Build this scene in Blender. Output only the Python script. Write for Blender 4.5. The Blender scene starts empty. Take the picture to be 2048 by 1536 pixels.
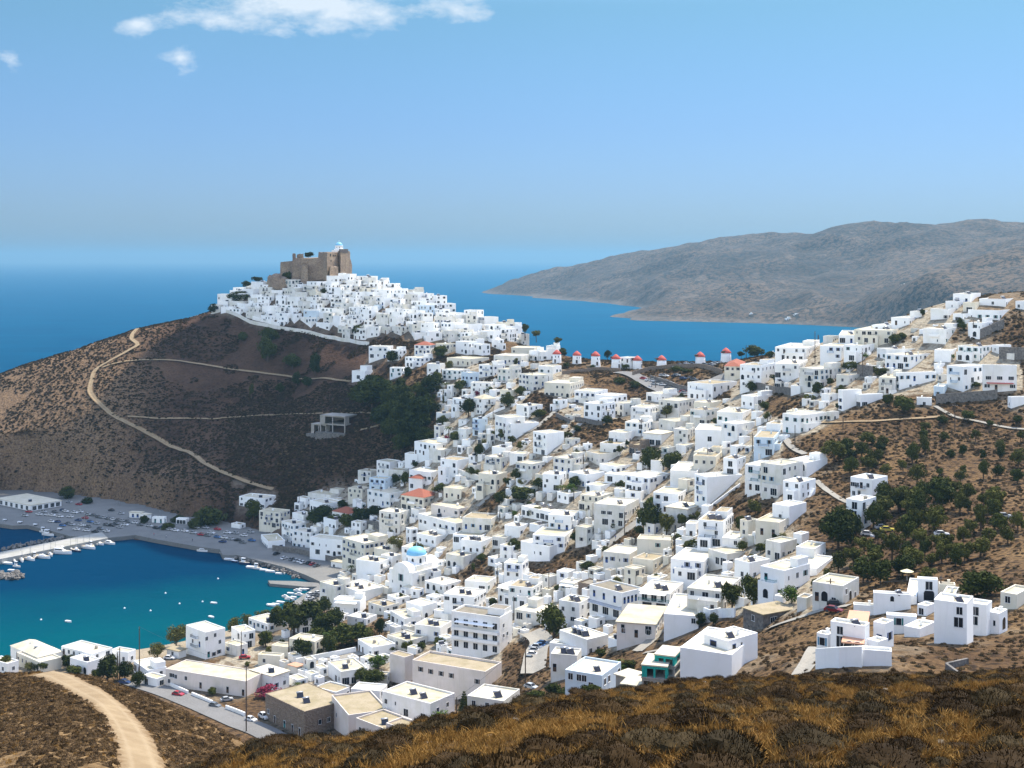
import bpy, math, random
import numpy as np
from mathutils import Vector, Matrix
R = math.radians
SC = bpy.context.scene
COL = SC.collection
rnd = random.Random(7)
nrg = np.random.default_rng(7)

# ------------------------------------------------------------------ camera model (metres; camera level, lens shifted)
F = 2600.0; CX = 1024.0; HY = 517.0; CAMZ = 150.0
def ray(px, py, Y):
    return ((px - CX) * Y / F, Y, CAMZ - (py - HY) * Y / F)
def to_px(x, y, z):
    return CX + F * x / y, HY + F * (CAMZ - z) / y
def flat(px, py, z):
    Y = F * (CAMZ - z) / (py - HY)
    return ((px - CX) * Y / F, Y, z)

# ------------------------------------------------------------------ town terrain: thin plate spline through surveyed ground points
G = []
for line in '''
270 1070 696;100 1020 765;60 1000 797;240 985 815;440 1090 672;600 1135 622
0 1000 800
0 1345 463;130 1345 463;300 1380 440;430 1420 415;600 1490 385
700 1350 452;870 1395 420;660 1470 383;530 1440 400;760 1440 398
950 1310 452;1050 1380 345;960 1410 385
1235 1250 408;1330 1238 398;1600 1210 312;1700 1205 305
1640 1340 210;1790 1345 205;1867 1290 255;1990 1270 245;1460 1355 238;1345 1375 248;1200 1380 272;1150 1385 285;2048 1200 270
1850 1150 320;1900 1000 400;1900 850 500;2000 700 560;2040 610 600;2040 900 460;1750 1000 425;1700 900 480;1750 1150 330
1450 738 780;1560 704 705;1640 690 680;1700 669 665;1780 641 645;1880 607 622;1960 603 612;2048 603 606
760 574 955;850 614 935;930 643 915;1000 670 890;1060 695 865
830 1185 541;700 1105 628;620 1090 650;740 970 717;870 900 679;1100 900 611;1300 950 570;1500 900 509;1600 1000 430;1450 1000 474
1300 1100 482;1100 1100 535;1000 1200 497;1400 1150 421;1500 1150 375;1000 1000 592;1000 800 692;1200 800 680;1400 800 658;1600 800 558;1750 800 530;1850 800 520
850 1000 640;900 1100 570;1150 1000 560;1200 1200 445;1100 1290 405;1450 1240 345;1400 1300 300
1200 722 790;1300 725 785;1000 705 830;900 720 800;830 652 870;1100 708 815
750 560 950;690 545 965;630 550 962;560 560 968;480 600 960;430 630 950;500 660 920;700 680 882;740 740 832;400 640 940
260 665 930;200 740 880;100 720 925;10 745 945;0 850 850;190 800 850;240 840 820;400 920 780;560 985 745;0 930 805;200 950 792;500 830 832
650 870 772;800 830 750;800 920 708;750 780 800;600 750 870;350 720 890
700 1010 700;640 1030 690
'''.replace('\n', ';').split(';'):
    v = line.split()
    if len(v) == 3:
        px, py, Y = map(float, v); G.append(ray(px, py, Y))
def gz(px, py, z): G.append(flat(px, py, z))
for px, py in ((60, 1040), (190, 1055), (330, 1060), (500, 1090), (560, 1112), (640, 1150), (655, 1180)): gz(px, py, 1.2)
for px, py in ((270, 1120), (420, 1160), (100, 1200), (300, 1220), (60, 1150), (480, 1190), (30, 1075), (180, 1090), (550, 1185), (20, 1270)): gz(px, py, -5)
for px, py in ((600, 1232), (520, 1255), (420, 1282), (310, 1305), (200, 1322), (0, 1335)): gz(px, py, 1.6)
for px, py in ((560, 1225), (440, 1255), (300, 1288), (60, 1310)): gz(px, py, -1.5)
# ground hidden behind the crests, dropping to the sea
for x, y, z in ((-420, 1080, -12), (-300, 1100, -8), (-190, 1130, 10), (-130, 1080, 78), (-75, 1020, 88), (-30, 985, 78), (5, 950, 70), (25, 915, 66), (-150, 1230, -15), (0, 1150, -12), (60, 1010, 40),
                (130, 1020, -5), (200, 930, 0), (300, 900, 8), (350, 800, 70), (420, 800, 60), (480, 760, 105), (560, 800, 90), (600, 1000, -5), (420, 1000, -10),
                (-560, 1000, -12), (-500, 900, 5), (-480, 800, -10), (-600, 700, -12), (-420, 560, -12), (-330, 620, -8), (700, 700, 140), (620, 560, 150), (560, 420, 120), (420, 330, 95), (330, 240, 92),
                (-420, 450, 4), (-300, 420, 5), (-260, 330, 6), (-160, 330, 8), (-80, 330, 12), (-20, 320, 22), (40, 300, 42),
                (-200, 220, 20), (-60, 220, 30), (20, 200, 50), (80, 200, 82), (140, 150, 97), (200, 150, 99), (60, 100, 105), (-60, 100, 70), (-200, 100, 60), (260, 170, 97), (90, 100, 112), (0, 1500, -20), (-600, 1500, -20), (600, 1500, -20)):
    G.append((x, y, z))
G = np.array(G)
def _phi(r2): return r2 * np.log(r2 + 1e-9) * .5
def tps_fit(P, lam):
    n = len(P); xy = P[:, :2] / 100.0
    r2 = ((xy[:, None] - xy[None]) ** 2).sum(-1)
    A = np.zeros((n + 3, n + 3)); A[:n, :n] = _phi(r2) + lam * np.eye(n)
    A[:n, n] = 1; A[:n, n + 1:] = xy; A[n, :n] = 1; A[n + 1:, :n] = xy.T
    return xy, np.linalg.solve(A, np.concatenate([P[:, 2], np.zeros(3)]))
def tps_eval(m, x, y):
    xy, w = m; x = np.asarray(x) / 100.0; y = np.asarray(y) / 100.0
    out = w[-3] + w[-2] * x + w[-1] * y
    for i in range(len(xy)):
        out = out + w[i] * _phi((x - xy[i, 0]) ** 2 + (y - xy[i, 1]) ** 2)
    return out
M_T = tps_fit(G, .03)
GX0, GY0, GS = -950.0, 0.0, 5.0
gxs = np.arange(GX0, 951, GS); gys = np.arange(GY0, 1701, GS)
ZT = tps_eval(M_T, *np.meshgrid(gxs, gys))
ZT = np.clip(ZT, -20, 175)
QUAY_PX = [(-30, 1043), (25, 1051), (55, 1050), (100, 1061), (140, 1072), (205, 1077), (270, 1070), (310, 1078), (355, 1086), (400, 1094), (440, 1099), (445, 1110), (475, 1110), (520, 1122), (570, 1134), (612, 1150), (640, 1163), (648, 1186), (652, 1205), (680, 1205), (700, 1150), (690, 1118), (610, 1082), (540, 1062), (480, 1046), (400, 1034), (330, 1018), (250, 1000), (160, 988), (80, 980), (-30, 980)]
def poly_mask(poly, x, y):
    x = np.asarray(x); y = np.asarray(y); ins = np.zeros(x.shape, bool); n = len(poly)
    for i in range(n):
        x0, y0 = poly[i]; x1, y1 = poly[(i + 1) % n]
        c = ((y0 > y) != (y1 > y)) & (x < (x1 - x0) * (y - y0) / (y1 - y0 + 1e-12) + x0)
        ins ^= c
    return ins
_qm = poly_mask([flat(a, b, 2.1)[:2] for a, b in QUAY_PX], *np.meshgrid(gxs, gys))
ZT = np.where(_qm, np.minimum(ZT, .9), ZT)

_np_tab = nrg.random((256, 256))
def vnoise(x, y, s):
    x = np.asarray(x) / s + 1000.3; y = np.asarray(y) / s + 1000.7
    xi = np.floor(x).astype(int); yi = np.floor(y).astype(int)
    fx = x - xi; fy = y - yi; fx = fx * fx * (3 - 2 * fx); fy = fy * fy * (3 - 2 * fy)
    t = lambda a, b: _np_tab[a % 256, b % 256]
    return (t(xi, yi) * (1 - fx) + t(xi + 1, yi) * fx) * (1 - fy) + (t(xi, yi + 1) * (1 - fx) + t(xi + 1, yi + 1) * fx) * fy - .5
def bil(A, x, y):
    gx = np.clip((np.asarray(x) - GX0) / GS, 0, A.shape[1] - 1.001); gy = np.clip((np.asarray(y) - GY0) / GS, 0, A.shape[0] - 1.001)
    i = gx.astype(int); j = gy.astype(int); fx = gx - i; fy = gy - j
    return (A[j, i] * (1 - fx) + A[j, i + 1] * fx) * (1 - fy) + (A[j + 1, i] * (1 - fx) + A[j + 1, i + 1] * fx) * fy
def ht(x, y): return bil(ZT, x, y)
# the near slope and the knoll with the dirt road, given by how far down they fall along each bearing
_bp = [-600, 0, 200, 350, 540, 700, 850, 1050, 1220, 1400, 1600, 1800, 2048, 2700]
_bb = [.56, .50, .44, .382, .356, .352, .338, .323, .3155, .311, .3115, .3095, .305, .29]
_ex = [.5, .5, .45, .4, .32, .3, .28, .26, .22, .10, .03, .05, .06, .06]
_yc = [60, 60, 65, 70, 78, 80, 82, 85, 88, 95, 110, 120, 120, 120]
def hf(x, y):
    p = CX + F * x / y
    b = np.interp(p, _bp, _bb); e = np.interp(p, _bp, _ex); yc = np.interp(p, _bp, _yc)
    far = np.clip(y - yc, 0, None)
    z = 148.4 - b * y - e * far * np.clip(far / 25, 0, 1)
    w = np.clip(y / 40, .15, 1)
    z = z + w * (vnoise(x, y, 9) * .9 + vnoise(x, y, 3.3) * .35) * np.clip(1.6 - far / 60, .4, 1)
    return z
_kp = [-600, 0, 100, 200, 300, 400, 520, 640, 800]
_kc = [1352, 1345, 1343, 1356, 1392, 1440, 1502, 1590, 1720]
def hk(x, y):
    p = CX + F * x / y
    pc = np.interp(p, _kp, _kc); yc = np.interp(p, [0, 520], [190, 150])
    zc = CAMZ - (pc - HY) * yc / F
    sl = np.where(y < yc, -.20, -.62)
    z = zc + sl * (y - yc) - .0012 * np.clip(yc - y, 0, 60) ** 2 * 0
    return np.where(p < 800, z + vnoise(x, y, 12) * .6, -50)
def H(x, y):
    x = np.asarray(x, float); y = np.asarray(y, float)
    t = ht(x, y)
    wild = np.clip((t - 3) / 10, 0, 1)
    t = t + wild * (vnoise(x, y, 28) * 2.2 + vnoise(x, y, 9) * .7)
    return np.maximum(np.maximum(t, np.where(y < 420, hf(x, y), -99)), np.where(y < 420, hk(x, y), -99))
def h1(x, y): return float(H(np.array([x]), np.array([y]))[0])

def march(px, py, fn=ht, y0=190., y1=1250.):
    Y = np.arange(y0, y1, 2.0); X = (px - CX) * Y / F; Z = CAMZ - (py - HY) * Y / F
    d = Z - fn(X, Y)
    k = np.where(d <= 0)[0]
    if len(k) and k[0] > 0:
        i = k[0]; a, b = Y[i - 1], Y[i]; da, db = d[i - 1], d[i]
        return float(a + (b - a) * da / (da - db + 1e-9))
    m = Y > 380
    return float(Y[m][np.argmin(d[m])])
def at(px, py, fn=ht, y0=190.):
    Y = march(px, py, fn, y0); return ray(px, py, Y)

# ------------------------------------------------------------------ object helpers
def link(name, me, mats=(), parent=None, loc=None, rz=None):
    o = bpy.data.objects.new(name, me); COL.objects.link(o)
    for m in mats:
        if me and m.name not in me.materials: me.materials.append(m)
    if parent: o.parent = parent
    if loc is not None: o.location = loc
    if rz is not None: o.rotation_euler = (0, 0, rz)
    return o
def empty(name, loc, rz=0): return link(name, None, (), None, loc, rz)
def tag(o, label=None, cat=None, group=None, kind=None):
    for k, v in (('label', label), ('category', cat), ('group', group), ('kind', kind)):
        if v: o[k] = v
    return o
class MB:
    def __init__(s): s.v = []; s.f = []; s.m = []
    def quad(s, *ps, m=0):
        n = len(s.v); s.v += [tuple(p) for p in ps]; s.f.append(tuple(range(n, n + len(ps)))); s.m.append(m)
    def box(s, x0, x1, y0, y1, z0, z1, m=0, bottom=True, top=True):
        n = len(s.v)
        s.v += [(x0, y0, z0), (x1, y0, z0), (x1, y1, z0), (x0, y1, z0), (x0, y0, z1), (x1, y0, z1), (x1, y1, z1), (x0, y1, z1)]
        fs = [(0, 1, 5, 4), (1, 2, 6, 5), (2, 3, 7, 6), (3, 0, 4, 7)]
        if bottom: fs.append((3, 2, 1, 0))
        if top: fs.append((4, 5, 6, 7))
        for f in fs: s.f.append(tuple(n + i for i in f)); s.m.append(m)
    def prism(s, pts, z0, z1, m=0, top=None):
        """closed polygon pts (ccw) from z0 to z1; top: other polygon at z1"""
        n = len(s.v); k = len(pts); top = top or pts
        zs0 = z0 if hasattr(z0, '__len__') else [z0] * k; zs1 = z1 if hasattr(z1, '__len__') else [z1] * k
        s.v += [(p[0], p[1], z) for p, z in zip(pts, zs0)] + [(p[0], p[1], z) for p, z in zip(top, zs1)]
        for i in range(k):
            j = (i + 1) % k; s.f.append((n + i, n + j, n + k + j, n + k + i)); s.m.append(m)
        s.f.append(tuple(n + k + i for i in range(k))); s.m.append(m)
        s.f.append(tuple(n + k - 1 - i for i in range(k))); s.m.append(m)
    def tube(s, a, b, r0, r1=None, n=7, m=0, caps=True):
        r1 = r0 if r1 is None else r1
        a = Vector(a); b = Vector(b); d = (b - a).normalized()
        u = d.orthogonal().normalized(); w = d.cross(u); k = len(s.v)
        for c, r in ((a, r0), (b, r1)):
            for i in range(n):
                t = 2 * math.pi * i / n; s.v.append(tuple(c + u * (r * math.cos(t)) + w * (r * math.sin(t))))
        for i in range(n):
            j = (i + 1) % n; s.f.append((k + i, k + j, k + n + j, k + n + i)); s.m.append(m)
        if caps:
            s.f.append(tuple(k + n + i for i in range(n))); s.m.append(m)
            s.f.append(tuple(k + n - 1 - i for i in range(n))); s.m.append(m)
    def lathe(s, prof, n=16, m=0, cx=0, cy=0):
        k = len(s.v)
        for r, z in prof:
            for i in range(n):
                t = 2 * math.pi * i / n; s.v.append((cx + r * math.cos(t), cy + r * math.sin(t), z))
        for a in range(len(prof) - 1):
            for i in range(n):
                j = (i + 1) % n; s.f.append((k + a * n + i, k + a * n + j, k + (a + 1) * n + j, k + (a + 1) * n + i)); s.m.append(m)
        s.f.append(tuple(k + (len(prof) - 1) * n + i for i in range(n))); s.m.append(m)
    def mesh(s, name, mats=(), smooth=False):
        me = bpy.data.meshes.new(name); me.from_pydata(s.v, [], s.f)
        for m in mats: me.materials.append(m)
        if any(s.m): me.polygons.foreach_set('material_index', s.m)
        if smooth: me.polygons.foreach_set('use_smooth', [True] * len(s.f))
        me.update(); return me
    def obj(s, name, mats, parent=None, loc=None, rz=None, smooth=False):
        if not isinstance(mats, (list, tuple)): mats = [mats]
        return link(name, s.mesh(name, mats, smooth), (), parent, loc, rz)
def np_mesh(name, verts, faces, mat=None, smooth=False):
    me = bpy.data.meshes.new(name); verts = np.asarray(verts, np.float32); faces = np.asarray(faces, np.int32)
    nv, (nf, k) = len(verts), faces.shape
    me.vertices.add(nv); me.vertices.foreach_set('co', verts.ravel())
    me.loops.add(nf * k); me.loops.foreach_set('vertex_index', faces.ravel())
    me.polygons.add(nf); me.polygons.foreach_set('loop_start', np.arange(nf, dtype=np.int32) * k)
    if smooth: me.polygons.foreach_set('use_smooth', np.ones(nf, bool))
    me.update(calc_edges=True); me.validate()
    if mat: me.materials.append(mat)
    return me

# ------------------------------------------------------------------ materials
def S(r, g, b):
    f = lambda c: ((c / 255) / 12.92 if c / 255 <= .04045 else ((c / 255 + .055) / 1.055) ** 2.4)
    return (f(r), f(g), f(b), 1)
MATS = {}
class NT:
    def __init__(s, name):
        s.mat = bpy.data.materials.new(name); s.mat.use_nodes = True; s.t = s.mat.node_tree; s.n = s.t.nodes
        s.b = s.n['Principled BSDF']; s.b.inputs['Specular IOR Level'].default_value = .25; MATS[name] = s.mat
    def new(s, t, **kw):
        n = s.n.new(t)
        for k, v in kw.items(): setattr(n, k, v)
        return n
    def l(s, a, b): s.t.links.new(a, b)
    def pos(s):
        return s.new('ShaderNodeNewGeometry').outputs['Position']
    def objc(s): return s.new('ShaderNodeTexCoord').outputs['Object']
    def noise(s, vec, scale, detail=4, rough=.55):
        n = s.new('ShaderNodeTexNoise'); n.inputs['Scale'].default_value = scale; n.inputs['Detail'].default_value = detail; n.inputs['Roughness'].default_value = rough
        s.l(vec, n.inputs['Vector']); return n.outputs['Fac']
    def ramp(s, fac, *stops):
        n = s.new('ShaderNodeValToRGB'); e = n.color_ramp.elements
        while len(e) < len(stops): e.new(.5)
        for i, (p, c) in enumerate(stops):
            e[i].position = p; e[i].color = c if len(c) == 4 else (*c, 1)
        s.l(fac, n.inputs[0]); return n.outputs[0]
    def mix(s, fac, a, b, mode='MIX'):
        n = s.new('ShaderNodeMix', data_type='RGBA', blend_type=mode)
        for sock, v in ((n.inputs['Factor'], fac), (n.inputs['A'], a), (n.inputs['B'], b)):
            if hasattr(v, 'is_output'): s.l(v, sock)
            else: sock.default_value = v
        return n.outputs['Result']
    def math(s, op, a, b=0):
        n = s.new('ShaderNodeMath', operation=op)
        for sock, v in ((n.inputs[0], a), (n.inputs[1], b)):
            if hasattr(v, 'is_output'): s.l(v, sock)
            else: sock.default_value = v
        return n.outputs[0]
    def attr(s, name): return s.new('ShaderNodeAttribute', attribute_name=name).outputs['Fac']
    def color(s, c):
        if hasattr(c, 'is_output'): s.l(c, s.b.inputs['Base Color'])
        else: s.b.inputs['Base Color'].default_value = c
    def bump(s, h, strength=.5, dist=.1):
        n = s.new('ShaderNodeBump'); n.inputs['Strength'].default_value = strength; n.inputs['Distance'].default_value = dist
        s.l(h, n.inputs['Height']); s.l(n.outputs[0], s.b.inputs['Normal'])
    def rough(s, v): s.b.inputs['Roughness'].default_value = v
def plain(name, c, rough=.7, metal=0, var=.12, scale=1.5):
    t = NT(name); c = (*c[:3], 1)
    d = tuple(x * (1 - var * 2) for x in c[:3]) + (1,)
    n = t.noise(t.objc(), scale, 5)
    t.color(t.ramp(n, (.3, d), (.62, c))); t.rough(rough); t.b.inputs['Metallic'].default_value = metal
    return t.mat
def wallmat(name, c, stain=.10):
    t = NT(name); p = t.pos()
    big = t.noise(p, .25, 4); fine = t.noise(p, 3.0, 5)
    sep = t.new('ShaderNodeMapping'); sep.inputs['Scale'].default_value = (1.3, 1.3, .12); t.l(p, sep.inputs[0])
    streak = t.noise(sep.outputs[0], 1.0, 4)
    c0 = (*c, 1); c1 = tuple(x * (1 - stain) for x in c[:2]) + (c[2] * (1 - stain * 1.5), 1); c2 = tuple(x * (1 - stain * 2.2) for x in c) + (1,)
    a = t.ramp(big, (.35, c1), (.6, c0))
    a = t.mix(t.ramp(streak, (.55, (0, 0, 0, 1)), (.72, (.55, .55, .55, 1))), a, c2)
    t.color(a); t.rough(.85); t.bump(fine, .25, .03)
    return t.mat
# ------------------------------------------------------------------ palette
W = [wallmat('white wash', (.87, .86, .84), .10), wallmat('bright white wash', (.9, .9, .89), .05), wallmat('weathered white wash', (.72, .70, .66), .16),
     wallmat('cream wash', (.74, .69, .58), .1), wallmat('pale pink wash', (.72, .65, .60), .1), wallmat('pale blue wash', (.60, .70, .78), .06)]
ROOF = [wallmat('cream roof', (.50, .445, .335), .2), wallmat('white roof', (.58, .525, .42), .15), wallmat('dusty roof', (.34, .28, .19), .22), wallmat('grey concrete roof', (.23, .20, .16), .25)]
M_salmon = wallmat('salmon roof', (.55, .30, .20), .1)
M_glass = plain('dark window glass', (.010, .013, .02), .25, var=.1)
M_frame = plain('white paint', (.75, .76, .76), .5, var=.03)
M_blue = plain('blue paint', (.015, .065, .24), .45)
M_sky = plain('light blue paint', (.09, .25, .40), .45)
M_teal = plain('teal paint', (.015, .17, .17), .45)
M_brown = plain('brown wood', (.09, .05, .03), .6)
M_green = plain('dark green paint', (.03, .12, .08), .5)
M_grey = plain('grey metal', (.30, .31, .32), .45, .3)
M_steel = plain('steel tank', (.55, .56, .57), .3, .6)
M_panel = plain('solar glass', (.012, .016, .03), .12)
M_wood = plain('weathered pole wood', (.10, .07, .05), .8)
M_red = plain('faded red sheet', (.55, .12, .10), .6)
M_dome = plain('sky blue dome', (.22, .52, .74), .5, var=.06)
M_conc = wallmat('raw concrete', (.36, .33, .30), .2)
M_turq = wallmat('turquoise render', (.02, .36, .30), .12)
M_pgreen = wallmat('pale green render', (.42, .56, .46), .1)
M_awn = plain('awning cloth', (.72, .68, .60), .8)
M_rail = plain('dark railing', (.05, .06, .07), .5)
def _stone():
    t = NT('rubble stone'); p = t.pos()
    v = t.new('ShaderNodeTexVoronoi'); v.inputs['Scale'].default_value = 2.2; t.l(p, v.inputs['Vector'])
    big = t.noise(p, .18, 5)
    a = t.ramp(v.outputs['Color'], (0, (.13, .10, .075, 1)), (1, (.27, .22, .17, 1)))
    t.color(t.mix(t.ramp(big, (.35, (0, 0, 0, 1)), (.7, (.6, .6, .6, 1))), a, (.26, .19, .14, 1))); t.rough(.95)
    t.bump(t.math('ADD', t.noise(p, 1.2, 6), v.outputs['Distance']), .8, .3); return t.mat
M_stone = _stone()
def _castle():
    t = NT('castle masonry'); p = t.pos()
    big = t.noise(p, .12, 6, .65); fine = t.noise(p, 1.1, 6, .7)
    a = t.ramp(fine, (.3, (.15, .105, .075, 1)), (.5, (.33, .25, .175, 1)), (.72, (.46, .36, .26, 1)))
    t.color(t.mix(t.ramp(big, (.4, (0, 0, 0, 1)), (.66, (.7, .7, .7, 1))), a, (.17, .12, .10, 1))); t.rough(.95)
    t.bump(t.math('ADD', fine, big), .9, .9); return t.mat
M_castle = _castle()
def _gray():
    t = NT('grey field stone'); p = t.pos()
    v = t.new('ShaderNodeTexVoronoi'); v.inputs['Scale'].default_value = 1.6; t.l(p, v.inputs['Vector'])
    t.color(t.ramp(v.outputs['Color'], (0, (.09, .085, .08, 1)), (1, (.22, .20, .18, 1)))); t.rough(.95)
    t.bump(v.outputs['Distance'], .7, .2); return t.mat
M_fstone = _gray()
def _tile():
    t = NT('terracotta tiles'); p = t.objc()
    w = t.new('ShaderNodeTexWave'); w.inputs['Scale'].default_value = 2.2; t.l(p, w.inputs['Vector'])
    t.color(t.mix(t.noise(p, 2.5, 4), (.25, .070, .042, 1), (.36, .13, .08, 1))); t.bump(w.outputs['Fac'], .5, .08); t.rough(.85); return t.mat
M_tile = _tile()
M_cap = plain('red windmill cap', (.55, .11, .085), .75, var=.2)
def _road(name, c, d):
    t = NT(name); p = t.pos()
    big = t.noise(p, .12, 5); fine = t.noise(p, 2.0, 6)
    t.color(t.mix(t.ramp(fine, (.35, (0, 0, 0, 1)), (.7, (1, 1, 1, 1))), t.ramp(big, (.35, (*d, 1)), (.65, (*c, 1))), tuple(x * 1.15 for x in c) + (1,)))
    t.rough(.95); t.bump(fine, .4, .05); return t.mat
M_asph = _road('worn asphalt', (.17, .165, .16), (.13, .125, .12))
M_lane = _road('concrete lane', (.27, .25, .215), (.20, .185, .16))
M_quay = _road('quay concrete', (.17, .165, .155), (.12, .118, .112))
def _dirt():
    t = NT('dirt track'); p = t.pos()
    big = t.noise(p, .35, 5); fine = t.noise(p, 6.0, 6, .7)
    c = t.mix(t.ramp(big, (.35, (0, 0, 0, 1)), (.65, (1, 1, 1, 1))), (.23, .165, .095, 1), (.30, .225, .135, 1))
    u = t.attr('across')
    rut = t.math('ABSOLUTE', t.math('SUBTRACT', t.math('ABSOLUTE', u), .45))
    c = t.mix(t.ramp(rut, (.0, (.5, .5, .5, 1)), (.16, (0, 0, 0, 1))), c, (.34, .265, .17, 1))
    edge = t.noise(p, 1.1, 6, .7)
    c = t.mix(t.ramp(t.math('ADD', t.math('ABSOLUTE', u), t.math('MULTIPLY', t.math('SUBTRACT', edge, .5), 1.5)), (.62, (0, 0, 0, 1)), (.98, (1, 1, 1, 1))), c, (.165, .105, .052, 1))
    t.color(t.mix(t.ramp(fine, (.45, (0, 0, 0, 1)), (.75, (.5, .5, .5, 1))), c, (.20, .135, .07, 1))); t.rough(1); t.bump(fine, .6, .08); return t.mat
M_dirt = _dirt()
def _leaf(name, a, b, trans=.0):
    t = NT(name)
    oi = t.new('ShaderNodeObjectInfo'); n = t.noise(t.objc(), 3.5, 3)
    t.b.inputs['Specular IOR Level'].default_value = .03
    f = t.math('ADD', t.math('MULTIPLY', oi.outputs['Random'], .5), t.math('MULTIPLY', n, .6))
    t.color(t.ramp(f, (.2, (*a, 1)), (.85, (*b, 1)))); t.rough(.7)
    return t.mat
L_dark = _leaf('dark foliage', (.020, .027, .006), (.066, .074, .015))
L_pine = _leaf('pine foliage', (.038, .042, .009), (.105, .102, .022))
L_olive = _leaf('olive tamarisk foliage', (.06, .068, .018), (.13, .12, .034))
L_light = _leaf('fresh green foliage', (.04, .07, .014), (.085, .125, .024))
L_boug = _leaf('bougainvillea', (.11, .012, .025), (.22, .03, .06))
L_scrub = _leaf('thorny scrub', (.015, .0095, .0045), (.056, .034, .014))
L_scrubg = _leaf('grey scrub', (.017, .0125, .006), (.058, .041, .019))
L_dry = _leaf('dry grass', (.17, .088, .02), (.37, .21, .06)); L_scrubt = _leaf('tan scrub', (.045, .028, .014), (.14, .090, .044))
M_bark = plain('bark', (.09, .06, .04), .9)
M_rock = wallmat('pale rock', (.17, .14, .11), .25)

# ------------------------------------------------------------------ terrain
HOUSE_PTS = []          # (x, y, radius) of built plots, filled by the houses
def build_terrain():
    us = np.concatenate([np.linspace(-4, -.60, 50, endpoint=False), np.linspace(-.60, -.42, 40, endpoint=False), np.linspace(-.42, .42, 420), np.linspace(.42, .62, 40)[1:], np.linspace(.62, 4, 50)[1:]])
    ys = [2.0]
    while ys[-1] < 1500: ys.append(ys[-1] + max(.22, min(.011 * ys[-1], 3.6)))
    ys = np.array(ys)
    U, Y = np.meshgrid(us, ys); X = U * Y
    Z = H(X, Y)
    nu, ny = len(us), len(ys)
    v = np.stack([X, Y, Z], -1).reshape(-1, 3)
    i = np.arange(nu * ny).reshape(ny, nu)
    f = np.stack([i[:-1, :-1], i[:-1, 1:], i[1:, 1:], i[1:, :-1]], -1).reshape(-1, 4)
    uu = np.abs(U.ravel()); yy = Y.ravel(); bad = (uu > .63) & (yy > 90); f = f[~bad[f].any(1)]
    me = np_mesh('hillside', v, f, None, True)
    x, y, z = v.T
    paved = np.zeros(len(v))
    cell = {}
    for hx, hy, hr in HOUSE_PTS:
        m = (np.abs(x - hx) < hr) & (np.abs(y - hy) < hr)
        d = np.hypot(x[m] - hx, y[m] - hy)
        paved[m] = np.maximum(paved[m], np.clip((hr - d) / 3.5, 0, 1))
    near = np.where(y < 230, np.maximum(0, (hf(x, np.maximum(y, 2)) - z) > -.01), 0)
    def put(n, a):
        at_ = me.attributes.new(n, 'FLOAT', 'POINT'); at_.data.foreach_set('value', np.asarray(a, np.float32))
    tx, ty = to_px(x, np.maximum(y, 5), z)
    town = poly_mask(TOWN, tx, ty)
    for og in OPEN_GROUND: town &= ~poly_mask(og, tx, ty)
    town &= (y > 190) & (ht(x, y) >= z - 3)
    paved = np.maximum(paved * .3, town * 1.0)
    put('paved', np.where(y > 190, paved, 0)); put('near', near * np.clip((330 - y) / 110, 0, 1))
    put('sand', np.clip((3.2 - z) / 1.5, 0, 1) * (y < 560))
    put('knoll', ((hk(x, np.maximum(y, 2)) >= z - .02) & (y < 300)).astype(float)); put('west_shade', np.clip((-.06 - x / y) / .06, 0, 1) * np.clip((y - 640) / 50, 0, 1))
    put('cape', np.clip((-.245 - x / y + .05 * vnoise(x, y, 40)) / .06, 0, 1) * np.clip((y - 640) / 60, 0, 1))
    t = NT('dry hillside soil'); p = t.pos()
    n1 = t.noise(p, .035, 6, .62); n2 = t.noise(p, .9, 6, .65); n3 = t.noise(p, .22, 5)
    soil = t.ramp(n1, (.32, (.095, .056, .028, 1)), (.5, (.15, .092, .045, 1)), (.68, (.21, .132, .062, 1)))
    soil = t.mix(t.ramp(n2, (.36, (.75, .75, .75, 1)), (.62, (0, 0, 0, 1))), soil, (.038, .024, .016, 1))
    gold = t.ramp(n2, (.3, (.030, .017, .007, 1)), (.65, (.11, .060, .018, 1)))
    soil = t.mix(t.math('MULTIPLY', t.attr('near'), t.ramp(n3, (.40, (.15, .15, .15, 1)), (.56, (1, 1, 1, 1)))), soil, gold)
    vor = t.new('ShaderNodeTexVoronoi'); vor.inputs['Scale'].default_value = .42; vor.inputs['Randomness'].default_value = 1
    wp = t.new('ShaderNodeMix', data_type='VECTOR'); t.l(p, wp.inputs['A'])
    nz = t.new('ShaderNodeTexNoise'); nz.inputs['Scale'].default_value = .5; t.l(p, nz.inputs['Vector'])
    va = t.new('ShaderNodeVectorMath', operation='MULTIPLY_ADD'); t.l(nz.outputs['Color'], va.inputs[0]); va.inputs[1].default_value = (2.2, 2.2, 2.2); t.l(p, va.inputs[2])
    t.l(va.outputs[0], vor.inputs['Vector'])
    spot = t.ramp(vor.outputs['Distance'], (.25, (.85, .85, .85, 1)), (.45, (0, 0, 0, 1)))
    soil = t.mix(spot, soil, (.026, .018, .013, 1))
    soil = t.mix(t.math('MULTIPLY', t.attr('west_shade'), .8), soil, t.ramp(n1, (.35, (.040, .022, .016, 1)), (.65, (.085, .047, .032, 1))))  # cloud shade on the castle hill deepened by darkening the soil colour
    soil = t.mix(t.attr('knoll'), soil, t.ramp(n2, (.35, (.085, .052, .026, 1)), (.62, (.235, .155, .078, 1))))
    soil = t.mix(t.math('MULTIPLY', t.attr('cape'), t.ramp(n2, (.4, (.2, .2, .2, 1)), (.6, (.9, .9, .9, 1)))), soil, (.25, .165, .095, 1))  # sunlight painted in: cape soil lightened to strengthen the shade boundary
    pav = t.ramp(n2, (.3, (.17, .14, .10, 1)), (.6, (.36, .315, .24, 1)))
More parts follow.
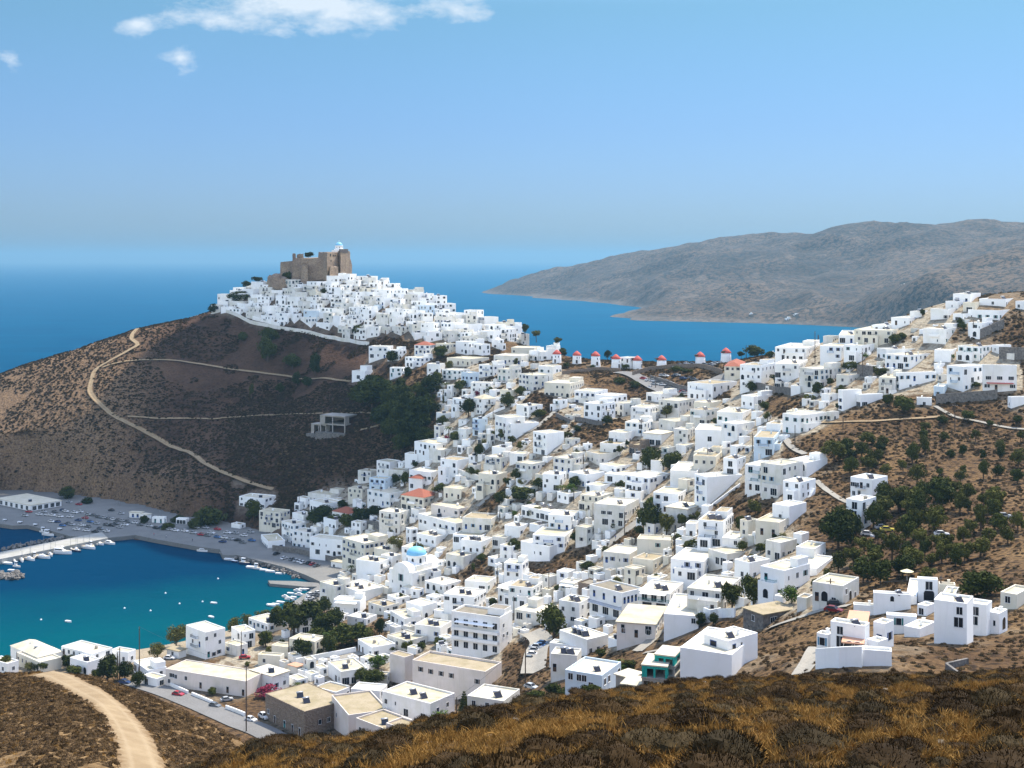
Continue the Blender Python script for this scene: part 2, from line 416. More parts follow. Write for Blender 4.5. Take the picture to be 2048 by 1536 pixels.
    c = t.mix(t.math('MULTIPLY', t.attr('paved'), t.ramp(n3, (.38, (.25, .25, .25, 1)), (.5, (1, 1, 1, 1)))), soil, pav)
    c = t.mix(t.attr('sand'), c, (.30, .25, .18, 1))
    sepn = t.new('ShaderNodeSeparateXYZ'); t.l(t.new('ShaderNodeNewGeometry').outputs['Normal'], sepn.inputs[0])
    t.color(c); t.rough(1.0); t.b.inputs['Specular IOR Level'].default_value = .05
    t.bump(t.math('ADD', n2, t.math('MULTIPLY', vor.outputs['Distance'], -1.0)), .9, .55)
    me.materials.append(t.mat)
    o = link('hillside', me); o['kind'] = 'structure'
    return o

def ribbon(name, pts, width, mat, fn=None, lift=.12, step=2.5, label=None, px=True, w1=None, y0=190.):
    """a road laid on the ground along picture points or metres"""
    fn = fn or ht
    P = [at(a, b, fn, y0) if px else (a, b, 0) for a, b in pts]
    P = [Vector((p[0], p[1], 0)) for p in P]
    out = []
    for i in range(len(P) - 1):
        p0 = P[max(0, i - 1)]; p1 = P[i]; p2 = P[i + 1]; p3 = P[min(len(P) - 1, i + 2)]
        n = max(2, int((p2 - p1).length / step))
        for k in range(n):
            t = k / n
            out.append(.5 * ((2 * p1) + (p2 - p0) * t + (2 * p0 - 5 * p1 + 4 * p2 - p3) * t * t + (3 * p1 - p0 - 3 * p2 + p3) * t ** 3))
    out.append(P[-1])
    v = []; ac = []; nx = 9
    for i, p in enumerate(out):
        d = (out[min(i + 1, len(out) - 1)] - out[max(i - 1, 0)]); d.z = 0
        if d.length < 1e-6: d = Vector((0, 1, 0))
        d.normalize(); s = Vector((d.y, -d.x, 0))
        w = width if w1 is None else width + (w1 - width) * i / (len(out) - 1)
        for k in range(nx):
            a = -1 + 2 * k / (nx - 1)
            q = p + s * (a * w / 2); v.append((q.x, q.y)); ac.append(a)
    v = np.array(v); z = H(v[:, 0], v[:, 1]).reshape(-1, nx)
    zm = z.copy()
    if lift > .2: zm[:] = np.maximum(z, z.mean(1, keepdims=True))
    zz = (zm + lift - .10 * np.abs(np.linspace(-1, 1, nx))[None] ** 4 * (lift > .1)).ravel()
    n = len(out); i = np.arange(n * nx).reshape(n, nx)
    f = np.stack([i[:-1, :-1], i[1:, :-1], i[1:, 1:], i[:-1, 1:]], -1).reshape(-1, 4)[:, ::-1]
    me = np_mesh(name, np.column_stack([v, zz]), f, mat, True)
    a = me.attributes.new('across', 'FLOAT', 'POINT'); a.data.foreach_set('value', np.array(ac, np.float32))
    o = link(name, me); o['kind'] = 'structure'
    if label: o['label'] = label
    return o, out

# ------------------------------------------------------------------ sea, far hills, sky, air
def build_sea():
    n = 60000
    mb = MB(); ys = [-3000, 300, 900, 3000, 9000, 60000]; xs = [-n, -3000, -600, 600, 3000, n]
    for j in range(5):
        for i in range(5): mb.quad((xs[i], ys[j], 0), (xs[i + 1], ys[j], 0), (xs[i + 1], ys[j + 1], 0), (xs[i], ys[j + 1], 0))
    t = NT('sea water'); p = t.pos()
    sx = t.new('ShaderNodeSeparateXYZ'); t.l(p, sx.inputs[0]); X, Y = sx.outputs[0], sx.outputs[1]
    big = t.noise(p, .006, 5); mid = t.noise(p, .03, 4)
    # sandy shallows off the near beach: distance south of a curved line across the bay
    line = t.math('ADD', t.math('MULTIPLY', t.math('ADD', X, 270), .42), 572)
    d = t.math('ADD', t.math('SUBTRACT', line, Y), t.math('MULTIPLY', t.math('SUBTRACT', mid, .5), 40))
    shal = t.ramp(t.math('MULTIPLY', d, .01), (.0, (0, 0, 0, 1)), (.35, (.5, .5, .5, 1)), (1.0, (1, 1, 1, 1)))
    east = t.math('LESS_THAN', X, 30)
    near = t.math('MULTIPLY', east, t.math('LESS_THAN', Y, 800))
    deep = t.mix(t.ramp(big, (.35, (0, 0, 0, 1)), (.65, (1, 1, 1, 1))), (.000, .021, .046, 1), (.000, .034, .066, 1))
    mw = t.new('ShaderNodeMapping'); mw.inputs['Scale'].default_value = (.0022, .012, 1); t.l(p, mw.inputs[0]); wind = t.noise(mw.outputs[0], 1.0, 6, .6)
    deep = t.mix(t.ramp(wind, (.50, (0, 0, 0, 1)), (.68, (.6, .6, .6, 1))), deep, (.000, .052, .095, 1))
    deep = t.mix(near, deep, (.000, .022, .055, 1))
    patch = t.ramp(t.noise(p, .022, 2), (.62, (0, 0, 0, 1)), (.70, (.55, .55, .55, 1)))
    sh = t.mix(patch, (.000, .060, .075, 1), (.000, .040, .058, 1))
    t.color(t.mix(t.math('MULTIPLY', shal, near), deep, sh))
    t.rough(.35); t.b.inputs['Specular IOR Level'].default_value = 0
    gl = t.new('ShaderNodeBsdfGlossy'); gl.inputs['Roughness'].default_value = .28; gl.inputs['Color'].default_value = (.05, .45, .74, 1)
    fr = t.new('ShaderNodeLayerWeight'); fr.inputs['Blend'].default_value = .12; ws = t.new('ShaderNodeMixShader'); t.l(t.math('MULTIPLY', fr.outputs['Fresnel'], .45), ws.inputs[0])
    m = t.new('ShaderNodeMapping'); m.inputs['Scale'].default_value = (.6, 1.0, 1); t.l(p, m.inputs[0])
    h = t.math('ADD', t.noise(m.outputs[0], .30, 6, .65), t.math('MULTIPLY', t.noise(m.outputs[0], .05, 4), 2.0))
    t.bump(h, .6, .7); t.l(t.b.inputs['Normal'].links[0].from_socket, gl.inputs['Normal']); t.l(t.b.outputs[0], ws.inputs[1]); t.l(gl.outputs[0], ws.inputs[2]); t.l(ws.outputs[0], t.n['Material Output'].inputs['Surface'])
    o = mb.obj('sea', t.mat); o['kind'] = 'structure'

def build_far_hills():
    pts = []
    def rp(px, py, Y): pts.append(ray(px, py, Y))
    for px, py in ((985, 588), (1060, 596), (1115, 600), (1170, 604), (1245, 611), (1212, 634), (1240, 640), (1320, 642), (1400, 644), (1560, 648), (1660, 652), (1720, 655), (1850, 665), (2048, 690), (2300, 700)):
        x, y, z = flat(px, py, 0); pts.append((x, y, 0)); pts.append((x * .985, y * .965, -55)); 
    for px, py, Y in ((1080, 560, 5350), (1190, 530, 5250), (1300, 505, 5150), (1420, 487, 5000), (1560, 466, 4800), (1700, 450, 4600), (1850, 443, 4450), (1960, 446, 4350), (2048, 455, 4300), (2200, 462, 4200),
                      (1100, 578, 5150), (1200, 570, 4700), (1300, 585, 4000), (1290, 618, 3420), (1380, 610, 3350), (1400, 560, 4150), (1500, 600, 3300), (1500, 555, 3850), (1600, 622, 3050), (1620, 560, 3650), (1720, 600, 3150), (1750, 540, 3700), (1800, 500, 4000),
                      (1790, 625, 2720), (1880, 585, 2650), (1960, 555, 2650), (2048, 525, 2650), (2200, 500, 2600), (1980, 520, 3300), (1250, 590, 4250), (1235, 622, 3500), (1830, 590, 3100)):
        rp(px, py, Y)
    for px, Y in ((1000, 6300), (1200, 6500), (1500, 6300), (1800, 6000), (2100, 5800)): pts.append(((px - CX) * Y / F, Y, -40))
    P = np.array(pts); m = tps_fit(P, .3)
    xs = np.arange(-350, 2700, 14.0); ys = np.arange(2250, 6400, 14.0)
    X, Y = np.meshgrid(xs, ys); Z = tps_eval(m, X, Y)
    amp = np.clip((Z + 12) / 60, 0, 1)
    rid = 1 - np.abs(vnoise(X + Z * 1.2, Y, 260)) * 4
    Z = Z + amp * (rid * 24 - 11 + vnoise(X, Y, 110) * 22 + vnoise(X, Y, 45) * 9 + vnoise(X, Y, 22) * 3)
    cl = np.clip(Z / 9, 0, 1); Z = np.where((Z > 0) & (Z < 9), 9 * cl ** .45, Z)
    Z = np.maximum(Z, -30)
    ny, nx = X.shape; i = np.arange(nx * ny).reshape(ny, nx)
    f = np.stack([i[:-1, :-1], i[:-1, 1:], i[1:, 1:], i[1:, :-1]], -1).reshape(-1, 4)
    keep = (Z.ravel()[f].max(1) > -6); f = f[keep]
    me = np_mesh('far_hills', np.stack([X, Y, Z], -1).reshape(-1, 3), f, None, True)
    t = NT('far scrubby hills'); p = t.pos()
    n1 = t.noise(p, .004, 6, .6); n2 = t.noise(p, .085, 4, .75); n3 = t.noise(p, .016, 5, .6)
    c = t.ramp(n1, (.35, (.055, .038, .025, 1)), (.6, (.120, .082, .053, 1)))
    c = t.mix(t.ramp(n2, (.46, (.95, .95, .95, 1)), (.53, (0, 0, 0, 1))), c, (.017, .019, .018, 1))
    c = t.mix(t.ramp(n3, (.60, (0, 0, 0, 1)), (.68, (.6, .6, .6, 1))), c, (.14, .11, .085, 1))
    sx = t.new('ShaderNodeSeparateXYZ'); t.l(p, sx.inputs[0])
    low = t.ramp(t.math('DIVIDE', sx.outputs[2], 14), (.15, (.8, .8, .8, 1)), (.9, (0, 0, 0, 1)))
    c = t.mix(low, c, t.mix(n2, (.05, .042, .035, 1), (.22, .19, .16, 1)))
    v = t.new('ShaderNodeTexVoronoi'); v.inputs['Scale'].default_value = .045; t.l(p, v.inputs['Vector'])
    t.color(c); t.rough(1); t.bump(t.math('ADD', n2, t.math('MULTIPLY', v.outputs['Distance'], -.7)), .8, 5)
    me.materials.append(t.mat)
    o = link('far_hills', me); o['kind'] = 'structure'
    return m

SUN_AZ, SUN_EL = 38.0, 57.0
def build_light():
    w = bpy.data.worlds.new('World'); SC.world = w; w.use_nodes = True; nt = w.node_tree
    bg = nt.nodes['Background']; sky = nt.nodes.new('ShaderNodeTexSky'); sky.sky_type = 'NISHITA'; sky.sun_disc = False
    sky.sun_elevation = R(SUN_EL); sky.sun_rotation = R(SUN_AZ); sky.altitude = 150; sky.air_density = 1.15; sky.dust_density = .8; sky.ozone_density = 1.6
    nw = lambda t, **k: nt.nodes.new(t)
    # thin clouds high in the sky, in bands of direction
    tc = nt.nodes.new('ShaderNodeTexCoord'); sep = nt.nodes.new('ShaderNodeSeparateXYZ'); nt.links.new(tc.outputs['Generated'], sep.inputs[0])
    def mth(op, a, b=0):
        n = nt.nodes.new('ShaderNodeMath'); n.operation = op
        for s, v in ((n.inputs[0], a), (n.inputs[1], b)):
            if hasattr(v, 'is_output'): nt.links.new(v, s)
            else: s.default_value = v
        return n.outputs[0]
    u = mth('DIVIDE', sep.outputs[0], sep.outputs[1]); v = mth('DIVIDE', sep.outputs[2], sep.outputs[1])
    front = mth('GREATER_THAN', sep.outputs[1], .05)
    cmb = nt.nodes.new('ShaderNodeCombineXYZ'); nt.links.new(u, cmb.inputs[0]); nt.links.new(v, cmb.inputs[1])
    mp = nt.nodes.new('ShaderNodeMapping'); mp.inputs['Scale'].default_value = (1, 1.9, 1); nt.links.new(cmb.outputs[0], mp.inputs[0])
    nz = nt.nodes.new('ShaderNodeTexNoise'); nz.inputs['Scale'].default_value = 19; nz.inputs['Detail'].default_value = 8; nz.inputs['Roughness'].default_value = .62; nt.links.new(mp.outputs[0], nz.inputs['Vector'])
    def blob(px, py, wx, wy, amp):
        a = mth('DIVIDE', mth('SUBTRACT', u, (px - CX) / F), wx / F); b = mth('DIVIDE', mth('SUBTRACT', v, (HY - py) / F), wy / F)
        r = mth('SQRT', mth('ADD', mth('MULTIPLY', a, a), mth('MULTIPLY', b, b)))
        return mth('MULTIPLY', mth('MAXIMUM', mth('SUBTRACT', 1, r), 0), amp)
    m = None
    for b in ((620, 8, 430, 85, 1.0), (420, 30, 200, 60, .7), (270, 50, 60, 34, .75), (850, 12, 190, 60, .8), (360, 118, 58, 48, .8), (20, 120, 50, 40, .75), (560, 60, 150, 30, .5), (175, 65, 30, 16, .3), (470, 198, 40, 14, .22)):
        q = blob(*b); m = q if m is None else mth('MAXIMUM', m, q)
    thr = mth('SUBTRACT', .66, mth('MULTIPLY', m, .46))
    dens = mth('MINIMUM', mth('MAXIMUM', mth('MULTIPLY', mth('SUBTRACT', nz.outputs['Fac'], thr), 3.4), 0), .85)
    dens = mth('MULTIPLY', mth('MULTIPLY', front, dens), mth('MINIMUM', mth('MULTIPLY', m, 5), 1))
    tint = nt.nodes.new('ShaderNodeMix'); tint.data_type = 'RGBA'; tint.blend_type = 'MULTIPLY'; tint.inputs['Factor'].default_value = 1
    nt.links.new(sky.outputs[0], tint.inputs['A'])
    rp = nt.nodes.new('ShaderNodeValToRGB'); e = rp.color_ramp.elements
    while len(e) < len(SKY_T): e.new(.5)
    for i, (p, c) in enumerate(SKY_T): e[i].position = p; e[i].color = (*c, 1)
    nt.links.new(sep.outputs[2], rp.inputs[0])
    side = nt.nodes.new('ShaderNodeMapRange'); side.inputs['From Min'].default_value = -.15; side.inputs['From Max'].default_value = .55; nt.links.new(sep.outputs[1], side.inputs['Value'])
    ms = nt.nodes.new('ShaderNodeMix'); ms.data_type = 'RGBA'; nt.links.new(side.outputs[0], ms.inputs['Factor']); ms.inputs['A'].default_value = (1.30, 1.06, .92, 1); nt.links.new(rp.outputs[0], ms.inputs['B'])  # sky behind the camera brightened and warmed, added to light shaded front walls
    nt.links.new(ms.outputs['Result'], tint.inputs['B'])
    mx = nt.nodes.new('ShaderNodeMix'); mx.data_type = 'RGBA'; nt.links.new(dens, mx.inputs['Factor']); nt.links.new(tint.outputs['Result'], mx.inputs['A']); mx.inputs['B'].default_value = CLOUD_C
    nt.links.new(mx.outputs['Result'], bg.inputs[0]); bg.inputs[1].default_value = SKY_STR
    L = bpy.data.lights.new('sun', 'SUN'); L.energy = SUN_STR; L.angle = R(.55); L.color = (1, .91, .75)
    o = bpy.data.objects.new('sun', L); COL.objects.link(o)
    az, el = R(SUN_AZ), R(SUN_EL)
    s = Vector((math.sin(az) * math.cos(el), math.cos(az) * math.cos(el), math.sin(el)))
    o.rotation_euler = s.to_track_quat('Z', 'Y').to_euler()
    return s
def build_haze():
    mb = MB(); mb.box(-30000, 30000, -400, 58000, -60, 345)
    t = bpy.data.materials.new('sea air'); t.use_nodes = True; nt = t.node_tree; nt.nodes.clear()
    out = nt.nodes.new('ShaderNodeOutputMaterial'); v = nt.nodes.new('ShaderNodeVolumePrincipled')
    v.inputs['Color'].default_value = HAZE_C; v.inputs['Density'].default_value = HAZE_D; v.inputs['Anisotropy'].default_value = .25
    nt.links.new(v.outputs[0], out.inputs['Volume'])
    o = mb.obj('haze', t); o['kind'] = 'stuff'; return o
def build_cloud(sv):
    """one low fair weather cloud, up towards the sun: its shade lies over the harbour and the left flank of the castle hill"""
    img = [(-120, 1000), (60, 880), (150, 830), (215, 790), (262, 725), (340, 672), (430, 628), (505, 575), (575, 545), (622, 556), (670, 618), (735, 700), (770, 760), (800, 830), (815, 900), (835, 960), (800, 1010), (740, 1060), (690, 1105), (600, 1120), (480, 1100), (300, 1082), (100, 1108), (-90, 1140)]
    G_ = []
    for px, py in img:
        x, y, z = at(px, py) if not (px < 0 or py > 1110) else flat(px, py, 0)
        k = (ALT - z) / sv.z; G_.append((x + sv.x * k, y + sv.y * k))
    g = np.array(G_); c = g.mean(0)
    mb = MB()
    # rings shrinking towards the top, lumpy outline
    def ring(s, dz, amp, seed):
        out = []
        for i in range(len(g)):
            for q in range(4):
                a = g[i] + (g[(i + 1) % len(g)] - g[i]) * q / 4
                d = a - c; L = np.hypot(*d)
                w = float(vnoise(a[0] + seed, a[1], 60)) * amp + float(vnoise(a[0], a[1] + seed, 24)) * amp * .5
                out.append((c[0] + d[0] * s + d[0] / L * w, c[1] + d[1] * s + d[1] / L * w, ALT + dz + float(vnoise(a[0] * 1.7, a[1] + seed, 45)) * amp * .8))
        return out
    rings = [ring(.5, -6, 10, 3), ring(.86, -4, 14, 5), ring(1.0, 8, 16, 9), ring(.95, 26, 18, 20), ring(.78, 46, 26, 31), ring(.5, 62, 34, 45), ring(.2, 70, 20, 60)]
    n = len(rings[0]); v = [p for r in rings for p in r]; f = []
    for a in range(len(rings) - 1):
        for i in range(n): f.append((a * n + i, a * n + (i + 1) % n, (a + 1) * n + (i + 1) % n, (a + 1) * n + i))
    mb.v = v; mb.f = f + [tuple(range(n))[::-1], tuple((len(rings) - 1) * n + i for i in range(n))]; mb.m = [0] * len(mb.f)
    t = NT('cloud'); t.color((.9, .9, .92, 1)); t.rough(1)
    tr = t.new('ShaderNodeBsdfTransparent'); mixs = t.new('ShaderNodeMixShader')
    p = t.pos(); t.l(t.ramp(t.noise(p, .03, 6, .65), (.30, (.62, .62, .62, 1)), (.45, (.97, .97, .97, 1))), mixs.inputs[0])
    t.l(tr.outputs[0], mixs.inputs[1]); t.l(t.b.outputs[0], mixs.inputs[2])
    t.l(mixs.outputs[0], t.n['Material Output'].inputs['Surface'])
    o = mb.obj('cloud', t.mat, smooth=True); o['kind'] = 'structure'
SKY_STR, SUN_STR = .15, 2.6
SKY_T = ((0, (.126, .182, .312)), (.05, (.125, .182, .315)), (.10, (.127, .186, .292)), (.19, (.137, .212, .248)), (.5, (.8, .85, .85)))   # tint for the sky ahead: dimmer and bluer low down
CLOUD_C = (2.0, 2.2, 2.4, 1)
HAZE_C = (.235, .465, .655, 1); HAZE_D = 7.2e-5; ALT = 620.0
EXPOSURE = 1.55
# ------------------------------------------------------------------ houses
FR = {}
def _winmesh(kind):
    """opening at origin, x along the wall, -y outwards; frame, sill and shutters stand proud of the wall, glass set back"""
    mb = MB()
    w, h, sh = {'window': (1.15, 1.4, None), 'blue': (1.15, 1.45, M_blue), 'sky': (1.15, 1.45, M_sky), 'teal': (1.15, 1.45, M_teal), 'brown': (1.15, 1.45, M_brown), 'wide': (2.1, 1.4, None),
                'door': (1.15, 2.2, M_brown), 'bluedoor': (1.15, 2.2, M_blue), 'tealdoor': (1.15, 2.2, M_teal), 'glassdoor': (1.8, 2.15, None), 'shop': (2.6, 2.4, None), 'arch': (1.7, 2.4, None), 'slit': (.55, 1.1, None)}[kind]
    f = .06; d = .06
    if kind == 'arch':
        n = 9; o = []; i_ = []
        for k in range(n + 1):
            t = math.pi * k / n; o.append((-math.cos(t) * w / 2, h - w / 2 + math.sin(t) * w / 2)); i_.append((-math.cos(t) * (w / 2 - f), h - w / 2 + math.sin(t) * (w / 2 - f)))
        o = [(-w / 2, 0)] + o + [(w / 2, 0)]; i_ = [(-w / 2 + f, 0)] + i_ + [(w / 2 - f, 0)]
        for k in range(len(o) - 1):
            a, b, c, e = o[k], o[k + 1], i_[k + 1], i_[k]
            mb.quad((a[0], -d, a[1]), (e[0], -d, e[1]), (c[0], -d, c[1]), (b[0], -d, b[1])); mb.quad((a[0], 0, a[1]), (a[0], -d, a[1]), (b[0], -d, b[1]), (b[0], 0, b[1])); mb.quad((e[0], -d, e[1]), (e[0], 0, e[1]), (c[0], 0, c[1]), (c[0], -d, c[1]))
        n0 = len(mb.v); mb.v += [(x, -.012, z) for x, z in i_]; mb.f.append(tuple(range(n0, n0 + len(i_)))[::-1]); mb.m.append(1)
    else:
        mb.box(-w / 2, w / 2, -d, 0, h - f, h); mb.box(-w / 2, -w / 2 + f, -d, 0, 0, h - f, top=False); mb.box(w / 2 - f, w / 2, -d, 0, 0, h - f, top=False)
        if 'door' not in kind and kind != 'shop': mb.box(-w / 2 - .06, w / 2 + .06, -d - .07, 0, -.09, 0)
        n0 = len(mb.v); a = w / 2 - f
        if 'door' in kind and sh:
            mb.quad((-a, -.02, 0), (a, -.02, 0), (a, -.02, h - f), (-a, -.02, h - f), m=2); mb.box(-a + .1, a - .1, -.035, -.021, 1.2, h - f - .15, m=1)
        else:
            mb.quad((-a, -.012, 0), (a, -.012, 0), (a, -.012, h - f), (-a, -.012, h - f), m=1)
            for k in range(1, {'wide': 3, 'glassdoor': 2, 'shop': 3}.get(kind, 2 if kind == 'window' else 1)):
                x = -a + 2 * a * k / {'wide': 3, 'glassdoor': 2, 'shop': 3}.get(kind, 2); mb.box(x - .025, x + .025, -.05, -.013, 0, h - f)
            if sh:
                for s in (-1, 1): mb.box(s * (w / 2 + .16) - .15, s * (w / 2 + .16) + .15, -.06, -.005, -.02, h - .02, m=2)
    fm = M_frame
    return mb.mesh(kind, [fm, M_glass, sh or fm])
WIN = {k: _winmesh(k) for k in ('window', 'blue', 'sky', 'teal', 'brown', 'wide', 'door', 'bluedoor', 'tealdoor', 'glassdoor', 'shop', 'arch', 'slit')}
DIMS = {'window': (1.15, 1.4), 'blue': (2, 1.45), 'sky': (2, 1.45), 'teal': (2, 1.45), 'brown': (2, 1.45), 'wide': (2.1, 1.4), 'door': (1, 2.2), 'bluedoor': (1, 2.2), 'tealdoor': (1, 2.2), 'glassdoor': (1.8, 2.15), 'shop': (2.6, 2.4), 'arch': (1.7, 2.4), 'slit': (.55, 1.1)}

def _solar():
    mb = MB()
    mb.quad((-1, -.9, .12), (1, -.9, .12), (1, .5, 1.15), (-1, .5, 1.15)); mb.quad((-1, -.9, .04), (-1, .5, 1.07), (1, .5, 1.07), (1, -.9, .04))
    mb.quad((-1, -.9, .04), (1, -.9, .04), (1, -.9, .12), (-1, -.9, .12)); mb.quad((-1, -.9, .04), (-1, -.9, .12), (-1, .5, 1.15), (-1, .5, 1.07)); mb.quad((1, -.9, .04), (1, .5, 1.07), (1, .5, 1.15), (1, -.9, .12))
    a = mb.mesh('solar_panel', [M_panel])
    mb = MB(); mb.tube((-1.05, .72, 1.25), (1.05, .72, 1.25), .27, n=10)
    for s in (-.85, .85): mb.box(s - .04, s + .04, .4, .48, 0, 1.1); mb.box(s - .04, s + .04, .75, .83, 0, 1.1)
    return a, mb.mesh('water_tank', [M_steel], True)
SOLAR = _solar()
HOUSES = []   # dicts for the labels
BOXES = []    # picture boxes of everything placed, for spacing
def solve(P, px, ax, ay):
    """length along unit (ax, ay) from P until the point projects to picture column px"""
    k = (px - CX) / F
    den = ax - k * ay
    return (k * P[1] - P[0]) / den if abs(den) > 1e-6 else 5.0
def wins(root, side, L, h, base, kinds, n_st, r, sth, skip=.16):
    """rows of openings on one face; side 'l' (x from -L to 0 at y=0) or 'r' (y from 0 to L at x=0)"""
    for s in range(n_st):
        z0 = base + s * sth
        n = max(1, int(L / r.uniform(2.5, 3.6)))
        if L < 2.2: n = 1 if L > 1.5 and r.random() < .6 else 0
        for i in range(n):
            if r.random() < skip: continue
            k = kinds[0] if r.random() < .8 else 'window'
            if s == 0 and r.random() < .28: k = kinds[1]
            elif s == 0 and r.random() < .14: k = 'shop'
            elif r.random() < .10: k = 'slit'
            elif s > 0 and r.random() < .12: k = 'glassdoor'
            elif s > 0 and r.random() < .16: k = kinds[1]
            t = (i + .5) / n * L + r.uniform(-.25, .25)
            zz = z0 + (.02 if 'door' in k or k in ('arch', 'shop') else 1.0)
            if 'door' not in k and k != 'arch' and s == 0 and r.random() < .15: continue
            if zz + DIMS[k][1] > h - .2: zz = max(base + .1, h - .25 - DIMS[k][1])
            if DIMS[k][1] > h - .3: continue
            opening(root, side, t, zz, k)
def opening(root, side, t, z, k, sc=None):
    name = 'door' if 'door' in k else 'shop_window' if k == 'shop' else 'arched_opening' if k == 'arch' else 'window'
    o = link(name, WIN[k], (), root)
    if side == 'l': o.location = (-t, -.004, z); 
    else: o.location = (.004, t, z); o.rotation_euler = (0, 0, R(90))
    if sc: o.scale = sc
    return o
def balcony(root, side, t, z, w, d=1.1, mat=M_rail, solid=False, slabmat=None):
    sl = MB(); rl = MB()
    sl.box(-w / 2, w / 2, -d, -.006, -.14, 0)
    if solid:
        rl.box(-w / 2, w / 2, -d, -d + .12, .004, .95); rl.box(-w / 2, -w / 2 + .12, -d + .12, -.01, .004, .95); rl.box(w / 2 - .12, w / 2, -d + .12, -.01, .004, .95)
    else:
        rl.box(-w / 2, w / 2, -d, -d + .05, .92, 1.0); rl.box(-w / 2, -w / 2 + .05, -d + .05, -.01, .92, 1); rl.box(w / 2 - .05, w / 2, -d + .05, -.01, .92, 1)
        n = int(w / .16)
        for i in range(n + 1):
            x = -w / 2 + (w - .04) * i / n; rl.box(x, x + .03, -d + .01, -d + .04, .004, .92, top=False, bottom=False)
        for i in range(1, int(d / .18)):
            for x in (-w / 2, w / 2 - .03): rl.box(x, x + .03, -d + i * .18, -d + i * .18 + .03, .004, .92, top=False, bottom=False)
    b = sl.obj('balcony', slabmat or W[0], root); rr = rl.obj('railing', mat, b)
    if side == 'l': b.location = (-t, 0, z)
    else: b.location = (0, t, z); b.rotation_euler = (0, 0, R(90))
    return b
def awning(root, side, t, z, w, d, mat, posts=True, h=2.3):
    mb = MB(); mb.prism([(-w / 2, -d), (w / 2, -d), (w / 2, -.01), (-w / 2, -.01)], [z, z, z + .25, z + .25], [z + .07, z + .07, z + .32, z + .32])
    b = mb.obj('awning', mat, root)
    if posts:
        for x in (-w / 2 + .1, w / 2 - .2): pm = MB(); pm.box(x, x + .1, -d + .1, -d + .2, z - h, z - .005); pm.obj('post', M_frame, b)
    if side == 'l': b.location = (-t, 0, 0)
    else: b.location = (0, t, 0); b.rotation_euler = (0, 0, R(90))
def solar(root, x, y, z, rz, s=1.0):
    p = link('solar_heater', SOLAR[0], (), root, (x, y, z), rz); p.scale = (s, s, s)
    link('water_tank', SOLAR[1], (), p)
def hbox(mb, a, b, z0, h, par=.42, th=.24, x1=0., y0=0.):
    """walls with a parapet rim round the roof; x from x1-a to x1, y from y0 to y0+b"""
    X0, X1, Y0, Y1 = x1 - a, x1, y0, y0 + b; zt = h + par; i = th
    o = [(X0, Y0), (X1, Y0), (X1, Y1), (X0, Y1)]; n_ = [(X0 + i, Y0 + i), (X1 - i, Y0 + i), (X1 - i, Y1 - i), (X0 + i, Y1 - i)]
    for k in range(4):
        p, q = o[k], o[(k + 1) % 4]; c, d = n_[k], n_[(k + 1) % 4]
        mb.quad((*p, z0), (*q, z0), (*q, zt), (*p, zt)); mb.quad((*p, zt), (*q, zt), (*d, zt), (*c, zt)); mb.quad((*d, zt), (*d, h), (*c, h), (*c, zt))
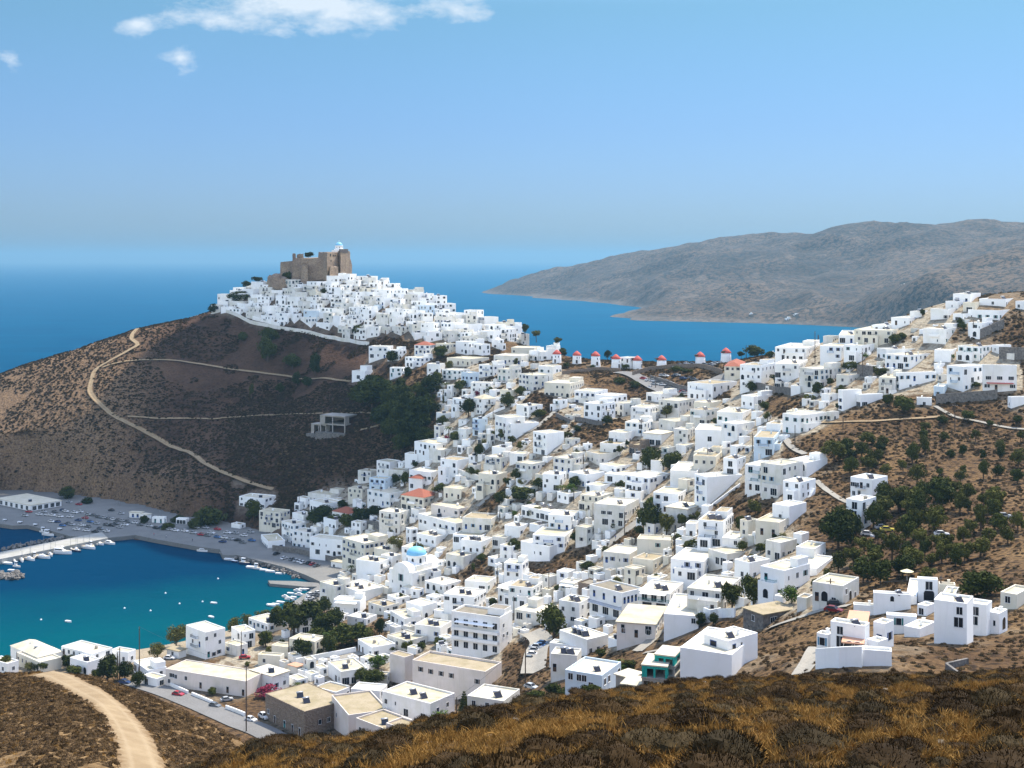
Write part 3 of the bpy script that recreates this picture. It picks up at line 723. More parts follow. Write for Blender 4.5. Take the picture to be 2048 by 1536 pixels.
def house(xl, xc, xr, yt, yb, a=None, wall=0, roof=None, st=None, win=None, door=None, bal=None, sol=0, style='flat', look=None, awn=None, top=None, lab=None, fl=None, fr=None, seed=None, Y=None, name='white_house', cat='house', balc=None, par=None, blank='', off=None, chim=None, group=None, skip=.16, extras=True, ss=1.0):
    r = random.Random(seed if seed is not None else int(xl * 13 + xc * 7 + yb * 3))
    if Y is None: Y = march(xc, yb)
    P = ray(xc, yb, Y); s = Y / F
    l, rr = max(2.5, xc - xl), max(2.5, xr - xc)
    al = R(a) if a is not None else min(max(math.atan2(rr, l), R(14)), R(76))
    A = solve(P, xl, -math.cos(al), math.sin(al)); B = solve(P, xr, math.sin(al), math.cos(al))
    A = min(max(A, 2.2), 45); B = min(max(B, 2.2), 45)
    h = max(2.4, (yb - yt) * s)
    n = st or max(1, int(h / 2.75)); sth = h / n if h / n < 3.9 else 3.2
    if style != 'tile': h -= (par if par is not None else .42)
    root = empty(name, P, -al)
    if isinstance(wall, int) and wall == 0 and lab is None: wall = r.choice((0, 0, 0, 0, 0, 1, 1, 1, 2, 2, 3) if cat == 'house' else (0,))
    wm = W[wall] if isinstance(wall, int) else wall
    rm = ROOF[roof if roof is not None else r.choice((0, 0, 0, 1, 1, 2))] if not hasattr(roof, 'name') else roof
    mb = MB()
    if style == 'flat':
        hbox(mb, A, B, -4.5, h, par if par is not None else .42)
        mb.obj('wall', wm, root)
        q = MB(); q.quad((-A + .24, .24, h + .004), (-.24, .24, h + .004), (-.24, B - .24, h + .004), (-A + .24, B - .24, h + .004)); q.obj('roof', rm, root)
    elif style == 'slab':
        mb.box(-A, 0, 0, B, -4.5, h + .2, top=False, bottom=False); mb.obj('wall', wm, root)
        q = MB(); q.box(-A - .35, .35, -.35, B + .35, h + .2, h + .42); q.obj('roof', rm, root)
    elif style in ('tile', 'gable'):
        mb.box(-A, 0, 0, B, -4.5, h, top=False, bottom=False); mb.obj('wall', wm, root)
        q = MB(); e = .3; k = .24 * min(A, B); t = min(A, B) / 2
        c = [(-A - e, -e, h), (e, -e, h), (e, B + e, h), (-A - e, B + e, h)]
        if A >= B: r0, r1 = (-A + t, B / 2, h + k), (-t, B / 2, h + k); q.quad(c[0], c[1], r1, r0); q.quad(c[1], c[2], r1); q.quad(c[2], c[3], r0, r1); q.quad(c[3], c[0], r0)
        else: r0, r1 = (-A / 2, t, h + k), (-A / 2, B - t, h + k); q.quad(c[0], c[1], r0); q.quad(c[1], c[2], r1, r0); q.quad(c[2], c[3], r1); q.quad(c[3], c[0], r0, r1)
        q.quad(c[3], c[2], c[1], c[0]); q.obj('roof', rm, root)
    win = win or r.choice(('window',) * 9 + ('blue', 'sky', 'teal', 'brown'))
    door = door or {'blue': 'bluedoor', 'sky': 'bluedoor', 'teal': 'tealdoor'}.get(win, r.choice(('door', 'door', 'glassdoor', 'arch')))
    hh = h + (.3 if style == 'flat' else 0)
    feats = []
    if fl is not None:
        for f_ in fl: opening(root, 'l', f_[0] * A, f_[1] * h, f_[2], f_[3] if len(f_) > 3 else None)
    elif 'l' not in blank: wins(root, 'l', A, h, 0, (win, door), n, r, sth, skip)
    if fr is not None:
        for f_ in fr: opening(root, 'r', f_[0] * B, f_[1] * h, f_[2], f_[3] if len(f_) > 3 else None)
    elif 'r' not in blank: wins(root, 'r', B, h, 0, (win, door), n, r, sth, skip)
    bm = {'blue': M_blue, 'dark': M_rail, 'teal': M_teal, 'white': W[1], 'sky': M_sky}
    if bal is None and n >= 2 and r.random() < .30 and fl is None: bal = r.choice(('l', 'r')) + r.choice(('dark', 'white', 'dark', {'blue': 'blue', 'sky': 'sky', 'teal': 'teal'}.get(win, 'dark')))
    if bal:
        sd, bc = bal[0], bal[1:]; L = A if sd == 'l' else B
        for lev in range(1, n):
            w = min(L * .8, r.uniform(2.6, 4.5)) if not balc else L * balc
            balcony(root, sd, L / 2, lev * sth, w, 1.1, bm[bc], bc == 'white')
        feats.append(({'blue': 'blue', 'dark': 'dark', 'teal': 'teal', 'white': 'white', 'sky': 'light blue'}[bc]) + ' balcony')
    if awn: awning(root, awn[0], (A if awn[0] == 'l' else B) / 2, (awn[1] if len(awn) > 1 else 1) * sth - .45 if n > 1 else h - .5, (A if awn[0] == 'l' else B) * .8, 2.0, {'w': W[1], 'c': M_awn, 'r': M_red}[awn[2] if len(awn) > 2 else 'c']); feats.append('awning')
    if top is None and style == 'flat' and n >= 1 and A > 6 and B > 6 and r.random() < .22: top = (r.uniform(.3, .5), r.uniform(.3, .55), 2.2)
    if top and style == 'flat':
        ta, tb, th_ = top[0] * A, top[1] * B, top[2]
        m2 = MB(); hbox(m2, ta, tb, h + .01, h + th_, .15, .15, x1=-.26 - (0 if len(top) < 4 else top[3] * A), y0=B - tb - .26); tw = m2.obj('stair_tower', wm, root)
        q = MB(); q.box(-ta + .15, -.15, .15, tb - .15, 0, .02); q.obj('roof', rm, tw, (-.26 - (0 if len(top) < 4 else top[3] * A), B - tb - .26, h + th_ - .01))
    if not sol and style in ('flat', 'slab') and A > 5 and B > 5 and r.random() < .30: sol = 1
    zr = h + (.01 if style == 'flat' else .43)
    for i in range(sol):
        solar(root, -A * (.30 + .5 * (i / max(1, sol))) , B * (.32 + .08 * (i % 2)), zr, R(r.uniform(10, 30)) + al, ss if P[1] > 300 else .7)
    if sol: feats.append('solar heaters on its roof' if sol > 1 else 'a solar heater on its roof')
    if chim or (chim is None and style == 'flat' and r.random() < .25):
        c = MB(); cx_, cy_ = -A * r.uniform(.2, .8), B * r.uniform(.4, .8); c.box(cx_ - .25, cx_ + .25, cy_ - .25, cy_ + .25, zr, zr + 1.0); c.box(cx_ - .32, cx_ + .32, cy_ - .32, cy_ + .32, zr + 1.003, zr + 1.12); c.obj('chimney', wm, root)
    if style == 'flat' and fl is None and fr is None and extras and A > 4 and B > 4:
        if n >= 2 and r.random() < .5:        # one-storey front annex carrying a terrace
            sd = r.choice('llr'); L = A if sd == 'l' else B; w = L * r.uniform(.4, .75); d = r.uniform(1.8, 3.2); o0 = r.uniform(0, L - w); hz = sth * r.uniform(.85, 1.0)
            m2 = MB()
            if sd == 'l': hbox(m2, w, d - .003, -4.5, hz, .75, .18, x1=-o0, y0=-d)
            else: hbox(m2, d - .003, w, -4.5, hz, .75, .18, x1=d, y0=o0)
            an = m2.obj('annex', wm, root); q = MB()
            x0_, x1_, y0_, y1_ = (-o0 - w, -o0, -d, 0) if sd == 'l' else (0, d, o0, o0 + w)
            q.quad((x0_ + .18, y0_ + .18, hz + .004), (x1_ - .18, y0_ + .18, hz + .004), (x1_ - .18, y1_ - .18, hz + .004), (x0_ + .18, y1_ - .18, hz + .004)); q.obj('terrace', rm, an)
            for i in range(max(1, int(w / 2.6))):
                k = r.choice(('window', 'glassdoor', 'door', 'arch', 'shop')); zz = 1.0 if k == 'window' else .03
                if zz + DIMS[k][1] > hz - .1: continue
                t_ = o0 + w * (i + .5) / max(1, int(w / 2.6)); o_ = opening(root, sd, t_, zz, k)
                if sd == 'l': o_.location.y = -d - .004
                else: o_.location.x = d + .004
        if n >= 2 and B > 6 and r.random() < .16:  # outside stair up the side wall
            m2 = MB(); ns = 11; o0 = r.uniform(.3, max(.4, B - 5.2))
            for i in range(ns): m2.box(.004, 1.0, o0 + i * .38, o0 + (i + 1) * .38 - .001, -4.5 if i == 0 else -1, sth * (i + 1) / ns, bottom=False)
            m2.obj('outside_stair', wm, root)
        if r.random() < .35:
            ax, ay = -A * r.uniform(.15, .85), B * r.uniform(.5, .9); m2 = MB(); m2.tube((ax, ay, h), (ax, ay, h + 2.6), .035, n=5); m2.tube((ax - .5, ay, h + 2.4), (ax + .5, ay, h + 2.4), .025, n=4); m2.tube((ax - .35, ay, h + 2.1), (ax + .35, ay, h + 2.1), .025, n=4); m2.obj('antenna', M_grey, root)
        if r.random() < .22:
            ax, ay = -A * r.uniform(.2, .8), B * r.uniform(.3, .8); m2 = MB(); m2.lathe([(.55, h + .01), (.6, h + .3), (.6, h + 1.0), (.3, h + 1.2), (.28, h + 1.26)], 12, cx=ax, cy=ay); m2.obj('roof_tank', r.choice((M_frame, M_conc)), root)
    cw = math.cos(-al); sw = math.sin(-al)
    ctr = (P[0] + (-A / 2) * cw - (B / 2) * sw, P[1] + (-A / 2) * sw + (B / 2) * cw)
    HOUSE_PTS.append((ctr[0], ctr[1], math.hypot(A, B) / 2 + 3.5)); HOUSE_FOOT.append((P[0], P[1], al, A, B))
    cxp, cyp = (xl + xr) / 2, (yt + yb) / 2
    BOXES.append((xl, yt - .18 * (xr - xl), xr, yb))
    sh = {'blue': 'blue shutters', 'sky': 'pale blue shutters', 'teal': 'teal shutters', 'brown': 'brown shutters', 'window': 'dark windows', 'wide': 'wide windows'}.get(win, 'dark windows')
    if look is None:
        col = {0: 'white', 1: 'bright white', 2: 'weathered white', 3: 'cream', 4: 'pale pink', 5: 'pale blue'}.get(wall if isinstance(wall, int) else -1, 'white')
        stw = ('one', 'two', 'three', 'four', 'five')[min(n, 5) - 1]
        feat = 'red tiled roof' if style == 'tile' else feats[0] if feats else sh
        look = f'{col} {stw}-storey house with {feat}'
    HOUSES.append(dict(o=root, x=cxp, y=cyp, look=look, lab=lab, cat=cat, w=xr - xl, h=yb - yt))
    root['category'] = cat; root['group'] = group or 'whitewashed houses of the town'
    return root, P, al, A, B, h
HOUSE_FOOT = []
def T(ox, oy, rows):
    """houses read off one enlarged quarter of the picture: left, near corner, right, roof, ground (all /4)"""
    for row in rows.strip().split('\n'):
        p = row.split('|'); v = list(map(float, p[0].split()))
        kw = eval('dict(%s)' % p[1]) if len(p) > 1 else {}
        house(ox + v[0] / 4, ox + v[1] / 4, ox + v[2] / 4, oy + v[3] / 4, oy + v[4] / 4, **kw)
# ------------------------------------------------------------------ the town, house by house
STONE = dict(wall=M_stone, roof=3)
T(512, 1152, '''
75 388 735 1085 1292|wall=M_stone,roof=2,par=.12,sol=2,look='low brown rubble-stone warehouse with flat dusty roof',lab='low brown rubble-stone warehouse with flat dusty roof beside the grey road',name='stone_warehouse',cat='warehouse',fl=[(.92,.25,'window'),(.75,0,'door'),(.5,0,'tealdoor'),(.3,0,'door'),(.12,0,'door')],fr=[(.35,.35,'brown'),(.55,.35,'window')],top=(0,0,0) and None,chim=False
605 740 1060 1112 1300|wall=4,roof=2,par=.5,fl=[(.7,.3,'window')],fr=[],top=None,chim=False,sol=0,lab='pale pink flat-roofed house just right of the brown stone warehouse'
800 1030 1250 1222 1345|wall=4,roof=2,par=.5,blank='r',fl=[(.85,.2,'window')],chim=False,lab='low pale pink house wing half hidden by the scrubby crest'
1040 1195 1325 1225 1345|wall=4,roof=2,par=.5,blank='r',chim=False
760 990 1050 920 1065|roof=1,fl=[(.72,.45,'window'),(.35,.45,'window')],chim=False
1010 1395 1590 1020 1182|sol=2,roof=0,a=36,fl=[(.92,.45,'window'),(.72,.5,'slit'),(.5,.05,'glassdoor'),(.15,.05,'glassdoor')],fr=[(.3,.3,'bluedoor'),(.7,.5,'window')],par=.5,lab='white house with two solar heaters right behind the pale pink roofs',chim=False
1070 1190 1262 650 865|wall=4,roof=2,par=.25,blank='lr',fl=[],fr=[],chim=False,lab='plain square tower block at the left end of the long building',look='plain square tower',a=40
1252 1835 1966 765 912|a=27,wall=4,roof=2,par=.7,fl=[(.11,.30,'brown'),(.46,.40,'brown'),(.60,.42,'brown'),(.745,.44,'brown'),(.885,.48,'brown')],fr=[],lab='long pinkish building with a row of dark square windows beside its tower',name='school_building',cat='school',chim=False,st=2
1565 1950 2050 330 622|a=26,st=3,roof=3,par=.7,fl=[(x,z,'glassdoor') for z in (.02,.35,.68) for x in (.1,.3,.5,.7,.9)],fr=[(.3,.4,'window'),(.6,.4,'window'),(.3,.7,'window'),(.7,.08,'window')],bal='lwhite',balc=.96,awn=('l',3,'w'),lab='three-storey balcony hotel with white awning behind the school',name='hotel',cat='hotel',chim=False
1690 1980 2110 1000 1108|roof=1,fl=[(.82,.35,'window'),(.45,.35,'window')],fr=[],chim=False
575 680 890 765 875|a=62,roof=0
915 1050 1075 790 868|wall=2
815 930 1115 570 660|roof=0,bal='ldark'
1050 1210 1370 520 600|sol=2
1270 1475 1565 410 505|sol=2,roof=0,bal='lwhite'
1500 1745 1840 165 305|sol=2,roof=1,bal='ldark',win='wide'
1075 1190 1322 340 425|a=60,win='blue'
1200 1332 1450 240 352|roof=1,wall=1,door='arch'
900 1022 1146 245 312|roof=2,sol=1
730 880 968 345 392|
620 832 880 200 302|bal='lsky',win='wide',awn=('l',1,'w')
510 637 762 80 245|win='blue',roof=0,fl=[(.75,.55,'blue')]
640 830 1040 125 225|sol=2
575 690 742 322 368|
1050 1130 1232 180 242|
1360 1440 1506 172 225|wall=1
1350 1505 1642 72 135|bal='rdark'
1670 1852 1922 50 132|
1935 2080 2190 100 225|bal='lwhite',awn=('l',2,'c')
260 330 380 725 788|roof=M_salmon,wall=2,style='slab',lab='small white hut with a flat salmon roof among the lanes'
-40 130 266 800 925|roof=1,style='slab'
15 195 226 640 725|wall=3,st=1
125 255 312 570 645|
265 470 560 525 652|wall=3
-60 100 256 385 455|roof=0
470 640 762 930 1012|
255 332 415 835 890|
90 240 330 20 60|wall=2
''')
T(0, 1152, '''
1487 1645 1802 450 668|st=3,roof=1,fl=[(.65,.45,'window'),(.3,.38,'bluedoor')],fr=[(.05,.72,'window'),(.48,.78,'window'),(.72,.48,'window'),(.15,.05,'tealdoor'),(.42,.06,'brown'),(.68,.1,'brown')],bal='ldark',balc=.3,lab='tall white boxy house with terrace in front of the yellow-green beach trees',chim=False
1325 1965 2120 842 962|a=24,roof=0,wall=4,par=.3,sol=0,fl=[(.03+.0,.0,'door'),(.22,.02,'door'),(.555,.02,'door'),(.74,.45,'window'),(.87,.45,'window'),(.92,.5,'wide'),(.955,.05,'window')],fr=[],lab='long low white building by the road with the red car before it',chim=False
85 300 500 640 745|style='gable',roof=1,sol=2,blank='l'
490 740 900 622 745|roof=1
890 1022 1086 610 705|roof=0
135 320 492 690 775|roof=1
-80 60 150 700 790|roof=1
1070 1180 1332 755 835|
1335 1430 1490 600 662|roof=2,style='slab'
1800 1900 1982 560 642|
1850 1930 2042 450 582|roof=0
1140 1255 1332 822 895|
560 700 800 690 790|roof=1
''')
T(1024, 1152, '''
1345 1758 1962 630 805|a=28,roof=1,blank='lr',fl=[],fr=[],wall=1,par=.3,chim=False,top=None,lab='big blank white terrace wall block right of the turquoise building'
1535 1728 1965 520 655|Y=march(1024+1758/4,1152+200)+3.2,par=.25,roof=1,wall=1,a=50,fl=[(.6,.05,'bluedoor',(1.6,1.1,1.1))],fr=[(.2,.05,'bluedoor'),(.45,.4,'slit')],top=None,sol=1,lab='bright white house with blue door above the big blank terrace block'
830 940 1042 830 905|wall=M_conc,roof=1,style='slab',blank='lr',look='roofed concrete shed'
880 1030 1092 912 975|wall=M_pgreen,roof=1,style='slab',fl=[(.5,.1,'door')],fr=[],lab='small pale green box house below the turquoise building'
425 720 872 795 925|wall=5,roof=1,win='window',sol=1,fl=[(.85,.5,'window'),(.62,.5,'window'),(.48,.5,'window'),(.3,.08,'window')],bal='rsky',lab='pale blue house above the green bushes left of the turquoise building'
310 520 556 635 785|roof=1,sol=2,fl=[(.85,.05,'door')],fr=[],chim=False
300 582 622 568 650|roof=1,blank='l',a=24
380 602 770 508 652|roof=1,sol=6,a=52,blank='l',lab='long white building with six solar heaters above the car lane',par=.3
838 1145 1232 385 505|roof=0,style='slab',win='window',st=2,wall=4,lab='white house with yellowish slab roof and pink flowers below its balcony'
620 880 1046 135 352|st=2,roof=3,a=48,win='blue',fl=[(.85,.62,'bluedoor'),(.55,.6,'bluedoor'),(.22,.6,'bluedoor'),(.82,.04,'shop'),(.5,.04,'shop'),(.18,.04,'shop')],fr=[(x,.60,'bluedoor') for x in (.12,.3,.48,.66,.85)]+[(.3,.1,'window'),(.7,.1,'window')],bal='lblue',balc=.98,lab='corner building with blue balcony and grey concrete roof',name='corner_hotel',cat='hotel',chim=False,sol=0
1010 1262 1372 140 292|st=2,roof=1,fl=[(.72,.02,'arch',(1.9,1,1.35)),(.28,.02,'arch',(1.9,1,1.35)),(.8,.55,'glassdoor'),(.5,.55,'glassdoor'),(.2,.55,'glassdoor')],bal='lteal',balc=.95,awn=('l',2,'w'),sol=2,lab='house with two big white arches under a teal balcony'
1400 1692 1832 125 282|st=2,roof=1,bal='lwhite',sol=1,balc=.9
1215 1490 1562 320 412|roof=1,wall=1,st=1
1850 2010 2282 305 395|wall=M_fstone,roof=2,style='slab',fl=[(.5,.1,'window')],fr=[(.3,.1,'wide'),(.6,.1,'window')],lab='grey stone shed with overhanging flat roof beside the lane',name='stone_shed',cat='shed',look='grey stone shed'
375 540 636 215 385|fl=[(.8,.55,'window'),(.3,.6,'window'),(.3,.1,'wide')],sol=2
20 240 372 300 375|top=(.35,.4,2.6,.5),roof=1
-30 165 246 95 238|win='teal'
240 300 336 110 168|wall=3
380 500 562 60 125|roof=1,awn=('l',1,'w')
530 650 742 70 130|wall=M_stone,roof=3,look='small stone-walled house'
1225 1350 1382 410 455|
''')
T(1536, 1152, '''
355 600 728 80 248|a=35,roof=0,fl=[(.85,.1,'door'),(.6,.15,'arch'),(.3,.12,'window')],fr=[(.2,.55,'window'),(.75,.12,'window'),(.45,.12,'arch')]
845 1142 1212 150 290|roof=1,wall=1,fl=[(.5,.62,'arch',(.5,1,.5))],fr=[(.5,.5,'bluedoor')],sol=1
685 890 932 240 330|roof=1,blank='l'
950 1190 1236 325 475|roof=1,wall=1,fl=[(.6,.55,'teal')],fr=[]
1200 1360 1390 30 205|roof=1,wall=1,fl=[(.45,.55,'window',(1.4,1,1.4)),(.45,.03,'arch',(1.4,1,1))],fr=[]
1370 1500 1532 70 165|roof=1,win='wide'
1328 1590 1642 220 548|a=30,roof=1,fl=[(.22,.75,'window'),(.25,.42,'window',(1.5,1,1.3))],fr=[],wall=1,st=3,sol=1,lab='tall blank white cube house on the right slope above a dark shaded bank',chim=False
1597 1748 1792 232 472|a=35,roof=1,fl=[(.6,.65,'window',(1.3,1,1.2)),(.65,.3,'window',(1.3,1,1.2))],fr=[],wall=1,st=3,sol=0,chim=False,lab='narrow white block joined to the right of the tall blank cube house'
1775 1850 1916 300 448|wall=1,roof=1
500 775 812 400 625|roof=1,wall=1,a=32,fl=[(.72,.62,'window'),(.72,.12,'window',(1.2,1,1.4))],fr=[],sol=1,ss=.6,lab='white two-storey villa with small twin windows above a curved garden wall'
860 935 1006 382 575|wall=1,bal='rwhite',roof=1
605 752 800 560 650|roof=M_salmon,style='slab',wall=0,st=1,fl=[(.7,.1,'arch',(1.1,1,1)),(.25,.1,'arch',(1.1,1,1))],fr=[],lab='arcaded porch with two arches in front of the white villa'
757 990 1022 610 722|blank='lr',fl=[],fr=[],wall=1,roof=1,chim=False
1860 1990 2105 150 240|wall=3,roof=0
1090 1215 1330 440 520|wall=1,roof=1,st=1,extras=False,blank='r'
1240 1290 1330 390 480|wall=1,roof=1,extras=False
815 880 960 560 640|wall=1,roof=1,st=1
1210 1270 1335 260 330|wall=1,roof=1,extras=False
430 480 520 470 600|wall=1,roof=1,extras=False,st=1
1380 1480 1530 190 260|wall=0,st=1
1120 1190 1215 180 250|wall=1,roof=1,st=1
''')
T(1536, 850, '''
660 835 957 435 600|wall=1,roof=1,st=2,fl=[(.86,.58,'wide'),(.68,.58,'window'),(.5,.5,'door'),(.2,.62,'window'),(.85,.12,'window'),(.6,.05,'door')],fr=[],a=45,bal='ldark',balc=.4,lab='lone white cube house on the scrub slope above the pine grove',sol=0,top=None,chim=False
625 750 866 605 825|wall=1,roof=1,st=3,win='sky',lab='white three-storey house with pale blue shutters directly below the lone cube',sol=0,top=None
35 170 308 650 785|wall=1,roof=1,fr=[],win='window'
135 310 476 300 428|wall=1,roof=1,fr=[]
120 260 381 460 605|wall=1,roof=1
-60 110 281 322 562|wall=0,roof=0,win='sky',door='arch',st=3
-185 -20 110 330 520|bal='lteal',win='teal',st=3
-100 90 202 780 895|roof=0
225 370 462 990 1125|win='blue',door='bluedoor',bal='rblue',roof=0,lab='white house with bright blue balcony beside the dark pine edge'
150 390 526 1148 1225|wall=1,fl=[(.8,.1,'arch'),(.3,.3,'slit')],fr=[],roof=1
-20 100 232 942 1085|roof=0
-60 130 335 1165 1400|win='teal',st=2,bal='lteal',roof=0
''')
T(1024, 900, '''
655 900 1016 447 612|roof=1,sol=1,win='wide',st=2
75 300 550 492 565|roof=1,sol=4
545 700 812 372 482|wall=3
290 470 546 527 645|win='sky',bal='lsky'
165 420 496 690 800|win='blue',bal='lblue',roof=0
70 300 512 772 875|wall=1,bal='lwhite'
508 600 676 622 755|win='brown',wall=2
1000 1270 1292 722 805|wall=3,win='teal',st=1,lab='long cream one-storey house with teal shutters below the big dark trees'
730 940 1042 832 922|roof=1,win='blue',bal='lblue'
965 1130 1232 882 972|wall=3,roof=2
608 670 736 957 1018|wall=2
1270 1532 1646 892 1035|wall=1,roof=1,win='blue',bal='lblue',st=2
1490 1690 1772 572 775|st=3,sol=3,bal='ldark'
1390 1470 1500 590 700|
1230 1402 1526 472 562|style='slab',roof=1,wall=0
1130 1330 1422 352 492|wall=1,roof=0
1460 1560 1842 217 435|a=66,wall=1,roof=1,fr=[],st=3,bal='lblue',top=None,lab='big white house with a long blank side wall above a dry grass bank'
1265 1480 1540 170 260|blank='l',roof=1
1690 1800 1872 72 205|wall=1,sol=1
905 1100 1266 222 335|win='blue',bal='lblue'
905 1030 1092 332 405|fl=[(.5,.4,'blue')],wall=1
590 710 802 287 345|door='arch'
455 590 742 197 295|bal='lblue',win='blue'
245 380 436 197 325|st=3
185 260 320 200 260|wall=3
30 160 262 112 235|
330 480 592 72 185|
590 700 862 32 115|bal='ldark'
700 830 992 132 195|wall=0
740 900 1002 202 265|
-20 90 152 32 95|
1110 1200 1252 87 168|
1450 1630 1692 52 135|
1270 1390 1500 140 180|
1680 1830 1892 712 775|roof=1
1570 1720 1992 832 935|roof=0,a=58
1780 1900 2062 902 1055|bal='ldark',roof=1
-65 80 132 912 1035|win='blue',bal='lblue',wall=1,lab='white house with strong blue balcony and shutters left of the golden grass patch'
140 220 302 602 655|
-60 60 132 612 695|
1330 1400 1470 240 360|wall=3
360 450 560 350 420|
640 760 900 600 640|blank='l',roof=1
''')
T(512, 900, '''
800 990 1082 897 1015|roof=0,bal='rwhite',fl=[],sol=2
690 870 1062 747 925|st=3,roof=1,bal='ldark',win='blue'
430 690 762 722 855|st=2,win='brown',door='arch',roof=1,a=24
290 440 532 662 805|st=3,roof=1
205 300 402 592 765|st=3,win='sky',bal='ldark'
25 190 272 500 625|st=3,bal='lblue',win='blue',wall=0
-135 70 160 387 475|st=2,win='wide',wall=1,lab='white flat-roofed building beside the dark tree behind the quay'
415 600 716 362 435|
430 560 700 430 510|bal='lwhite'
735 850 906 312 395|
905 1030 1092 232 385|win='blue',st=3,bal='lblue',wall=5
890 1070 1232 347 455|win='sky',wall=0
815 920 986 172 255|bal='lblue'
965 1070 1156 97 205|st=2,bal='ldark'
1060 1180 1226 162 235|
1225 1400 1512 177 255|win='teal'
1222 1330 1386 232 312|style='tile',roof=M_tile
1475 1610 1712 82 205|
1500 1640 1722 312 395|wall=3,win='brown'
1160 1340 1466 382 495|style='tile',roof=M_tile,bal='lwhite',win='brown'
985 1150 1232 502 665|st=3,bal='ldark'
610 740 850 512 580|style='tile',roof=M_tile,win='blue',lab='low house with bright red tiled roof hidden among dark trees'
1400 1620 1812 470 535|wall=4,roof=0,win='brown'
1300 1450 1642 547 635|win='brown'
1450 1600 1772 587 665|door='arch'
1650 1880 1952 552 645|win='sky'
1285 1440 1562 692 770|sol=2
1575 1790 1882 692 755|roof=0
1640 1800 1892 732 835|sol=3
1520 1660 1762 852 950|roof=0
1165 1350 1442 792 855|roof=0
1780 1920 2012 197 335|bal='ldark'
1830 1960 2062 62 168|st=3
1190 1290 1332 32 115|
1385 1480 1592 0 85|win='blue'
1000 1090 1162 852 935|
945 1060 1142 802 875|sol=2
1890 1990 2050 702 775|wall=0
40 95 232 732 805|win='blue',st=1
600 690 742 900 965|style='slab',roof=0
290 380 470 520 600|
540 640 735 560 640|
1240 1300 1360 480 560|
540 650 770 420 470|roof=1
''')
T(700, 520, '''
150 300 346 692 785|st=2,lab='white house on the edge of the bare slope below the castle village'
300 390 452 722 805|
15 120 182 890 955|wall=1,win='window',top=(.5,.7,3.5),lab='small isolated white house with a roof tower on the castle slope'
318 412 442 862 935|wall=1
440 562 666 782 855|win='blue'
515 642 682 682 755|style='tile',roof=M_tile,win='blue',bal='lblue'
685 770 852 672 750|wall=3
615 722 762 832 905|
735 862 962 882 965|bal='lteal',win='teal'
890 952 1032 902 1015|win='blue',wall=5
965 1122 1146 982 1065|
820 900 992 1112 1215|bal='ldark'
990 1060 1166 1112 1245|style='tile',roof=0,win='brown'
690 742 822 1227 1305|win='blue'
980 1040 1102 1272 1405|win='blue',wall=5,bal='lblue'
865 930 992 1352 1435|
1160 1250 1402 1262 1455|st=3,win='blue'
1245 1290 1512 1310 1450|a=68,fr=[],wall=1
1330 1432 1542 1167 1265|win='window'
1465 1572 1712 1387 1565|st=3,bal='ldark',fr=[],wall=1,lab='narrow white three-storey block with stacked dark balconies in mid town'
1350 1462 1626 922 1055|st=3,win='blue'
1555 1762 1872 987 1105|a=25,st=2,door='arch'
1795 1960 2062 1052 1165|bal='ldark'
1870 2010 2122 1152 1315|st=3,bal='rdark',wall=1
1200 1280 1352 1042 1115|wall=3
1505 1620 1692 852 915|
1150 1370 1462 767 835|win='blue',bal='lblue'
1290 1472 1522 702 755|
1030 1150 1242 842 935|win='blue',bal='lblue'
1180 1290 1372 875 965|wall=2
775 960 1112 792 845|
515 690 842 1472 1575|wall=0
1135 1240 1302 1502 1575|
''')
T(1000, 560, '''
1170 1290 1422 912 975|
1270 1432 1562 967 1085|
1500 1702 1896 832 955|st=2,bal='ldark'
1550 1680 1776 982 1065|wall=3
1520 1650 1752 1042 1165|win='teal'
1735 1940 2032 1062 1145|win='teal',bal='lwhite'
1045 1200 1282 1022 1125|bal='ldark'
910 990 1132 987 1095|wall=2
765 900 1016 927 1045|
1270 1402 1612 1132 1215|
1390 1500 1562 1197 1315|st=3
1560 1790 1822 1202 1295|
1000 1150 1226 1142 1245|win='sky'
870 1000 1082 1222 1315|bal='ldark'
800 960 1032 1312 1395|bal='ldark'
1145 1290 1392 1232 1325|style='slab'
1030 1120 1202 1322 1395|wall=M_stone,roof=2,look='small stone house'
1770 1900 2042 1152 1275|door='arch',win='sky'
1290 1350 1402 1342 1445|
1550 1700 1776 1382 1475|wall=3
955 1040 1112 622 705|wall=1,lab='plain white house standing between the windmills on the ridge'
1930 2030 2150 932 1025|
''')
T(1400, 520, '''
195 330 362 852 945|style='tile',roof=M_tile,win='brown'
320 490 602 842 1025|st=3,door='arch',bal='lwhite'
600 790 862 832 945|bal='ldark'
795 960 1132 872 1025|st=3,door='arch',win='sky',bal='ldark'
600 850 962 702 805|
960 1130 1220 690 800|win='blue',bal='lsky'
1150 1290 1412 682 805|
1110 1240 1278 602 665|win='blue',wall=1
1235 1532 1692 562 665|bal='ldark'
1415 1490 1782 712 800|door='arch'
1480 1680 1882 762 875|win='sky'
1575 1592 1892 902 1045|a=74,wall=1
1430 1560 1622 942 1065|bal='ldark'
1090 1190 1292 922 995|
1105 1142 1292 1042 1215|a=66,wall=1,fr=[],win='blue'
1250 1282 1466 1077 1185|a=68,wall=1
335 460 586 1092 1165|wall=1
660 800 1022 1242 1395|a=52,win='teal'
690 790 852 1212 1305|
1010 1050 1112 1215 1300|
530 640 702 1312 1405|
430 590 642 1422 1565|win='sky',wall=5
985 1060 1110 610 670|win='teal'
''')
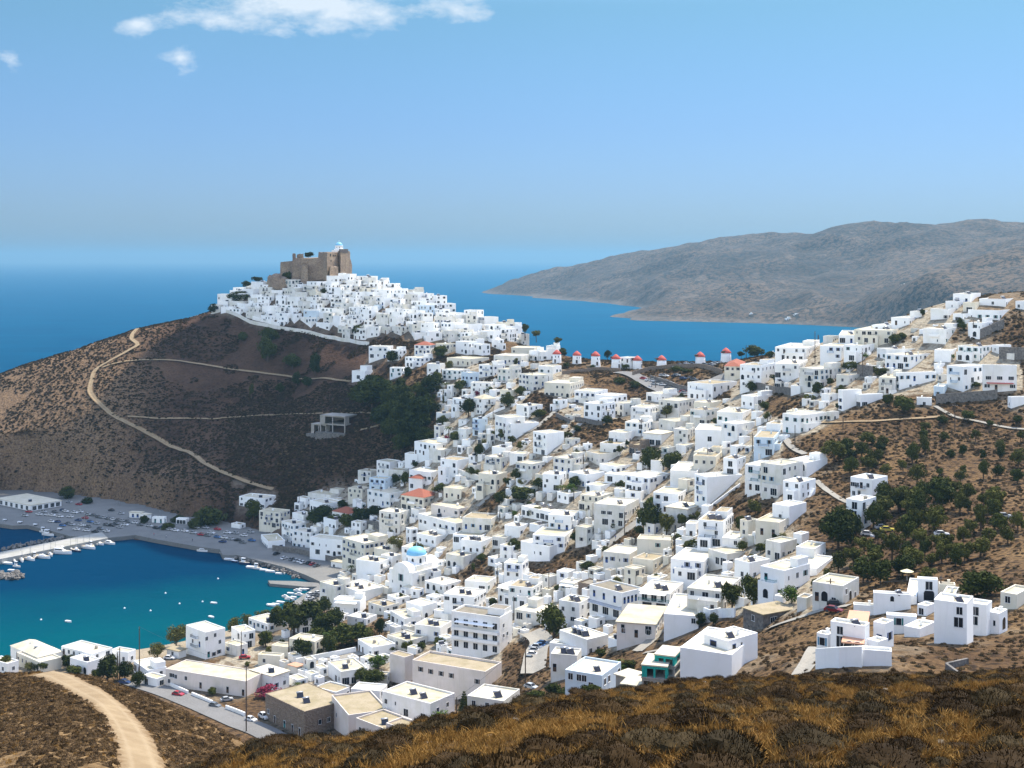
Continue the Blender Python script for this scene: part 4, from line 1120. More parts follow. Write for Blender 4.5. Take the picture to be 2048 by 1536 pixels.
T(1536, 520, '''
1430 1560 1752 852 1055|wall=1,st=3,win='sky',bal='lsky'
1325 1402 1442 1012 1105|win='sky',wall=5
1190 1310 1346 1102 1185|door='arch'
1720 1990 2022 842 1045|st=2,awn=('l',1,'r'),win='wide',lab='white house with a dark red awning at the right edge of the upper town'
1925 1945 2300 1095 1185|a=76,fr=[],wall=1
1520 1690 1852 692 805|win='teal',bal='lteal'
1790 1850 1946 682 745|door='arch',wall=1
1240 1420 1556 552 675|bal='lwhite',win='teal'
1600 1710 1802 502 615|
1600 1850 2060 402 485|wall=1,bal='lwhite'
1480 1620 1702 272 345|win='blue',wall=1
1300 1440 1542 392 485|bal='ldark',win='brown'
1690 1900 2042 312 375|wall=1
985 1130 1242 462 525|
1135 1230 1292 412 455|
1330 1460 1532 722 815|door='arch'
1420 1520 1600 330 395|wall=1
1560 1660 1720 340 420|
1210 1320 1400 560 600|
1480 1560 1640 430 500|
1980 2090 2200 330 400|wall=1
840 960 1050 520 580|
690 830 960 560 640|bal='lwhite'
''')
# rows of small houses climbing the castle hill, read as rows
CAST = [(430, 630), (455, 604), (500, 582), (560, 588), (640, 577), (692, 567), (745, 566), (800, 588), (880, 612), (930, 632), (1000, 664), (1060, 690), (1115, 703), (1090, 735), (1000, 740), (905, 705), (820, 680), (760, 668), (740, 685), (690, 676), (640, 662), (560, 655), (500, 646)]
def castle_rows():
    r = random.Random(23); made = 0
    for py in np.arange(568, 745, 10.0):
        off = r.uniform(0, 26)
        for px in np.arange(415 + off, 1130, 29.0):
            x, y = px + r.uniform(-6, 6), py + r.uniform(-4, 4)
            if not poly_mask(CAST, np.array([x]), np.array([y]))[0]: continue
            w = r.uniform(24, 46); hgt = r.uniform(14, 27)
            bx = (x - w / 2, y - hgt, x + w / 2, y)
            big = [b for b in BOXES[:N_MANUAL] if min(b[2], bx[2]) - max(b[0], bx[0]) > .35 * w and min(b[3], bx[3]) - max(b[1], bx[1]) > .45 * hgt]
            if big: continue
            cen = x + w * r.uniform(-.12, .30)
            if x > 800: cen = x + w * r.uniform(-.3, .2)
            wl = r.choice((0, 0, 0, 1, 1, 1, 2)) if r.random() > .03 else 5
            Y = march(x, y)
            house(x - w / 2, cen, x + w / 2, y - hgt, y, wall=wl, roof=r.choice((0, 1, 1)), group='stacked houses of the castle hill', extras=r.random() < .3, seed=made, Y=Y, skip=r.uniform(.2, .6), bal='ldark' if r.random() < .15 else None, sol=0, win=r.choice(('window',) * 7 + ('blue', 'sky', 'teal', 'brown')))
            made += 1
    return made
N_MANUAL = len(BOXES)
N_C = castle_rows()
TOWN = [(840, 780), (900, 730), (1110, 722), (1160, 775), (1290, 792), (1450, 760), (1560, 706), (1740, 655), (1880, 606), (1950, 606), (1960, 640), (1880, 680), (2040, 705), (2048, 780), (1880, 785), (1720, 800), (1640, 860), (1570, 885), (1550, 950), (1610, 1000), (1560, 1040), (1620, 1090), (1660, 1160), (1700, 1205), (1560, 1235), (1460, 1230), (1330, 1285), (1230, 1300), (1070, 1250), (1020, 1330), (900, 1360), (700, 1360), (560, 1385), (400, 1350), (480, 1295), (650, 1240), (670, 1180), (690, 1115), (590, 1060), (610, 1010), (720, 965), (820, 905), (880, 885)]
OPEN_GROUND = [[(1045, 1155), (1055, 1120), (1165, 1084), (1200, 1100), (1120, 1160)], [(1200, 1095), (1270, 1045), (1300, 1065), (1255, 1095)], [(1415, 1015), (1490, 965), (1550, 985), (1545, 1045), (1470, 1055)], [(1120, 885), (1150, 838), (1250, 838), (1265, 870), (1200, 897)],
    [(1025, 825), (1070, 782), (1135, 800), (1110, 832)], [(1065, 865), (1090, 825), (1140, 835), (1120, 868)], [(1140, 805), (1160, 745), (1460, 735), (1460, 800), (1290, 800)], [(1525, 835), (1540, 785), (1610, 790), (1600, 835)], [(770, 695), (780, 655), (835, 655), (835, 700)], [(690, 965), (700, 740), (830, 740), (880, 800), (860, 900)],
    [(950, 1045), (960, 1000), (1015, 955), (1020, 1000)], [(895, 1160), (975, 1105), (990, 1155), (930, 1172)], [(1000, 1345), (1005, 1290), (1045, 1280), (1075, 1340)], [(640, 1330), (690, 1190), (770, 1230), (780, 1320)], [(1280, 1300), (1320, 1250), (1420, 1240), (1400, 1300)]]
def infill():
    """annexes, sheds and terraces squeezed between the houses"""
    r = random.Random(77); made = 0
    for k in range(15000):
        x, y = r.uniform(560, 2040), r.uniform(600, 1380)
        if not poly_mask(TOWN, np.array([x]), np.array([y]))[0] or any(poly_mask(p, np.array([x]), np.array([y]))[0] for p in OPEN_GROUND): continue
        Y = march(x, y); m = F / Y; w = m * (r.uniform(4.0, 8.5) if k < 4000 else r.uniform(2.6, 5.5)); hgt = m * (r.choice((2.4, 2.8, 3.2, 3.4, 5.6, 6.2)) if k < 4000 else r.uniform(1.3, 3.0)); bx = (x - w / 2, y - hgt, x + w / 2, y); ar = w * hgt; bad = False
        for b in BOXES:
            ox, oy = min(b[2], bx[2]) - max(b[0], bx[0]), min(b[3], bx[3]) - max(b[1], bx[1])
            if ox > 0 and oy > 0 and ox * oy > (.16 if k < 4000 else .30) * min(ar, (b[2] - b[0]) * (b[3] - b[1])): bad = True; break
        if bad: continue
        al = R(r.uniform(32, 58)); cen = x + w * (math.cos(al) / (math.cos(al) + math.sin(al)) - .5)
        house(x - w / 2, cen, x + w / 2, y - hgt, y, wall=r.choice((0, 0, 0, 1, 1, 2)), seed=5000 + made, Y=Y, skip=.3 if k < 4000 else .6, extras=k < 4000, sol=0 if r.random() < .8 or k > 4000 else 1); made += 1
    return made
N_F = infill()
# ------------------------------------------------------------------ scrub, grass and stones (uncountable)
PROTO = {}
def blades(name, n, r, h, bl, bw, mat, core=True, seed=1, up=.3, flatn=1.0):
    g = np.random.default_rng(seed); v = []; f = []
    for i in range(n):
        a = g.uniform(0, 2 * math.pi); c = g.uniform(0, 1) ** .8; s = math.sqrt(max(0, 1 - c * c)); k = g.uniform(.45, .95)
        p = np.array([r * k * s * math.cos(a), r * k * s * math.sin(a), h * k * c])
        d = np.array([math.cos(a) * s, math.sin(a) * s, c + up]) + g.normal(0, .42, 3); d /= np.linalg.norm(d)
        t = np.cross(d, g.normal(0, 1, 3)); t /= np.linalg.norm(t) + 1e-9
        L = bl * g.uniform(.6, 1.4); w = bw * g.uniform(.7, 1.4)
        b = len(v); v += [p - t * w, p + t * w, p + d * L]; f.append((b, b + 1, b + 2))
    me = bpy.data.meshes.new(name)
    if core:
        b = len(v); nu, nv = 9, 4
        for j in range(nv):
            ph = math.pi / 2 * j / nv
            for i in range(nu):
                a = 2 * math.pi * i / nu; q = .80 + .16 * g.random()
                v.append((r * q * math.cos(a) * math.cos(ph), r * q * math.sin(a) * math.cos(ph), h * q * math.sin(ph)))
        v.append((0, 0, h * .82))
        for j in range(nv - 1):
            for i in range(nu):
                k = (i + 1) % nu; f.append((b + j * nu + i, b + j * nu + k, b + (j + 1) * nu + k, b + (j + 1) * nu + i))
        for i in range(nu): f.append((b + (nv - 1) * nu + i, b + (nv - 1) * nu + (i + 1) % nu, len(v) - 1))
    me.from_pydata([tuple(x) for x in v], [], f); me.materials.append(mat); me.update()
    return bpy.data.objects.new(name, me)
def grass(name, n, r, h, w, mat, seed):
    g = np.random.default_rng(seed); v = []; f = []
    for i in range(n):
        a = g.uniform(0, 2 * math.pi); q = r * math.sqrt(g.random()); p = np.array([q * math.cos(a), q * math.sin(a), -.03])
        d = np.array([g.normal(0, .35), g.normal(0, .35), 1]); L = h * g.uniform(.5, 1.2); t = np.array([math.cos(a * 3), math.sin(a * 3), 0]) * w
        m = p + d * L * .6; e = p + d * L + np.array([g.normal(0, .15), g.normal(0, .15), -.05]) * L
        b = len(v); v += [p - t, p + t, m + t * .6, m - t * .6, e]; f += [(b, b + 1, b + 2, b + 3), (b + 3, b + 2, b + 4)]
    me = bpy.data.meshes.new(name); me.from_pydata([tuple(x) for x in v], [], f); me.materials.append(mat); me.update()
    return bpy.data.objects.new(name, me)
def rockproto(name, seed):
    g = np.random.default_rng(seed); mb = MB(); prof = [(.7, -.15), (1, .1), (.85, .4), (.45, .62)]
    mb.lathe(prof, 7); mb.v = [(x * g.uniform(.75, 1.2), y * g.uniform(.75, 1.2), z * g.uniform(.8, 1.2)) for x, y, z in mb.v]
    return bpy.data.objects.new(name, mb.mesh(name, [M_rock]))
def scatter(name, pts, scl, protos, kind='stuff', tilt=.12, seed=3, flat=None):
    g = np.random.default_rng(seed); n = len(pts)
    me = bpy.data.meshes.new(name); me.vertices.add(n); me.vertices.foreach_set('co', np.asarray(pts, np.float32).ravel())
    def put(nm, ty, arr, key):
        a = me.attributes.new(nm, ty, 'POINT'); a.data.foreach_set(key, np.ascontiguousarray(arr).ravel())
    put('rot', 'FLOAT_VECTOR', np.column_stack([g.normal(0, tilt, n), g.normal(0, tilt, n), g.uniform(0, 6.28, n)]).astype(np.float32), 'vector')
    s = np.asarray(scl, np.float32); sc = np.column_stack([s * g.uniform(.8, 1.25, n), s * g.uniform(.8, 1.25, n), s * g.uniform(.7, 1.15, n)]).astype(np.float32)
    put('scl', 'FLOAT_VECTOR', sc, 'vector'); put('idx', 'INT', g.integers(0, len(protos), n).astype(np.int32), 'value')
    o = link(name, me); o['kind'] = kind
    key = tuple(p.name for p in protos)
    if key not in PROTO:
        c = bpy.data.collections.new('plants'); [c.objects.link(p) for p in protos]; PROTO[key] = c
    nt = bpy.data.node_groups.new(name, 'GeometryNodeTree')
    nt.interface.new_socket('Geometry', in_out='INPUT', socket_type='NodeSocketGeometry'); nt.interface.new_socket('Geometry', in_out='OUTPUT', socket_type='NodeSocketGeometry')
    N = nt.nodes.new; gi = N('NodeGroupInput'); go = N('NodeGroupOutput'); ci = N('GeometryNodeCollectionInfo'); ip = N('GeometryNodeInstanceOnPoints')
    ci.inputs['Collection'].default_value = PROTO[key]; ci.inputs['Separate Children'].default_value = True; ci.inputs['Reset Children'].default_value = True
    def na(nm, ty):
        q = N('GeometryNodeInputNamedAttribute'); q.data_type = ty; q.inputs['Name'].default_value = nm
        return next(x for x in q.outputs if x.enabled and x.name == 'Attribute')
    L = nt.links.new
    L(gi.outputs[0], ip.inputs['Points']); L(ci.outputs[0], ip.inputs['Instance']); ip.inputs['Pick Instance'].default_value = True
    L(na('idx', 'INT'), ip.inputs['Instance Index']); L(na('rot', 'FLOAT_VECTOR'), ip.inputs['Rotation']); L(na('scl', 'FLOAT_VECTOR'), ip.inputs['Scale']); L(ip.outputs[0], go.inputs[0])
    m = o.modifiers.new('scatter', 'NODES'); m.node_group = nt
    return o
ROADS = []     # (points, half width) kept clear of scrub
def clear_of(x, y, house_r=-4.2):
    ok = np.ones(len(x), bool)
    for fx, fy, al, A, B in HOUSE_FOOT:
        m = (np.abs(x - fx) < 60) & (np.abs(y - fy) < 60)
        if not m.any(): continue
        dx, dy = x[m] - fx, y[m] - fy; c, s = math.cos(al), math.sin(al)
        lx = dx * c - dy * s; ly = dx * s + dy * c
        ins = (lx > -A - 1.2) & (lx < 1.2) & (ly > -1.2) & (ly < B + 1.2)
        idx = np.where(m)[0]; ok[idx[ins]] = False
    for P, hw in ROADS:
        P = np.array([(p.x, p.y) for p in P])
        m = np.where((x > P[:, 0].min() - 9) & (x < P[:, 0].max() + 9) & (y > P[:, 1].min() - 9) & (y < P[:, 1].max() + 9))[0]
        if len(m):
            d = np.full(len(m), 99.)
            for q in P: d = np.minimum(d, np.hypot(x[m] - q[0], y[m] - q[1]))
            ok[m[d < hw]] = False
    return ok
def paved_at(x, y):
    p = np.zeros(len(x))
    for hx, hy, hr in HOUSE_PTS:
        m = np.where((np.abs(x - hx) < hr) & (np.abs(y - hy) < hr))[0]
        if len(m): p[m] = np.maximum(p[m], np.clip((hr - np.hypot(x[m] - hx, y[m] - hy)) / 3.5, 0, 1))
    return p
def build_scrub():
    near = [blades('scrub_bush', 3200, .55, .38, .065, .0065, m, True, s, .1) for m, s in ((L_scrub, 1), (L_scrub, 2), (L_scrubg, 3), (L_scrub, 4), (L_scrubg, 5))]
    far = [blades('small_scrub_bush', 90, .55, .42, .22, .035, m, True, s, .2) for m, s in ((L_scrub, 11), (L_scrub, 12), (L_scrubg, 13))]
    tuft = [grass('dry_grass_tuft', 80, .30, .24, .010, L_dry, s) for s in (21, 22, 23)]
    tan = [blades('tan_scrub_bush', 110, .5, .36, .2, .03, L_scrubt, True, s, .15) for s in (14, 15, 16)]
    rock = [rockproto('stone', s) for s in (31, 32, 33)]
    g = np.random.default_rng(5)
    def cand(n, u0, u1, y0, y1):
        y = np.sqrt(g.uniform(y0 * y0, y1 * y1, n)); u = g.uniform(u0, u1, n); return u * y, y
    def P3(x, y, dz=-.04): return np.column_stack([x, y, H(x, y) + dz])
    # near slope
    x, y = cand(20000, -.36, .52, 11, 170); xe, ye = cand(900, -1.6, 1.6, 6, 28); x = np.concatenate([x, xe]); y = np.concatenate([y, ye])
    dens = vnoise(x, y, 11) + .5 * vnoise(x, y, 3.5); on = hf(x, y) >= H(x, y) - .02
    k = on & (dens > -.40); x, y, d = x[k], y[k], dens[k]
    sz = np.exp(g.normal(-.22, .42, len(x))) * (.85 + .5 * np.clip(d, 0, 1)); sz = np.clip(sz, .3, 1.7)
    order = np.argsort(-sz); keepi = []; cells = {}
    for i in order:
        cx_, cy_ = int(x[i] // 2), int(y[i] // 2); r_ = sz[i] * .54; good = True
        for a in (-1, 0, 1):
            for b in (-1, 0, 1):
                for j in cells.get((cx_ + a, cy_ + b), ()):
                    if (x[i] - x[j]) ** 2 + (y[i] - y[j]) ** 2 < (r_ + sz[j] * .54) ** 2: good = False
        if good: keepi.append(i); cells.setdefault((cx_, cy_), []).append(i)
    x, y, sz = x[keepi], y[keepi], sz[keepi]; BX, BY, BS = x, y, sz
    scatter('scrub', P3(x, y, -.07), sz, near, seed=1)
    x, y = cand(40000, -.34, .50, 10, 125)
    dens = vnoise(x, y, 7) + .6 * vnoise(x, y, 2.6); on = hf(x, y) >= H(x, y) - .02
    k = on; x, y = x[k], y[k]
    scatter('dry_grass', P3(x, y, -.02), g.uniform(.55, 1.25, len(x)) * np.clip(y / 26, .5, 1), tuft, tilt=.2, seed=2)
    x, y = cand(1500, -.3, .46, 12, 130); on = hf(x, y) >= H(x, y) - .02; x, y = x[on], y[on]
    scatter('loose_stones', P3(x, y, -.03), g.uniform(.05, .17, len(x)) * np.where(g.random(len(x)) < .02, 1.6, 1), rock, tilt=.3, seed=4)
    # knoll, right slope, castle hill
    x, y = cand(26000, -.46, -.17, 90, 215); k = (hk(x, y) >= H(x, y) - .02) & clear_of(x, y) & (vnoise(x, y, 5) > -.36); x, y = x[k], y[k]
    scatter('knoll_scrub', P3(x, y), g.uniform(.3, .8, len(x)), tan + far[:1], seed=6)
    x, y = cand(4500, -.46, -.17, 90, 215); k = (hk(x, y) >= H(x, y) - .02) & clear_of(x, y); x, y = x[k], y[k]
    scatter('knoll_grass', P3(x, y), g.uniform(.6, 1.2, len(x)), tuft, tilt=.2, seed=7)
    x, y = cand(60000, -.18, .44, 190, 800); z = H(x, y)
    tx, ty = to_px(x, y, z); tm = poly_mask(TOWN, tx, ty)
    for og in OPEN_GROUND: tm &= ~poly_mask(og, tx, ty)
    k = (z > 5) & clear_of(x, y) & (~tm | (g.random(len(x)) < .06)) & (vnoise(x, y, 18) + .5 * vnoise(x, y, 6) > -.28); x, y = x[k], y[k]
    scatter('hillside_scrub', P3(x, y), g.uniform(.6, 1.6, len(x)) * np.clip(y / 450, .75, 1.3), far + tan[:2], seed=8)
    x, y = cand(110000, -.46, .02, 690, 1010); z = H(x, y)
    k = (z > 3) & clear_of(x, y) & (paved_at(x, y) < .35) & (vnoise(x, y, 30) + .6 * vnoise(x, y, 10) > -.26); x, y = x[k], y[k]
    # fewer on the bare sunlit cape
    q = ~((x / y < -.22) & (g.random(len(x)) < .55)); x, y = x[q], y[q]
    scatter('castle_hill_scrub', P3(x, y), g.uniform(.7, 1.9, len(x)), far, seed=9)

# ------------------------------------------------------------------ trees
def crown_mesh(name, mat, seed, n=1500, leaf=.105, clumps=16, squash=1.0, shape='round'):
    g = np.random.default_rng(seed); C_ = []
    for i in range(clumps):
        d = g.normal(0, 1, 3); d /= np.linalg.norm(d); q = g.uniform(.25, .66)
        c = d * q; C_.append((c, g.uniform(.26, .46)))
    if shape == 'cone': C_ = [(np.array([g.normal(0, .25 * (1 - t)), g.normal(0, .25 * (1 - t)), -.85 + 1.7 * t]), .34 * (1.05 - t)) for t in np.linspace(0, .95, 16)]
    if shape == 'sparse': C_ = [(c * 1.12, r * .85) for c, r in C_]
    v = np.zeros((n, 4, 3))
    for i in range(n):
        c, r = C_[i % len(C_)]; d = g.normal(0, 1, 3); d /= np.linalg.norm(d)
        p = c + d * r * g.uniform(.62, 1.04); nrm = d + g.normal(0, .55, 3); nrm /= np.linalg.norm(nrm)
        t = np.cross(nrm, g.normal(0, 1, 3)); t /= np.linalg.norm(t) + 1e-9; b = np.cross(nrm, t); s = leaf * g.uniform(.6, 1.35)
        v[i] = [p - t * s * .6, p + b * s * .35, p + t * s * .6, p - b * s * .35]
    me = np_mesh(name, v.reshape(-1, 3), np.arange(n * 4).reshape(n, 4), mat)
    return me
CR = {}
def crown(kind, i):
    key = (kind, i)
    if key not in CR:
        m, n, leaf, cl, sh = {'dark': (L_dark, 2200, .15, 22, 'round'), 'pine': (L_pine, 1500, .15, 14, 'sparse'), 'olive': (L_olive, 1700, .12, 14, 'round'), 'light': (L_light, 1100, .15, 12, 'round'), 'boug': (L_boug, 900, .16, 12, 'round'), 'cypress': (L_dark, 800, .13, 8, 'cone')}[kind]
        CR[key] = crown_mesh('crown', m, hash_(kind) + i, n, leaf, cl, 1, sh)
    return CR[key]
def hash_(s): return sum(ord(c) * 17 for c in s) % 997
def _trunk():
    mb = MB(); mb.tube((0, 0, -.8), (.03, .02, .45), .085, .06, 7); mb.tube((.03, .02, .45), (.10, .03, .8), .055, .03, 6); mb.tube((.03, .02, .42), (-.14, .05, .78), .045, .022, 6); mb.tube((.03, .02, .40), (.02, -.14, .75), .04, .02, 6)
    return mb.mesh('trunk', [M_bark])
TRUNK = _trunk()
TREES = []
TLOOK = {'dark': 'dark green round-crowned tree', 'pine': 'olive-green open-crowned pine', 'olive': 'yellow-green tamarisk tree', 'light': 'fresh green leafy tree', 'boug': 'red-flowering bougainvillea bush', 'cypress': 'slender dark cypress', 'palm': 'palm tree with arching fronds', 'norfolk': 'tiered dark araucaria pine'}
TN = {'boug': 'bougainvillea', 'cypress': 'cypress_tree', 'palm': 'palm_tree', 'norfolk': 'araucaria_tree', 'pine': 'pine_tree', 'olive': 'tamarisk_tree'}
def palm_mesh(mat):
    mb = MB(); g = random.Random(4)
    for i in range(22):
        a = i * 2.4; up = g.uniform(.1, 1.1); pts = []
        for k in range(7):
            t = k / 6; r = t; z = up * t * .55 - .9 * t * t * (.55 + .25 * g.random()); pts.append((r * math.cos(a), r * math.sin(a), z))
        for k in range(6):
            w = .10 * (1 - abs(k / 6 - .35)); p, q = Vector(pts[k]), Vector(pts[k + 1]); s = Vector((-math.sin(a), math.cos(a), -.35)) * w; s2 = Vector((math.sin(a), -math.cos(a), -.35)) * w
            mb.quad(p, q, q + s, p + s); mb.quad(p, p + s2, q + s2, q)
    return mb.mesh('fronds', [mat])
PALM = palm_mesh(L_dark)
def norfolk_mesh(mat):
    mb = MB(); g = random.Random(9)
    for t in range(11):
        z = -.9 + 1.85 * t / 10; L = 1.0 * (1 - t / 11) ** .85 + .06
        for i in range(9):
            a = i * 2 * math.pi / 9 + t * .4; e = Vector((L * math.cos(a), L * math.sin(a), z + .06)); b = Vector((0, 0, z)); m = b.lerp(e, .6) + Vector((0, 0, -.05))
            s = Vector((-math.sin(a), math.cos(a), 0)) * .12
            mb.quad(b, m + s, e, m - s); mb.quad(b, m + Vector((0, 0, .10)), e, m - Vector((0, 0, .06)))
    return mb.mesh('boughs', [mat])
NORF = norfolk_mesh(L_dark)
def tree(px, py, w, h, kind='dark', fn=ht, Y=None, lab=None):
    Y = Y or march(px, py, fn); P = ray(px, py, Y); s = Y / F; W_, H_ = max(w * s, 1.0), max(h * s, 1.0)
    r = random.Random(int(px * 3 + py * 5)); i = r.randrange(4)
    root = empty(TN.get(kind, 'tree'), P, r.uniform(0, 6.28))
    if kind == 'palm':
        mb = MB(); mb.tube((0, 0, -1), (.1, 0, H_ * .62), .28, .2, 8); mb.obj('trunk', M_bark, root); c = link('crown', PALM, (), root, (.1, 0, H_ * .62)); c.scale = (W_ / 2, W_ / 2, H_ * .42)
    elif kind == 'norfolk':
        mb = MB(); mb.tube((0, 0, -1), (0, 0, H_ * .97), .25, .05, 8); mb.obj('trunk', M_bark, root); c = link('crown', NORF, (), root, (0, 0, H_ * .54)); c.scale = (W_ / 2, W_ / 2, H_ * .48)
    else:
        lowc = kind in ('boug', 'olive') or h < w * .75
        W_ *= 1.18; H_ *= 1.08; hc = H_ * (1.0 if lowc else .95 if kind != 'pine' else .90)
        if kind == 'boug' or (lowc and h < w * .62):
            c = link('crown', crown(kind, i), (), root, (0, 0, hc * .42)); c.scale = (W_ / 2, W_ * .42, hc * .56)
            TREES.append(dict(o=root, x=px, y=py - h / 2, look=TLOOK.get(kind) if kind == 'boug' else {'dark': 'low dark green bush', 'light': 'low fresh green bush', 'olive': 'low yellow-green bush', 'pine': 'low olive-green bush'}[kind], lab=lab, cat='bush', w=w, h=h))
            root.name = 'bougainvillea' if kind == 'boug' else 'bush'; return root
        t = link('trunk', TRUNK, (), root); t.scale = (H_ * .5, H_ * .5, H_ * .62)
        c = link('crown', crown(kind, i), (), root, (0, 0, H_ - hc / 2)); c.scale = (W_ / 2 * 1.08, W_ / 2, hc / 2 * 1.06)
    TREES.append(dict(o=root, x=px, y=py - h / 2, look=TLOOK[kind], lab=lab, cat='tree', w=w, h=h)); return root
def TT(ox, oy, kind, rows, **kw):
    for t in rows.split(';'):
        v = list(map(float, t.split())); tree(ox + v[0] / 4, oy + v[1] / 4, v[2] / 4, v[3] / 4, kind, **kw)
TT(512, 1152, 'dark', '75 565 150 135;170 430 150 170;300 470 240 260;430 425 240 240;545 300 110 145;545 485 220 200;700 565 240 190;820 540 220 170;590 625 150 160;380 665 150 165;990 472 85 135;930 885 190 140;840 850 130 110;1210 595 110 80;1320 595 100 70;1480 555 150 75;1890 255 80 85;1090 605 60 45;630 420 160 160;480 560 200 150')
TT(512, 1152, 'light', '985 745 160 120;1480 1165 190 95;610 560 150 120'); TT(512, 1152, 'olive', '1715 608 140 195;50 360 120 90;165 310 115 80'); TT(512, 1152, 'norfolk', '1665 1145 130 215'); TT(512, 1152, 'boug', '100 960 240 90'); TT(512, 1152, 'palm', '335 895 100 60;890 1045 90 60')
TT(0, 1152, 'olive', '1262 662 150 130;1410 565 170 165;1500 485 150 105;1620 450 160 85;1865 485 130 155;1985 410 115 115;250 760 100 70')
TT(0, 1152, 'dark', '55 762 140 120;560 740 150 115;860 855 190 220;1000 830 130 155;1100 885 110 125;1700 952 90 60;330 765 110 85;600 795 120 80;780 830 110 90')
TT(1024, 1152, 'dark', '330 505 215 275;1510 400 110 115;1610 392 90 95;1760 275 170 225;1930 255 180 265;710 655 90 75;330 1000 180 150;470 1000 200 125;620 992 180 125;170 1040 180 125;372 128 80 55;940 760 120 90'); TT(1024, 1152, 'light', '860 785 120 125'); TT(1024, 1152, 'boug', '1000 500 150 50')
TT(1536, 1152, 'light', '190 222 180 145'); TT(1536, 850, 'dark', '1690 1375 380 230;560 985 330 330;660 405 120 155;1060 685 180 180;1200 725 170 210;1380 685 240 270;620 870 250 200;760 1255 220 200;900 1275 200 200;1080 1225 220 200')
TT(1536, 850, 'pine', '530 305 200 195;800 172 130 125;800 372 120 125;880 312 90 125;1260 65 90 95;1260 242 90 165;1410 132 80 80;1660 132 80 105;1860 222 80 115;2000 332 120 145;2020 125 80 85;940 395 90 85;1190 465 130 155;1180 885 150 225;1330 865 170 205;1700 855 110 235;1810 775 110 175;1720 655 100 115;1860 665 100 145;2000 865 120 185;940 795 110 115;880 935 120 105;990 1055 180 205;770 1025 150 135;560 1185 150 185;1160 1155 180 185;1400 1025 180 165;1500 1085 150 155;1310 1125 130 105;1700 1055 200 165;1760 955 130 135;1920 955 130 155;1560 965 120 165;700 255 70 60;1090 560 90 80;1600 700 90 120;1500 560 110 120;1620 880 120 130;680 1120 150 150;860 1130 150 140;1260 1280 170 150')
TT(1024, 900, 'dark', '90 395 260 115;620 500 80 65;1095 655 190 265;1360 605 90 95;1280 175 180 165;1100 165 150 175;1330 755 90 85;1440 805 150 95;600 962 120 75;30 825 120 115;40 245 100 105;1990 815 120 75;820 632 90 65;870 305 90 65;1820 650 85 130;500 300 110 90;210 300 120 80'); TT(1024, 900, 'pine', '1235 685 140 185;1950 515 130 115;1440 560 90 50'); TT(1024, 900, 'palm', '400 345 150 90')
TT(512, 900, 'dark', '520 565 200 125;620 605 150 95;850 565 200 115;950 525 120 85;1120 275 80 85;1190 285 80 115;800 395 80 75;690 465 90 65;1480 345 100 85;1960 445 130 115;1800 892 80 65;1270 135 60 45;2010 285 70 65;1740 215 110 85;-20 560 150 170;740 620 160 110;470 600 130 90'); TT(512, 900, 'olive', '1120 805 130 125;1440 350 90 60'); TT(512, 900, 'palm', '760 975 80 75')
TT(0, 950, 'dark', '540 200 130 115;1680 405 330 165;1560 440 140 90;1420 390 110 70;1150 400 90 80;700 240 120 70;1340 450 110 70')
TT(700, 520, 'dark', '60 600 90 85;340 805 120 85;720 775 130 95;460 945 80 95;180 1185 330 250;350 1185 200 190;640 1065 160 155;560 1100 130 120;880 1055 100 95;560 1355 230 290;480 1455 220 260;420 1530 190 150;1110 1075 80 65;1260 1185 110 135;950 1255 140 155;740 1335 100 95;840 1455 110 85;1360 1085 90 75;1510 1265 120 75;1700 755 60 55;700 1000 110 110;80 1160 200 160;250 1330 230 170;330 1420 200 160;650 1240 130 140;600 1480 160 150')
TT(700, 520, 'cypress', '745 1165 36 135'); TT(700, 520, 'palm', '790 1405 90 105;770 1030 80 70'); TT(700, 520, 'boug', '1040 1095 100 75;775 1450 60 50'); TT(700, 520, 'pine', '1300 1475 80 75;1370 1525 90 75;1400 595 70 90;1490 625 80 65;1660 665 100 55;1500 765 100 50'); 
TT(400, 460, 'dark', '540 1055 140 205;740 1115 150 125;920 1165 110 185;340 895 80 85;770 1245 70 115;640 1305 70 85;905 378 100 72;460 412 100 42;375 458 80 52;320 565 220 85;110 670 90 85;690 445 90 115;1270 845 90 75;1540 1055 120 85;560 900 150 120;860 1260 100 90;1000 520 70 60;1240 660 90 50;480 640 80 60'); TT(400, 460, 'pine', '410 1335 60 110')
tree(617, 515, 20, 12, 'dark', Y=975)
def grove(poly, n, w0, w1, asp, kinds, seed):
    r = random.Random(seed); xs = [p[0] for p in poly]; ys = [p[1] for p in poly]; k = 0
    while k < n:
        x, y = r.uniform(min(xs), max(xs)), r.uniform(min(ys), max(ys))
        if not poly_mask(poly, np.array([x]), np.array([y]))[0]: continue
        w = r.uniform(w0, w1); tree(x, y, w, w * r.uniform(*asp), r.choice(kinds)); k += 1
grove([(1650, 1050), (1700, 1062), (1770, 985), (1850, 975), (1940, 1000), (2040, 1010), (2030, 1090), (1930, 1140), (1800, 1175), (1760, 1185), (1690, 1165)], 34, 20, 44, (.95, 1.5), ('dark', 'pine', 'pine', 'dark'), 41)
grove([(1660, 900), (1760, 880), (1900, 900), (2040, 880), (2040, 980), (1850, 960), (1760, 980), (1680, 950)], 22, 14, 28, (.8, 1.6), ('pine', 'dark'), 42)
grove([(730, 800), (800, 770), (850, 790), (850, 880), (800, 910), (770, 880)], 14, 26, 50, (.9, 1.3), ('dark',), 43)
grove(TOWN, 95, 9, 24, (.55, 1.4), ('dark', 'dark', 'olive', 'light', 'pine'), 44)
